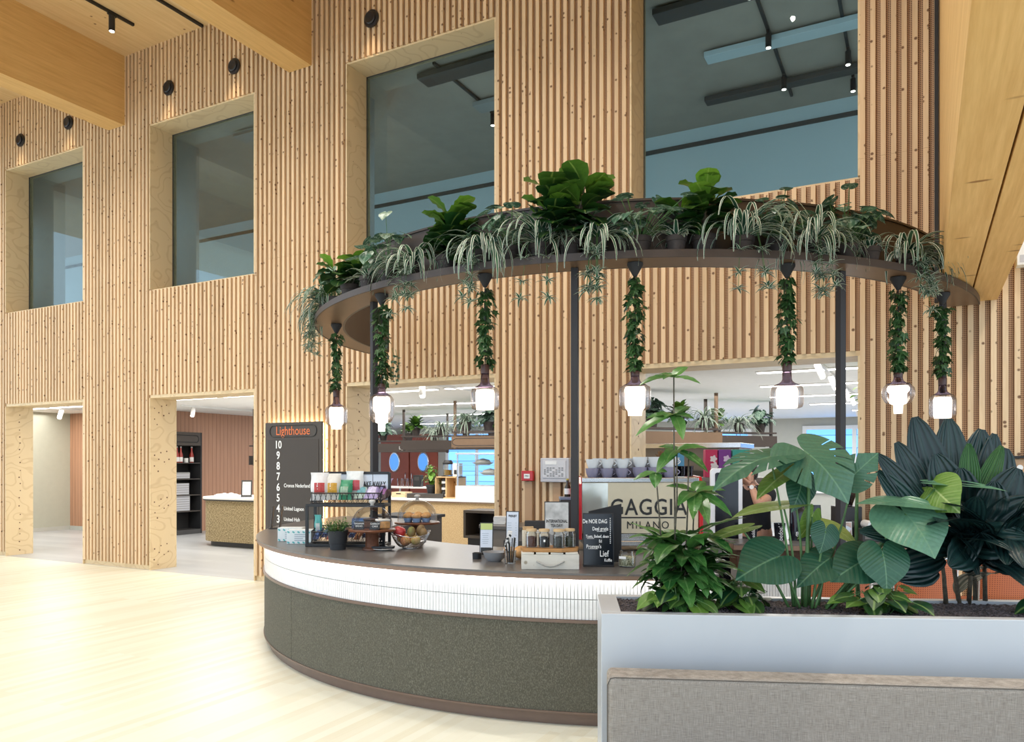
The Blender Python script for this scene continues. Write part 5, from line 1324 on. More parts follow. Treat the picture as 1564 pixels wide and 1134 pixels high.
# rounded cork counter in the left doorway
t = thing('cork_counter', 'round-ended cork clad counter with white top seen through the second doorway', 'counter', (0, 0, 0))
q = MB(); q.prism(rrect(-12.55, -9.6, 2.66, 3.9, .61, 16), .90, .94); q.build('worktop', M['white'], t, bevel=.004)
q = MB(); q.prism(rrect(-12.54, -9.61, 2.67, 3.89, .60, 16), .875, .90); q.build('worktop_edge', M['dkgrey'], t)
q = MB(); q.prism(rrect(-12.50, -9.65, 2.71, 3.85, .565, 16), .10, .875); q.build('cork_front', M['corkdark'], t, smooth=35)
q = MB(); q.prism(rrect(-12.40, -9.75, 2.81, 3.75, .46, 14), 0, .10); q.build('plinth', M['dkgrey'], t)
c, rot = stand_sign('menu_stand', 'black framed menu stand on the round-ended cork counter', 'menu stand', (-11.42, 3.05, .941), R(35),   .20, .32, M['dkgrey'], lean=R(8))
q = MB(); q.box(rot @ V((0, -.0044, .165)), (.15, .001, .25), rot=rot); q.build('page', M['paper'], c)
on_sign(c, rot, 'MENU', .05, M['letblack'], 0, .25, sx=.8)
q = MB()
for i in range(5): q.box(rot @ V((0, -.0052, .19 - i * .03)), (.14 - .02 * (i % 2), .001, .008), rot=rot)
q.build('print', M['boxtext'], c)
c = thing('folded_cloth', 'crumpled white napkins lying left of the menu stand on the cork counter', 'napkins', (-11.85, 3.0, .941), .4)
q = MB(); q.grid(lambda u, v: ((u - .5) * .5, (v - .5) * .25, .012 + .05 * abs(sin(u * 9 + v * 4)) * sin(pi * u) * sin(pi * v) + .02 * sin(pi * u)), 24, 12); q.build('cloth', M['white'], c, smooth=True, solid=.006)
c = thing('paper_stack', 'flat stack of white paper on the cork counter, left of the napkins', 'paper', (-12.2, 3.25, .941), .3); q = MB(); q.bb(-.18, .18, -.12, .12, 0, .025); q.bb(-.15, .19, -.11, .10, .0255, .04); q.build('sheets', M['paper'], c)
# hanging plant frames
def frame(lb, short, x, y, z0, z1, w, rz, post_h=2.77, plants=3, sign=None, seed=1, mm=('fig', 'spider', 'pepe'), grp=None, tone='bronze'):
    random.seed(seed)
    t = thing('hanging_plant_shelf', lb, 'hanging shelf', (x, y, 0), rz)
    for s in (-w / 2, w / 2):
        q = MB(); q.bb(s - .025, s + .025, -.02, .02, z0 - .02, post_h); q.build('post', M[tone], t)
    q = MB(); q.bb(-w / 2, w / 2, -.16, .16, z1, z1 + .03); q.build('shelf', M['bronze'], t)
    q = MB(); q.bb(-w / 2, w / 2, -.17, -.15, z0, z0 + .20); q.build('front_panel', M[tone], t)
    q = MB(); q.bb(-w / 2, w / 2, .15, .17, z0, z0 + .20); q.build('back_panel', M[tone], t)
    if sign: text('lettering', sign, .11, M['letwhite'], t, (0, -.172, z0 + .10), sx=.8)
    elif sign == '':
        q = MB(); q.tube([(p[0] * 1.2 * w, -.172, z0 + .1 + p[1] * .9) for p in PILL], .006, 5); q.build('panel_outline', M['black'], t)
    for i in range(plants):
        xx = -w / 2 + w * (i + .5) / plants; k = (i + seed) % 3
        nm = ('fiddle_leaf_fig', 'spider_plant', 'variegated_plant')[k]; desc = ('broad leaved', 'trailing striped', 'bushy mottled')[k]
        c = thing(nm, '%s plant, %s on the %s' % (desc, ('first', 'second', 'third', 'fourth')[i] + ' from left', short), 'potted plant', (x + xx * cos(rz), y + xx * sin(rz), z1 + .0305), rz)
        h = clay(c, .10, .17); q = MB()
        for j in range(70):
            az = j * 2.4; el = rv(-.1, 1.4); d = dirv(az, el)
            if k == 0: p0 = V((0, 0, h + rv(0, .10))); strip(q, p0 + d * .05, d, (0, 0, 1), rv(.15, .25), .055, OBOV, rv(.6, 1.2), .1, 6, 1, rv(0, .5))
            elif k == 1: strip(q, (0, 0, h), d, (0, 0, 1), rv(.3, .6), .016, BLADE, el + 1.3, .3, 8, 1, rv(0, 1))
            else: p1 = V((0, 0, h + .05)) + d * rv(.05, .30); polar(q, p1, dirv(az, rv(-.8, .2)), (d.x, d.y, 1), rv(.09, .15), HEART, .9, .1, .3, rv(0, .7), seg=14, rings=1)
        q.build('leaves', M[('fig', 'spider', 'pepe')[k]], c, smooth=True, fixn=False)
        q = MB(); q.tube([(0, 0, h - .02), (0, 0, h + (.25 if k == 0 else .03))], .008, 6); q.build('stem', M['stemdark'], c)
frame('farthest hanging shelf in the middle doorway, marked Lighthouse', 'farthest hanging shelf, middle doorway', -10.9, 7.6, 1.85, 2.10, 1.9, R(20), plants=3, sign='Lighthouse', seed=2)
frame('middle hanging shelf in the middle doorway with a dark panel', 'middle hanging shelf, middle doorway', -9.0, 6.6, 1.88, 2.16, 2.3, R(14), plants=4, seed=3)
frame('nearest hanging shelf in the middle doorway with a bronze panel', 'nearest hanging shelf, middle doorway', -7.15, 4.9, 1.885, 2.16, 1.35, R(8), plants=3, sign='', seed=4, tone='bronzeunder')
frame('nearer hanging shelf in the right doorway with brown posts', 'nearer hanging shelf, right doorway', -3.55, 4.9, 1.90, 2.14, 1.5, R(50), plants=3, seed=5, tone='bronzeunder')
frame('farther hanging shelf in the right doorway', 'farther hanging shelf, right doorway', -3.05, 7.2, 1.90, 2.14, 1.5, R(50), plants=3, seed=6)
frame('hanging shelf at the right edge of the second doorway', 'hanging shelf, second doorway', -12.9, 4.9, 1.55, 1.95, .5, R(90), plants=1, seed=3)
# plant on a wall bracket at the right edge of the right doorway
c = thing('potted_plant', 'leafy plant in a dark bowl at the right edge of the right doorway', 'potted plant', (-.46, 1.9, 2.18))
q = MB(); q.lathe([(0, 0), (.10, 0), (.18, .12), (.17, .12), (.09, .02), (0, .02)], n=24); q.build('pot', M['pot'], c, smooth=40)
q = MB(); random.seed(5)
for j in range(70):
    az = rv(0, 6.28); el = rv(-.3, 1.4); d = dirv(az, el); p1 = V((0, 0, .12)) + d * rv(.05, .28); polar(q, p1, dirv(az, rv(-.7, .3)), (d.x, d.y, 1), rv(.06, .10), HEART, .8, .1, .3, rv(.2, 1), seg=14, rings=1)
q.build('leaves', M['fig'], c, smooth=True, fixn=False); q = MB(); q.lathe([(0, .10), (.15, .105), (0, .12)], n=14); q.build('soil', M['soil'], c)
t = thing('hanging_tray', 'round grey hanging tray carrying the plant at the right doorway edge', 'tray', (-.46, 1.9, 2.12)); q = MB(); q.lathe([(0, 0), (.2, 0), (.21, .059), (0, .059)], n=28); q.build('tray', M['pgrey'], t, smooth=40)
q = MB()
for k in range(3): q.tube([(.19 * cos(k * 2.1), .19 * sin(k * 2.1), .05), (.19 * cos(k * 2.1), .19 * sin(k * 2.1), .65)], .004, 5)
q.build('rods', M['dkgrey'], t)
# cork buffet counter in the middle doorway
t = thing('buffet_counter', 'long cork clad buffet counter with white top in the middle doorway', 'counter', (0, 0, 0))
q = MB(); q.bb(-9.3, -4.8, 4.02, 4.95, .905, .945); q.build('worktop', M['white'], t, bevel=.004)
q = MB(); q.bb(-9.29, -4.81, 4.03, 4.94, .885, .905); q.build('worktop_edge', M['topedge'], t)
q = MB(); q.bb(-9.25, -4.85, 4.07, 4.9, .08, .885); q.build('cork_front', M['cork'], t)
q = MB(); q.bb(-9.2, -4.9, 4.12, 4.85, 0, .08); q.build('plinth', M['dkgrey'], t)
t = thing('dark_niche_unit', 'open black niche cabinet in front of the cork buffet counter', 'cabinet', (-5.85, 2.4, 0))
q = MB(); q.bb(-.3, .32, 0, .03, .46, .50); q.bb(-.3, .32, 0, .5, .84, .88); q.bb(-.3, -.26, 0, .5, .50, .84); q.bb(.28, .32, 0, .5, .50, .84); q.bb(-.26, .28, .46, .5, .50, .84); q.bb(-.3, .32, .03, .5, .46, .50); q.build('carcass', M['signbrown'], t)
q = MB(); q.bb(-.25, .27, .05, .45, 0, .46); q.build('foot', M['blackmatte'], t); q = MB(); q.bb(-.25, .27, .449, .458, .50, .84); q.build('back', M['blackmatte'], t)
ZB = .9455
t = thing('potted_plant', 'two-tiered green plant in a dark pot on the cork buffet counter', 'potted plant', (-8.05, 4.35, ZB + .085)); random.seed(8)
h = clay(t, .10, .16, 'potgrey'); q = MB(); st = MB()
for j in range(90):
    az = rv(0, 6.28); el = rv(.2, 1.5); d = dirv(az, el); r_ = rv(.05, .42); p1 = V((0, 0, h)) + V((d.x * .55, d.y * .55, d.z)) * r_; polar(q, p1, dirv(az, rv(-.9, .2)), (d.x, d.y, 1), rv(.045, .09), HEART, .8, .1, .3, rv(.2, 1), seg=12, rings=1)
    if j % 5 == 0: st.tube([(0, 0, h), p1], .003, 4)
q.build('leaves', M['fig'], t, smooth=True, fixn=False); st.build('stems', M['stem'], t)
t = thing('tray_box', 'dark flat box under the two-tiered plant on the buffet counter', 'box', (-8.10, 4.32, ZB), .2); q = MB(); q.bb(-.36, .36, -.16, .16, 0, .084); q.build('box_body', M['dkgrey'], t, bevel=.004); q = MB(); q.bb(-.30, .30, -.162, -.160, .02, .065); q.build('box_front', M['signbrown'], t)
t = thing('wooden_box', 'pale wooden box left of the dark flat box on the buffet counter', 'box', (-8.72, 4.35, ZB), .1); q = MB(); q.bb(-.15, .15, -.13, .13, 0, .10); q.build('box_body', M['ply'], t, bevel=.004); q = MB(); q.bb(-.05, .05, -.132, -.13, .06, .08); q.build('hand_slot', M['black'], t)
M['crate2'] = wood('crate_wood', (.60, .38, .18), (.74, .52, .28), grain=(8, 8, 1), kthr=.9, kscale=9)
t = thing('wooden_crate', 'upright wooden crate with bottles inside on the buffet counter', 'crate', (-7.66, 4.40, ZB), .0)
q = MB()
for s in (-.24, .22): q.bb(s, s + .02, -.15, .15, 0, .40)
q.bb(-.24, .24, -.15, .15, .38, .40); q.bb(-.24, .24, -.15, .15, 0, .02); q.bb(-.22, .22, .13, .15, .02, .38); q.bb(-.02, .0, -.14, .13, .02, .38)
q.build('crate_frame', M['crate2'], t)
for i in range(3):
    c = thing('jar', 'black jar with pale bands stacked in the upright wooden crate', 'jar', (-7.76, 4.36, ZB + .021 + i * .115), 0, 'jars in the upright wooden crate'); q = MB(); q.lathe([(0, 0), (.06, 0), (.06, .09), (.05, .105), (0, .105)], n=18); q.build('jar_body', M['black'], c, smooth=40); q = MB(); q.lathe([(.0605, .02), (.061, .021), (.061, .06), (.0605, .061)], n=18); q.build('label', M['paper'], c)
t = thing('tea_dispenser', 'glass tea dispenser with black lid on the upright wooden crate', 'dispenser', (-7.72, 4.40, ZB + .401))
q = MB(); q.lathe([(0, 0), (.12, 0), (.12, .012), (.0, .012)], n=24); q.build('base', M['black'], t); q = MB(); q.lathe([(.08, .013), (.085, .02), (.085, .22), (.082, .22), (.082, .02)], n=24); q.build('glass_body', M['glass'], t, smooth=40)
q = MB(); q.lathe([(0, .021), (.08, .021), (.08, .12), (0, .12)], n=20); q.build('tea', mat('amber_tea', (.30, .17, .02), .2), t, smooth=40); q = MB(); q.lathe([(0, .221), (.095, .221), (.10, .25), (.07, .30), (0, .30)], n=24); q.build('lid', M['black'], t, smooth=40)
q = MB(); q.tube([(.09, 0, .24), (.15, 0, .22), (.15, 0, .05), (.09, 0, .03)], .012, 8); q.build('handle', M['black'], t, smooth=40)
t = thing('kettle', 'white carton beside the tea dispenser on the wooden crate', 'carton', (-7.52, 4.42, ZB + .401)); q = MB(); q.bb(-.07, .07, -.06, .06, 0, .24); q.build('carton_body', M['white'], t, bevel=.004); q = MB(); q.bb(-.04, .04, -.0615, -.06, .04, .12); q.build('print', M['letblack'], t)
# glass buffet vitrine
t = thing('glass_vitrine', 'white and glass food vitrine with two shelves on the buffet counter', 'vitrine', (-6.45, 4.45, ZB))
q = MB(); q.bb(-.95, 1.1, -.30, .40, 0, .24); q.build('base', M['white'], t, bevel=.006)
q = MB()
for s in (-.93, -.1, .6, 1.06): q.bb(s, s + .02, -.28, -.26, .24, .80); q.bb(s, s + .02, .36, .38, .24, .80)
q.bb(-.95, 1.1, -.30, .40, .80, .83); q.build('frame', M['chrome'], t)
for z in (.42, .60): q = MB(); q.bb(-.93, 1.06, -.25, .35, z, z + .012); q.build('glass_shelf', M['glass'], t)
q = MB(); q.bb(-.93, 1.06, -.30, -.288, .24, .80); q.build('front_pane', M['glass'], t)
for i, (x, z) in enumerate(((-.55, .612), (.15, .612), (-.4, .432), (.3, .432), (.2, .245))):
    c = thing('bread_plate', ['white bowl of rolls at the left of the vitrine top shelf', 'white bowl of rolls at the right of the vitrine top shelf', 'pale dish at the left of the vitrine middle shelf', 'pale dish at the right of the vitrine middle shelf', 'white dome on the vitrine floor'][i], 'dish', (-6.45 + x, 4.45, ZB + z))
    q = MB(); q.lathe([(0, 0), (.12, 0), (.20, .045), (.19, .05), (.10, .012), (0, .012)], n=24); q.build('dish', M['white'], c, smooth=40); q = MB(); q.lathe([(.0, .02), (.15, .045), (.12, .09), (0, .12)], n=20); q.build('rolls', M['paper'], c, smooth=True)
# rear shelf with glasses left of the plant
t = thing('side_table', 'white shelf table with stacked glasses in front of the red-brown doors', 'table', (-10.6, 6.6, 0), R(8))
q = MB(); q.bb(-1.1, 1.1, -.3, .3, 1.03, 1.06); q.bb(-1.1, 1.1, -.3, .3, .72, .75); q.build('shelf', M['white'], t)
q = MB()
for sx in (-1.08, 0, 1.06):
    for sy in (-.28, .26): q.bb(sx, sx + .03, sy, sy + .03, 0, 1.03)
q.build('leg', M['chrome'], t)
for i in range(5):
    c = thing('drinking_glass', 'stacked drinking glass on the white shelf table before the red-brown doors', 'glass', (-10.45 + i * .13, 6.62 + i * .018, 1.0605), 0, 'glasses on the white shelf table'); q = MB(); q.lathe([(0, 0), (.045, 0), (.055, .18), (.05, .18), (.04, .01), (0, .01)], n=16); q.build('glass_body', M['shadeglass'], c, smooth=40)
for xx, lb in ((-.55, 'black napkin box standing left of the glasses on the white shelf table'), (.62, 'black napkin box standing right of the glasses on the white shelf table')):
    c = thing('napkin_box', lb, 'box', (-10.6 + xx * cos(R(8)), 6.6 + xx * sin(R(8)), 1.0605), R(8)); q = MB(); q.bb(-.09, .09, -.08, .08, 0, .26); q.build('box_body', M['black'], c, bevel=.005); q = MB(); q.bb(-.06, .06, -.082, -.08, .14, .22); q.build('slot', M['dkgrey'], c)
t = thing('blind_column', 'narrow striped blue blind left of the red-brown doors', 'blind', (-16.0, 12.5, 0)); q = MB(); q.bb(-.35, .35, -.03, .03, .05, 2.5); q.build('frame', M['dkgrey'], t)
q = MB()
for k in range(14): q.bb(-.28, .28, -.045, -.03, .3 + k * .15, .38 + k * .15)
q.build('slats', M['paperblue'], t)
# red, purple and teal boxes behind the machine
t = thing('stand_shelf', 'low grey shelf standing on the floor behind the espresso machine, carrying tall boxes', 'shelf', (-2.02, .85, 0), R(20)); q = MB(); q.bb(-.55, .62, -.16, .2, 1.40, 1.44); q.build('shelf', M['greybrown'], t); q = MB(); q.bb(-.5, .57, -.12, .16, 0, 1.40); q.build('body', M['greybrown'], t)
for x, c1, c2, lb in ((-.02, (.55, .02, .10), (.75, .70, .72), 'crimson box with pale flower shapes behind the kiosk, leftmost'), (.12, (.20, .03, .28), (.70, .55, .75), 'purple box with pale flower shapes behind the kiosk, in the middle'), (.29, (.04, .36, .30), (.75, .80, .78), 'teal and white box behind the kiosk, rightmost')):
    w = .065 if x < .2 else .09
    c = thing('tea_carton', lb, 'box', (-2.02 + x * cos(R(20)) , .85 + x * sin(R(20)), 1.4405), R(26)); q = MB(); q.bb(-w, w, -.06, .06, 0, .30); q.build('carton_body', mat('carton', c1, .5), c, bevel=.003)
    q = MB()
    for (dx, dz, r) in ((.02, .20, .035), (.03, .12, .04), (.02, .05, .03)): q.prism([(dx + r * (1 + .2 * cos(5 * k * pi / 12)) * cos(k * pi / 12), dz + r * (1 + .2 * cos(5 * k * pi / 12)) * sin(k * pi / 12)) for k in range(24)], 0, .001)
    o = q.build('print', mat('carton_print', c2, .5), c); o.rotation_euler = (pi / 2, 0, 0); o.location = (0, -.0605, 0)
t = thing('blue_poster_box', 'pale blue upright display left of the crimson box behind the tall plant', 'display', (-2.40, .76, 1.4405), R(26)); q = MB(); q.bb(-.09, .09, -.03, .03, 0, .27); q.build('panel', mat('blue_display', (.10, .36, .62), .4), t, bevel=.004); q = MB()
for k in range(4): q.bb(-.06, .04 - .01 * k, -.0315, -.03, .20 - .035 * k, .215 - .035 * k)
q.build('print', M['paperblue'], t)
# steel back unit at left of right doorway
t = thing('oven_unit', 'dark grey catering unit with steel top behind the pier at the right doorway', 'kitchen unit', (-2.95, 2.2, 0)); q = MB(); q.bb(-.9, 1.0, -.3, .5, 0, 1.78); q.build('body', M['greybrown'], t, bevel=.006); q = MB(); q.bb(-.92, 1.02, -.32, .52, 1.78, 1.84); q.build('top', M['chrome'], t, bevel=.004); q = MB(); q.bb(-.7, .9, -.318, -.30, .9, 1.5); q.build('door', M['dkgrey'], t, bevel=.004)
# kiosk
t = thing('menu_totem', 'white framed black menu totem with rounded top, left of the service counter', 'sign', (-1.535, -.662, 0), CAMYAW)
K_ = rrect(-.14, .14, 0, 1.55, .035); K2 = rrect(-.102, .102, .1, 1.512, .02)
q = MB(); q.prism(K_, -.02, .02); o = q.build('frame', mat('totem_white', (.86, .87, .90), .35), t, bevel=.004); o.rotation_euler = (pi / 2, 0, 0)
q = MB(); q.prism(K2, .0205, .024); o = q.build('board', M['screen'], t); o.rotation_euler = (pi / 2, 0, 0)
q = MB(); q.bb(-.14, .14, -.16, .16, 0, .015); q.build('foot', M['white'], t)
# things on the service counter
sv = L2(-1.357, -1.185, RZ2)
def cupt(lb, x, y, h, r, s):
    X, Y = sv(x, y); c = thing('paper_cup', lb, 'cup', (X, Y, ZT + .0005), RZ2)
    q = MB(); q.lathe([(0, 0), (r * .78, 0), (r, h), (r * .95, h), (r * .7, .006), (0, .006)], n=24); q.build('cup_body', M['screen'], c, smooth=40)
    o = text('lettering', s, h * .36, M['letwhite'], c, (0, -r * .92, h * .5), rot=(pi / 2, -pi / 2, 0), sx=.85)
cupt('black paper cup with sideways white word, left one on the service counter', .22, .36, .115, .042, 'beddep')
cupt('taller black paper cup with sideways white word, right one on the service counter', .44, .34, .145, .048, 'bedoeld')
X, Y = sv(.66, .36); c = thing('coffee_bag', 'large glossy black bag with a white looped mark and name on the service counter', 'coffee bag', (X, Y, ZT + .0005), RZ2)
q = MB()
q.grid(lambda u, v: (.14 * cos(2 * pi * u) * (abs(cos(2 * pi * u)) ** -.3 if abs(cos(2 * pi * u)) > .3 else 1) * (1 - .12 * v), .06 * sin(2 * pi * u) * (1 - .85 * v ** 3), .30 * v), 32, 8); q.build('bag_body', M['screen'], c, smooth=True)
text('lettering', '8MACCI', .055, M['letwhite'], c, (0, -.066, .055), ext=.002)
# grinder hopper and grinder
def grinder(lb, x, y):
    X, Y = sv(x, y); c = thing('coffee_grinder', lb, 'coffee grinder', (X, Y, 0), RZ2)
    q = MB(); q.bb(-.10, .10, -.10, .13, .951, 1.22); q.build('body', M['black'], c, bevel=.012)
    q = MB(); q.lathe([(.045, 1.22), (.05, 1.24), (.115, 1.44), (.118, 1.445), (.113, 1.445), (.046, 1.25)], n=28); q.build('hopper', M['necklass'], c, smooth=40)
    q = MB(); q.lathe([(0, 1.225), (.045, 1.23), (.09, 1.36), (0, 1.38)], n=24); q.build('beans', M['choco'], c, smooth=40)
    q = MB(); q.lathe([(0, 1.446), (.122, 1.446), (.122, 1.466), (0, 1.475)], n=28); q.build('lid', M['black'], c, smooth=40)
    q = MB(); q.tube([(0, -.10, 1.08), (0, -.16, 1.07)], .03, 14); q.build('spout', M['chrome'], c)
X, Y = sv(.93, .63); t = thing('grinder_table', 'dark low cabinet behind the service counter carrying two grinders', 'cabinet', (X, Y, 0), RZ2)
q = MB(); q.bb(-.30, .28, -.13, .10, .0, .91); q.build('body', M['dkgrey'], t); q = MB(); q.bb(-.31, .29, -.145, .11, .91, .95); q.build('worktop', M['top'], t, bevel=.004)
grinder('coffee grinder with tapered smoked hopper beside the person', .72, .63)
grinder('black coffee grinder at the dark canopy post, half behind the monstera', 1.08, .63)
X, Y = sv(.98, .36); t, rot = stand_sign('photo_card', 'small colourful photo card of hands with fruit beside the canopy post', 'card', (X, Y, ZT + .0005), RZ2, .12, .155, mat('photo_print', (.55, .40, .34), .5, var=.55, vs=28), frame='white')
q = MB()
for (x, z, w, h) in ((-.03, .10, .03, .02), (-.015, .08, .02, .03)): q.box(rot @ V((x, -.0052, z)), (w, .001, h), rot=rot)
q.build('red_print', M['red'], t)
q = MB(); q.box(rot @ V((.02, -.0052, .09)), (.05, .001, .06), rot=rot @ Matrix.Rotation(.5, 3, 'Y')); q.build('blue_print', M['paperblue'], t)
for i, x in enumerate((1.16, 1.27, 1.34)):
    X, Y = sv(x, .33 + .03 * i); c = thing('rolled_towel', ('white rolled towel on the service counter right of the canopy post', 'grey rolled towel on the service counter right of the white one', 'white rolled towel at the right end of the service counter')[i], 'towel', (X, Y, ZT + .14), RZ2 + .3 * i); q = MB(); q.tube([(0, -.09, 0), (0, .09, 0)], .035, 18); q.build('roll', M['white' if i != 1 else 'greybrown'], c, smooth=40)
    q = MB(); q.tube([(0, -.0915, 0), (0, -.0905, 0)], .015, 10); q.build('roll_end', M['dkgrey'], c)
X, Y = sv(1.25, .36); t = thing('towel_box', 'dark low box under the rolled towels on the service counter', 'box', (X, Y, ZT + .0005), RZ2); q = MB(); q.bb(-.15, .15, -.07, .07, 0, .103); q.build('box_body', M['dkgrey'], t, bevel=.004); q = MB(); q.bb(-.13, .13, -.072, -.07, .02, .085); q.build('box_front', M['greybrown'], t)
t = thing('light_switch', 'small white switch plate on the grey wall behind the person', 'switch', (-3.35, 13.99, 1.35)); q = MB(); q.bb(-.09, .09, -.02, 0, -.09, .09); q.build('plate', M['white'], t, bevel=.004); q = MB(); q.bb(-.05, .05, -.028, -.02, -.05, .05); q.build('rocker', M['paper'], t)
# -------------------------------------------------- person behind the service counter
SK = (.50, .27, .18)
def skinmat():
    m, nt, b_ = newmat('skin'); n_ = noise(nt, coords(nt), 30, 2); nt.links.new(mix(nt, n_, (.44, .22, .14), (.58, .33, .23)), b_.inputs['Base Color']); b_.inputs['Roughness'].default_value = .5
    b_.inputs['Subsurface Weight'].default_value = .1; return m
M['skin'] = skinmat(); M['hair'] = mat('dark_hair', (.016, .010, .008), .5, var=.3, vs=80, stretch=(1, 1, .2)); M['tshirt'] = mat('black_tshirt', (.012, .012, .016), .85, var=.2, vs=30); M['jeans'] = mat('dark_trousers', (.02, .022, .03), .85)
def skin(name, verts, edges, radii, m, par, sub=2, root=0):
    me = bpy.data.meshes.new(name); me.from_pydata(verts, edges, []); me.materials.append(m)
    o = bpy.data.objects.new(name, me); COL.objects.link(o); o.parent = par
    md = o.modifiers.new('skin', 'SKIN'); md.use_smooth_shade = True
    for i, sv_ in enumerate(me.skin_vertices[0].data):
        r_ = radii[i]; sv_.radius = (r_, r_) if not isinstance(r_, tuple) else r_; sv_.use_root = (i == root)
    s_ = o.modifiers.new('sub', 'SUBSURF'); s_.levels = s_.render_levels = sub
    return o
X, Y = (-1.366, -.344)
ps = thing('person', 'dark-haired person in a black T-shirt leaning the face on a hand with a wristwatch', 'person', (X, Y, 0), R(-25))
# local: faces -y ; chin on left hand
vs = [(0, .05, .92), (0, .04, 1.05), (0, .02, 1.20), (0, .0, 1.32), (0, -.03, 1.40), (0, -.05, 1.46),
      (.16, .0, 1.31), (.20, -.10, 1.265), (.215, -.225, 1.235), (.145, -.19, 1.34), (.105, -.165, 1.41),
      (-.16, .0, 1.31), (-.22, .0, 1.17), (-.22, -.06, 1.02), (-.18, -.20, .985), (-.16, -.26, .98),
      (.09, .05, .88), (.10, .03, .48), (.10, .06, .08), (.10, -.06, .035), (-.09, .05, .88), (-.10, .03, .48), (-.10, .06, .08), (-.10, -.06, .035)]
es = [(0, 1), (1, 2), (2, 3), (3, 4), (4, 5), (3, 6), (6, 7), (7, 8), (8, 9), (9, 10), (3, 11), (11, 12), (12, 13), (13, 14), (14, 15), (0, 16), (16, 17), (17, 18), (18, 19), (0, 20), (20, 21), (21, 22), (22, 23)]
rd = [(.15, .11), (.14, .105), (.16, .11), (.13, .09), .055, .055, .065, .052, .043, .032, .03, .065, .052, .04, .033, .03, .085, .06, .042, .035, .085, .06, .042, .035]
body = skin('body', vs, es, rd, M['skin'], ps)
tv = [(0, .05, .90), (0, .04, 1.05), (0, .02, 1.20), (0, .0, 1.325), (0, -.02, 1.375), (.16, .0, 1.315), (.20, -.105, 1.265), (-.16, .0, 1.315), (-.215, 0, 1.20)]
skin('tshirt', tv, [(0, 1), (1, 2), (2, 3), (3, 4), (3, 5), (5, 6), (3, 7), (7, 8)], [(.165, .125), (.155, .12), (.175, .125), (.145, .105), .07, .078, .068, .078, .068], M['tshirt'], ps)
skin('trousers', [(0, .05, .93), (.09, .05, .86), (.10, .03, .48), (.10, .06, .10), (-.09, .05, .86), (-.10, .03, .48), (-.10, .06, .10)], [(0, 1), (1, 2), (2, 3), (0, 4), (4, 5), (5, 6)], [(.165, .125), .10, .072, .062, .10, .072, .062], M['jeans'], ps)
q = MB(); hc = V((.0, -.085, 1.515))
def headf(u, v):
    th_ = 2 * pi * u; ph = pi * v - pi / 2
    x = .078 * cos(ph) * cos(th_); y = .098 * cos(ph) * sin(th_); z = .118 * sin(ph)
    if z < 0: x *= 1 - .28 * (-z / .118) ** 1.5; y = y * (1 - .12 * (-z / .118)) - .012 * (-z / .118)
    fr_ = max(0, -y / .098)
    y -= .022 * math.exp(-((x / .014) ** 2 + ((z + .018) / .022) ** 2)) * fr_            # nose
    y += .010 * (math.exp(-(((abs(x) - .032) / .017) ** 2 + ((z - .012) / .013) ** 2))) * fr_   # eye sockets
    y -= .006 * math.exp(-((x / .03) ** 2 + ((z - .032) / .01) ** 2)) * fr_               # brow
    y -= .007 * math.exp(-((x / .024) ** 2 + ((z + .058) / .010) ** 2)) * fr_             # lips
    y -= .008 * math.exp(-((x / .02) ** 2 + ((z + .095) / .014) ** 2)) * fr_              # chin
    return hc + V((x, y, z))
q.grid(headf, 48, 36); o = q.build('head', M['skin'], ps, smooth=True)
for s in (-1, 1):
    e = MB(); e.lathe([(.011 * sin(pi * i / 8), -.011 * cos(pi * i / 8)) for i in range(9)], c=hc + V((s * .031, -.080, .012)), n=14); e.build('eye', M['letwhite'], o, smooth=True)
    e = MB(); e.lathe([(.0055 * sin(pi * i / 6), -.0055 * cos(pi * i / 6)) for i in range(7)], c=hc + V((s * .031, -.0885, .012)), n=12); e.build('iris', M['black'], o, smooth=True)
    e = MB(); e.grid(lambda u, v: hc + V((s * (.077 + .016 * sin(pi * v) * abs(sin(pi * u))), .008 + .018 * cos(2 * pi * u) * (1 - .4 * v), -.002 + .030 * sin(2 * pi * u) * (1 - .3 * v))), 16, 6); e.build('ear', M['skin'], o, smooth=True)
    e = MB(); e.tube([hc + V((s * .018, -.096, .030)), hc + V((s * .032, -.096, .036)), hc + V((s * .048, -.084, .030))], .004, 6); e.build('eyebrow', M['hair'], o)
e = MB(); e.tube([hc + V((-.022, -.096, -.056)), hc + V((0, -.104, -.058)), hc + V((.022, -.096, -.056))], .0035, 6); e.build('lips', mat('lips', (.36, .13, .11), .5), o, smooth=True)
q = MB()
def hairf(u, v):
    th_ = 2 * pi * u; ph = -.55 + (pi / 2 + .55) * v
    front = max(0, -sin(th_)); ph = ph if front < .2 else -.55 + (1.05 + .55) * max(0, front - .2) / .8 * (1 - v) + (pi / 2 + .55) * v
    return hc + V((.084 * cos(ph) * cos(th_), .004 + .104 * cos(ph) * sin(th_), .002 + .126 * sin(ph) + .003 * sin(th_ * 23)))
q.grid(hairf, 48, 14); q.build('hair', M['hair'], ps, smooth=True, solid=.008)
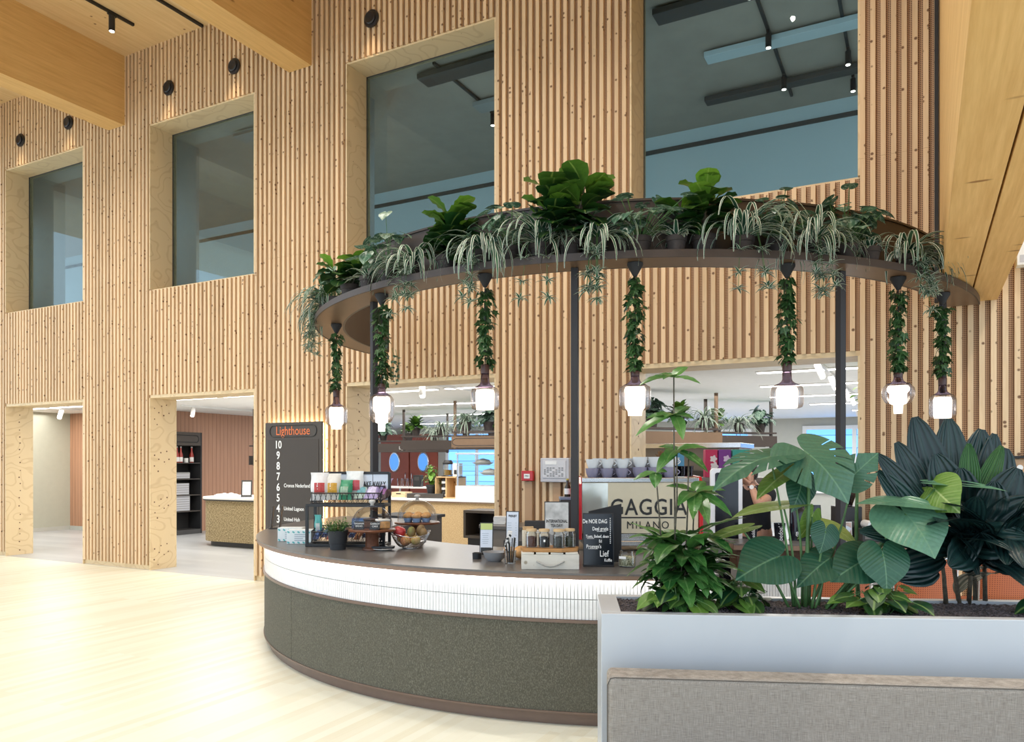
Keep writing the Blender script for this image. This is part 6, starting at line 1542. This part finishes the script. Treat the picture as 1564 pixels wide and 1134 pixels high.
# hands: right local +x hand props the cheek, the other lies on the counter
def hand(base, d, nrm, curl, name, flip=1):
    d = V(d).normalized(); nrm = V(nrm); sd = d.cross(nrm).normalized() * flip; nrm = sd.cross(d).normalized() * flip
    B = V(base); vs = [tuple(B), tuple(B + d * .05)]; es = [(0, 1)]; rr = [(.026, .018), (.036, .015)]
    for k, (o_, L) in enumerate(((-.028, .068), (-.009, .078), (.010, .072), (.028, .056))):
        p = B + d * .085 + sd * o_; i0 = len(vs); vs.append(tuple(p)); es.append((1, i0)); rr.append(.0115); dd = d
        for j in range(3):
            c_ = curl * (.5 + .4 * j); dd2 = (d * cos(c_) + nrm * -sin(c_)); p = p + dd2 * L * (.42, .32, .26)[j]; vs.append(tuple(p)); es.append((len(vs) - 2, len(vs) - 1)); rr.append((.010, .009, .0075)[j])
    p = B + d * .022 + sd * -.030; i0 = len(vs); vs.append(tuple(p)); es.append((0, i0)); rr.append(.014)
    for j in range(2): p = p + (d * .75 - sd * .5 - nrm * .25 * (j + 1) * curl).normalized() * .034; vs.append(tuple(p)); es.append((len(vs) - 2, len(vs) - 1)); rr.append(.0105 - .002 * j)
    return skin(name, vs, es, rr, M['skin'], ps, 2)
hand((.105, -.165, 1.412), (-.22, .02, 1.0), (.85, -.35, .2), 1.45, 'hand', 1)
hand((-.158, -.262, .978), (.35, -1, -.05), (0, 0, 1), .5, 'hand', -1)
e = MB(); e.tube([(.118 + .034 * cos(a_), -.174 + .034 * sin(a_), 1.385) for a_ in [k * pi / 10 for k in range(21)]], .007, 6, cap=False); w_ = e.build('wristwatch', M['black'], ps, smooth=True)
e = MB(); e.tube([(.135, -.203, 1.385), (.141, -.213, 1.385)], .019, 18); e.build('watch_face', M['letwhite'], w_)

t = thing('white_wall_box', 'small white box fixed to the slats right of the big wooden beam', 'wall box', (.72, 0.0, 3.30)); q = MB(); q.bb(-.05, .12, -.12, -.001, -.10, .12); q.build('housing', M['white'], t, bevel=.006); q = MB(); q.bb(-.03, .10, -.122, -.12, -.08, -.02); q.build('grille', M['pgrey'], t)
t = thing('wall_plate', 'wooden plate with a round white switch on the slats behind the dark pleated leaves', 'switch', (.70, 0.0, 1.53)); q = MB(); q.bb(-.07, .12, -.016, -.001, -.12, .10); q.build('plate', M['rail'], t, bevel=.003); q = MB(); q.tube([(-.0, -.016, .03), (0, -.030, .03)], .022, 18); q.build('switch_knob', M['white'], t, smooth=40); q = MB(); q.bb(-.07, .12, -.05, -.001, .105, .125); q.build('ledge', M['blackmatte'], t)

# ================================================================ PLANTER, SOFA, STOOLS
PRZ = R(23.6); PO = (-1.18, -4.552)
pf = L2(PO[0], PO[1], PRZ)
pl = thing('planter', 'large pale grey metal planter behind the grey sofa', 'planter', (PO[0], PO[1], 0), PRZ)
PLEN, PDEP, PZ = 2.6, .475, .972
q = MB(); q.bb(0, PLEN, 0, .055, .04, PZ); q.bb(0, PLEN, PDEP - .05, PDEP, .04, PZ); q.bb(0, .085, .055, PDEP - .05, .04, PZ); q.bb(PLEN - .085, PLEN, .055, PDEP - .05, .04, PZ); q.bb(.085, PLEN - .085, .055, PDEP - .05, .04, .5)
q.build('shell', M['planter'], pl, bevel=.003)
q = MB(); q.bb(.03, PLEN - .03, .03, PDEP - .03, 0, .04); q.build('plinth', M['dkgrey'], pl)
q = MB(); random.seed(3)
g = [[(.086 + (PLEN - .172) * i / 240, .056 + (PDEP - .107) * j / 36, PZ - .018 + rv(0, .010)) for j in range(37)] for i in range(241)]
q.grid(lambda u, v: g[min(240, int(u * 240 + .5))][min(36, int(v * 36 + .5))], 240, 36); s_ = q.build('soil', M['soil'], pl); s_['kind'] = 'stuff'
# sofa
SRZ = R(28.1 - 6); so = (-1.067, -4.776)
sofa = thing('sofa', 'grey woven sofa back in the foreground below the planter', 'sofa', (so[0], so[1], 0), SRZ)
def cushion(x0, x1, y0, y1, z0, z1, r, name):
    q = MB(); q.bb(x0, x1, y0, y1, z0, z1); o = q.build(name, M['fabric'], sofa, smooth=40)
    md = o.modifiers.new('bevel', 'BEVEL'); md.width = r; md.segments = 5
    return o
back = cushion(0, 2.3, 0, .145, .30, .782, .022, 'backrest')
q = MB(); q.tube([(.0, .012, .34), (.0, .008, .745), (.012, .004, .772), (.03, .002, .776), (2.28, .002, .776)], .002, 6); q.build('piping', mat('dark_seam', (.10, .09, .08), .9), back)
cushion(.02, 2.28, -.62, -.012, .26, .45, .03, 'seat_cushion')
q = MB(); q.bb(.03, 2.27, -.60, .12, .14, .255); q.build('base', M['fabric'], sofa)
for sx in (.10, 2.2):
    for sy in (-.54, .06): q = MB(); q.tube([(sx, sy, 0), (sx, sy, .14)], [.015, .022], 12); q.build('leg', M['black'], sofa)
# counter stools with orange perforated backs
def orangeperf():
    m, nt, b_ = newmat('orange_perforated'); tc = nt.nodes.new('ShaderNodeTexCoord'); sx = nt.nodes.new('ShaderNodeSeparateXYZ'); nt.links.new(tc.outputs['Object'], sx.inputs[0])
    f = [mth(nt, 'POWER', mth(nt, 'SUBTRACT', mth(nt, 'FRACT', mth(nt, 'DIVIDE', sx.outputs[i], .014)), .5), 2) for i in (0, 2)]
    h_ = mth(nt, 'LESS_THAN', mth(nt, 'ADD', f[0], f[1]), .055)
    nt.links.new(mix(nt, h_, (.40, .105, .038), (.15, .03, .01)), b_.inputs['Base Color']); b_.inputs['Roughness'].default_value = .5
    return m
M['operf'] = orangeperf()
def make_stool():
    t = thing('counter_stool', '', 'stool', (0, 0, 0), 0, 'orange stools between the planter and the service counter')
    q = MB()
    for k in range(13):
        pass
    q.grid(lambda u, v: ((u - .5) * .40, -.19 + .05 * (2 * u - 1) ** 2 - .02 * v, .66 + .30 * v), 16, 6); q.build('backrest', M['operf'], t, smooth=True, solid=.012)
    q = MB(); P = lambda u, z: ((u - .5) * .41, -.192 + .05 * (2 * u - 1) ** 2 - .02 * (z - .66) / .3, z)
    q.tube([P(0, .655)] + [P(0, .8), P(0, .955)] + [P(k / 12, .968) for k in range(13)] + [P(1, .955), P(1, .8), P(1, .655)], .008, 8); q.build('back_frame', M['chrome'], t, smooth=40)
    q = MB(); q.tube([P(k / 12, .652) for k in range(13)], .009, 8); q.build('lower_rail', M['white'], t, smooth=40)
    q = MB(); q.prism(rrect(-.20, .20, -.18, .20, .06), .60, .635); q.build('seat', M['operf'], t, bevel=.006)
    for sx in (-1, 1):
        for sy in (-1, 1):
            q = MB(); q.tube([(sx * .16, .01 + sy * .15, .60), (sx * .20, .01 + sy * .19, 0)], .010, 8); q.build('leg', M['white'], t, smooth=40)
    q = MB(); q.tube([(-.185, -.165, .22), (.185, -.165, .22), (.185, .185, .22), (-.185, .185, .22), (-.185, -.165, .22)], .008, 8); q.build('foot_rail', M['white'], t)
    return t
st0 = make_stool()
for i, ((x, y), lb) in enumerate((((-.555, -1.97), 'orange perforated stool behind the monstera stems, left of three'), ((-.05, -1.60), 'orange perforated stool behind the teal heart leaf, middle of three'), ((.46, -1.215), 'orange perforated stool behind the dark pleated leaves, right of three'))):
    if i == 0: st0['label'] = lb; st0.location = (x, y, 0); st0.rotation_euler = (0, 0, R(24))
    else: dup(st0, lb, (x, y, 0), R(24))
# ---------------------------------------------------------------- plants in the planter (planter coordinates)
MONST = [((0.926,0.293,1.638),(1.071,0.124,1.487),'split',1.18,1.15,(0.16,-0.74,0.75)),((0.75,0.259,1.626),(0.452,0.085,1.575),'split',1.0,0.62,(0.02,-0.25,1.0)),((1.138,0.35,1.541),(1.217,0.296,1.643),'split2',1.25,0.95,(0.06,-0.8,0.5)),((0.906,0.322,1.518),(0.853,0.217,1.369),'plain',1.05,0.8,(0.27,-0.88,0.3)),((1.03,0.382,1.314),(1.175,0.313,1.266),'lime',1.1,0.75,(0.03,-0.35,1.0)),((0.988,0.258,1.298),(0.958,0.205,1.198),'plain',1.25,1.05,(0.17,-0.89,0.4)),((0.76,0.2,1.188),(0.559,0.064,1.137),'plain',1.25,0.95,(0.25,-0.68,0.7)),((0.991,0.258,1.169),(0.819,0.144,1.081),'plain',1.1,0.75,(-0.24,-0.82,0.5)),((1.315,0.224,1.377),(1.385,0.069,1.253),'pale',1.25,1.25,(0.06,-0.8,0.65)),((1.392,0.27,1.42),(1.077,0.185,1.46),'pale',0.98,0.5,(0.02,-0.25,1.0)),((1.476,0.316,1.481),(1.47,0.155,1.421),'lime2',1.2,1.0,(-0.62,0.25,0.7)),((1.531,0.321,1.51),(1.768,0.239,1.502),'hole',0.98,0.42,(0.02,-0.22,1.0)),((1.2,0.174,1.207),(1.198,0.074,1.051),'teal',1.12,1.12,(-0.03,-0.95,0.45)),((1.155,0.251,1.177),(0.968,0.136,1.115),'plain',1.2,0.9,(0.25,-0.68,0.7)),((0.953,0.335,1.356),(0.912,0.312,1.252),'lime2',1.3,0.8,(0.56,-0.76,0.2)),((0.813,0.284,1.411),(0.54,0.142,1.392),'lime',1.0,0.42,(0.01,-0.15,1.0)),((0.839,0.306,1.562),(0.646,0.151,1.457),'lime2',1.0,0.5,(-0.57,-0.45,0.7)),((0.626,0.25,1.308),(0.433,0.134,1.274),'lime2',1.0,0.42,(-0.08,-0.21,1.0)),((0.846,0.367,1.621),(0.897,0.321,1.65),'plain',1.5,0.9,(0.04,-0.5,0.8))]
MSTEM=[((0.911,0.292,0.957),(0.929,0.293,1.33),(0.926,0.293,1.638)),((0.859,0.288,0.966),(0.822,0.275,1.33),(0.75,0.259,1.626)),((0.941,0.314,0.954),(1.081,0.336,1.239),(1.138,0.35,1.541)),((0.938,0.324,0.952),(0.95,0.325,1.239),(0.906,0.322,1.518)),((0.979,0.327,0.96),(1.022,0.356,1.148),(1.03,0.382,1.314)),((0.928,0.253,0.973),(0.957,0.256,1.16),(0.988,0.258,1.298)),((0.876,0.249,0.973),(0.822,0.225,1.106),(0.76,0.2,1.188)),((0.942,0.254,0.965),(0.98,0.257,1.074),(0.991,0.258,1.169)),((0.998,0.279,0.97),(1.178,0.253,1.191),(1.315,0.224,1.377)),((0.998,0.279,0.97),(1.2,0.275,1.16),(1.392,0.27,1.42)),((1.027,0.301,0.966),(1.241,0.308,1.243),(1.476,0.316,1.481)),((1.027,0.301,0.966),(1.284,0.311,1.243),(1.531,0.321,1.51)),((1.007,0.239,0.977),(1.135,0.209,1.112),(1.2,0.174,1.207)),((0.984,0.238,0.969),(1.093,0.246,1.106),(1.155,0.251,1.177)),((0.935,0.324,0.958),(0.951,0.33,1.18),(0.953,0.335,1.356)),((0.868,0.289,0.963),(0.868,0.289,1.213),(0.813,0.284,1.411)),((0.903,0.311,0.959),(0.912,0.312,1.328),(0.839,0.306,1.562)),((0.833,0.266,0.967),(0.718,0.257,1.187),(0.626,0.25,1.308)),((1.176,0.393,0.951),(1.157,0.382,1.265),(1.165,0.372,1.517))]
CURC=[((1.559,0.423,1.323),(1.459,0.466,1.784),0.066,0.12,0),((1.603,0.427,1.323),(1.627,0.509,1.78),0.062,0.1,0),((1.519,0.4,1.325),(1.354,0.407,1.668),0.05,0.2,0),((1.51,0.379,1.297),(1.239,0.318,1.597),0.042,0.3,0),((1.673,0.452,1.322),(1.793,0.542,1.732),0.066,0.1,0),((1.723,0.466,1.291),(1.855,0.527,1.71),0.05,0.2,0),((1.737,0.437,1.293),(1.873,0.448,1.642),0.062,0.3,0),((1.641,0.37,1.357),(1.657,0.391,1.668),0.034,0.05,1),((1.652,0.37,1.357),(1.806,0.403,1.656),0.034,0.1,1),((1.715,0.396,1.282),(1.844,0.295,1.54),0.07,0.4,0),((1.734,0.377,1.269),(1.882,0.248,1.395),0.07,0.5,0),((1.471,0.356,1.284),(1.225,0.297,1.51),0.04,0.5,2),((1.632,0.329,1.239),(1.484,0.137,1.137),0.055,0.4,0),((1.632,0.329,1.236),(1.74,0.137,1.224),0.06,0.6,2),((1.597,0.326,1.244),(1.329,0.154,1.205),0.055,0.5,0),((1.511,0.319,1.244),(1.155,0.191,1.221),0.04,0.5,2),((1.684,0.333,1.187),(1.826,0.244,1.115),0.05,0.5,0),((1.482,0.317,1.129),(1.309,0.203,1.058),0.045,0.5,0),((1.501,0.298,1.189),(1.272,0.18,1.104),0.05,0.4,0),((1.598,0.386,1.356),(1.51,0.379,1.621),0.06,0.1,0),((1.613,0.387,1.356),(1.601,0.346,1.562),0.06,0.1,0),((1.694,0.354,1.33),(1.719,0.296,1.506),0.06,0.1,0)]
CSTEM=[((1.677,0.433,0.93),(1.645,0.35,1.228)),((1.751,0.438,0.93),(1.715,0.396,1.282)),((1.633,0.429,0.93),(1.573,0.424,1.308)),((1.717,0.456,0.927),(1.692,0.434,1.323)),((1.564,0.404,0.934),(1.515,0.36,1.24))]
HOYA=[((0.329,0.246,1.978),(0.184,0.114,1.923),0.03,0.6),((0.329,0.246,1.978),(0.425,0.184,1.939),0.03,0.6),((0.329,0.246,1.978),(0.407,0.333,2.038),0.03,0.6),((0.329,0.246,1.978),(0.271,0.071,1.945),0.03,0.6),((0.329,0.246,1.978),(0.253,0.32,1.996),0.03,0.6),((0.332,0.246,1.812),(0.214,0.217,1.788),0.032,0.6),((0.332,0.246,1.812),(0.173,0.114,1.709),0.032,0.6),((0.332,0.246,1.812),(0.407,0.212,1.787),0.032,0.6),((0.332,0.246,1.812),(0.346,0.107,1.7),0.032,0.6),((0.332,0.246,1.812),(0.422,0.334,1.853),0.032,0.6),((0.332,0.246,1.812),(0.282,0.122,1.788),0.032,0.6),((0.343,0.247,1.655),(0.254,0.12,1.558),0.036,0.6),((0.343,0.247,1.655),(0.45,0.165,1.558),0.036,0.6),((0.343,0.247,1.655),(0.282,0.072,1.597),0.036,0.6),((0.343,0.247,1.655),(0.477,0.258,1.658),0.036,0.6),((0.343,0.247,1.655),(0.265,0.271,1.667),0.036,0.6),((0.343,0.247,1.655),(0.401,0.432,1.652),0.036,0.6),((0.248,0.22,1.557),(0.237,0.139,1.493),0.03,0.5),((0.248,0.22,1.557),(0.292,0.203,1.557),0.03,0.5),((0.248,0.22,1.557),(0.156,0.213,1.519),0.03,0.5),((0.424,0.254,1.469),(0.3,0.224,1.49),0.036,0.6),((0.424,0.254,1.469),(0.535,0.192,1.472),0.036,0.6),((0.424,0.254,1.469),(0.545,0.143,1.367),0.036,0.6),((0.424,0.254,1.469),(0.447,0.085,1.343),0.036,0.6),((0.424,0.254,1.469),(0.337,0.076,1.412),0.036,0.6),((0.424,0.254,1.469),(0.476,0.338,1.517),0.036,0.6),((0.424,0.254,1.469),(0.564,0.295,1.43),0.036,0.6),((0.424,0.254,1.469),(0.384,0.03,1.361),0.036,0.6)]
HSTEM=[((0.343,0.247,0.957),(0.329,0.246,1.978)),((0.329,0.226,0.961),(0.34,0.227,1.655)),((0.303,0.244,0.957),(0.25,0.24,1.556)),((0.413,0.253,0.957),(0.424,0.254,1.475)),((0.372,0.23,0.961),(0.392,0.231,1.649))]
def inpl(name, lb, x, y, cat='plant'):
    X, Y = pf(x, y); return thing(name, lb, cat, (X, Y, PZ - .012), PRZ), V((x, y, PZ - .012))
# monstera
random.seed(41)
t, o0 = inpl('monstera', 'big split-leaved monstera in the middle of the planter', MSTEM[0][0][0], MSTEM[0][0][1])
q = MB()
for (a_, b_, k, lf, w, n) in MONST:
    a_, b_, n = V(a_), V(b_), V(n).normalized(); d = b_ - a_; L = d.length * (.62 + .30 * lf) * (.84 if k in ('plain', 'teal') else 1)
    rnd = {'split': .45, 'split2': .45, 'plain': .12, 'teal': .2, 'pale': .95, 'hole': .9, 'lime': .8, 'lime2': .15}[k]
    m_ = 1 if k in ('lime', 'lime2') else 0
    cuts = (34, 55, 78, 103) if k == 'split' else ((38, 70) if k == 'split2' else ())
    holes = ((40, 26, 1, 5),) if k == 'hole' else ()
    polar(q, a_ - o0, d, n, L, HEART, w, .10, .34 if w > .6 else .12, rnd, m_, seg=180 if cuts or holes else 56, rings=7, cuts=cuts, cutw=1.9, cutr=.5, holes=holes)
q.build('leaves', [M['monst'], M['monstlime']], t, smooth=True, fixn=False)
q = MB()
for i, (a_, m_, b_) in enumerate(MSTEM):
    a_, m_, b_ = V(a_) - o0, V(m_) - o0, V(b_) - o0; a_.z = 0.0
    pts = [a_ * (1 - s) ** 2 + m_ * 2 * s * (1 - s) * .5 + m_ * s * (1 - s) + b_ * s ** 2 for s in [j / 10 for j in range(11)]]
    pts = [(a_.lerp(m_, s)).lerp(m_.lerp(b_, s), s) for s in [j / 10 for j in range(11)]]
    r_ = .0095 if i in (0, 8, 18) else .0058
    q.tube(pts, [r_ * (1.15 - .45 * j / 10) for j in range(11)], 8)
q.build('stems', M['stem'], t, smooth=True)
# dark pleated plant
t, o0 = inpl('pleated_leaf_plant', 'dark blue-green pleated-leaf plant at the right of the planter', 1.72, .25)
q = MB()
for (a_, b_, w, bd, m_) in CURC:
    a_, b_ = V(a_), V(b_); d = b_ - a_; L = d.length * 1.06
    d0 = (d.normalized() + V((0, 0, bd * .5))).normalized()
    strip(q, a_ - o0, d0, V((.2 * rv(), -.9, .35)), L, w * 1.4, lambda s: max(.04, sin(pi * min(1, (s * .90 + .08))) ** .62), bd * .6, .22, 12, 4, rv(0, .35) if m_ != 2 else 1.0, 1 if m_ == 1 else 0, wave=.05)
for j in range(44):
    az = rv(0, 6.28); el = rv(-.2, 1.35); p0 = V((1.66 + rv(-.1, .14), .25 + rv(-.06, .06), 1.10 + rv(0, .22))) - o0
    strip(q, p0, dirv(az, el), (0, 0, 1), rv(.18, .32), rv(.045, .07), lambda s: max(.04, sin(pi * min(1, (s * .92 + .06))) ** .7), .7, .22, 10, 3, rv(0, .3), 0)
q.build('leaves', [M['curc'], M['curcg']], t, smooth=True, fixn=False)
q = MB()
for (a_, b_) in CSTEM:
    a_, b_ = V(a_) - o0, V(b_) - o0; a_.z = 0; q.tube([a_, a_.lerp(b_, .5) + V((.004, 0, 0)), b_], [.011, .009, .006], 8)
q.build('stems', M['stemdark'], t, smooth=True)
# tall glossy plant at the left
t, o0 = inpl('glossy_leaf_plant', 'tall thin-stemmed plant with glossy whorled leaves at the left of the planter', HSTEM[0][0][0], HSTEM[0][0][1])
q = MB()
for (a_, b_, w, bd) in HOYA:
    a_, b_ = V(a_), V(b_); d = b_ - a_; L = d.length * 1.07
    strip(q, a_ - o0, (d.normalized() + V((0, 0, bd * .5))).normalized(), V((0, -.35, .95)), L, w * .92, LANCE, bd, .18, 10, 3, rv(.1, .95), wave=.05)
for j in range(185):
    f = j / 185; az = j * 2.4; z = rv(.0, .31) ; rr = rv(.0, .10)
    p0 = V((.02 + rr * cos(az) * 1.1, -.02 + rr * sin(az) * .7, .02 + z)); el = rv(-.35, .75)
    L = rv(.10, .19) * (1.15 if z > .1 else .9)
    strip(q, p0, dirv(az + rv(-.5, .5), el), (0, 0, 1), L, L * rv(.19, .25), LANCE, rv(.4, 1.1), .18, 8, 2, rv(0, 1), wave=.05)
q.build('leaves', M['hoya'], t, smooth=True, fixn=False)
q = MB()
for (a_, b_) in HSTEM:
    a_, b_ = V(a_) - o0, V(b_) - o0; a_.z = 0; q.tube([a_, a_.lerp(b_, .35) + V((rv(-.006, .006), 0, 0)), a_.lerp(b_, .7) + V((rv(-.006, .006), 0, 0)), b_], [.0048, .0042, .0036, .003], 7)
for j in range(9):
    az = j * .7; q.tube([(.01 * cos(az), .01 * sin(az), 0), (.06 * cos(az), .04 * sin(az), .12), (.09 * cos(az), .06 * sin(az), .26)], .0028, 6)
q.build('stems', M['stemdark'], t, smooth=True)
# low pothos clumps
for (x, y, n, sd, lb) in ((.62, .20, 34, 1, 'low pothos clump between the tall glossy plant and the monstera'), (1.20, .17, 34, 2, 'low pothos clump between the monstera and the dark pleated plant'), (1.95, .16, 26, 3, 'low pothos clump at the right end of the planter in view'), (.34, .12, 16, 4, 'low pothos at the foot of the tall glossy plant')):
    random.seed(70 + sd); t, o0 = inpl('pothos', lb, x, y)
    q = MB(); st = MB()
    for j in range(n):
        az = rv(0, 6.28); rr = rv(.02, .17); p = V((rr * cos(az) * 1.1, rr * sin(az) * .5, rv(.015, .12) * (1.25 - rr * 4))); p.z = max(.03, p.z)
        st.tube([(p.x * .2, p.y * .2, 0), (p.x * .6, p.y * .6, p.z + .02), p], .002, 5)
        dd = dirv(az + rv(-.6, .6), rv(-.5, .15)); polar(q, p, dd, (dd.x * .3, dd.y * .3 - .5, 1), rv(.055, .085), HEART, .78, .15, .35, min(1, max(0, rv(-.5, 1.1))), seg=28, rings=3)
    q.build('leaves', M['pothos'], t, smooth=True, fixn=False); st.build('stems', M['stem'], t)
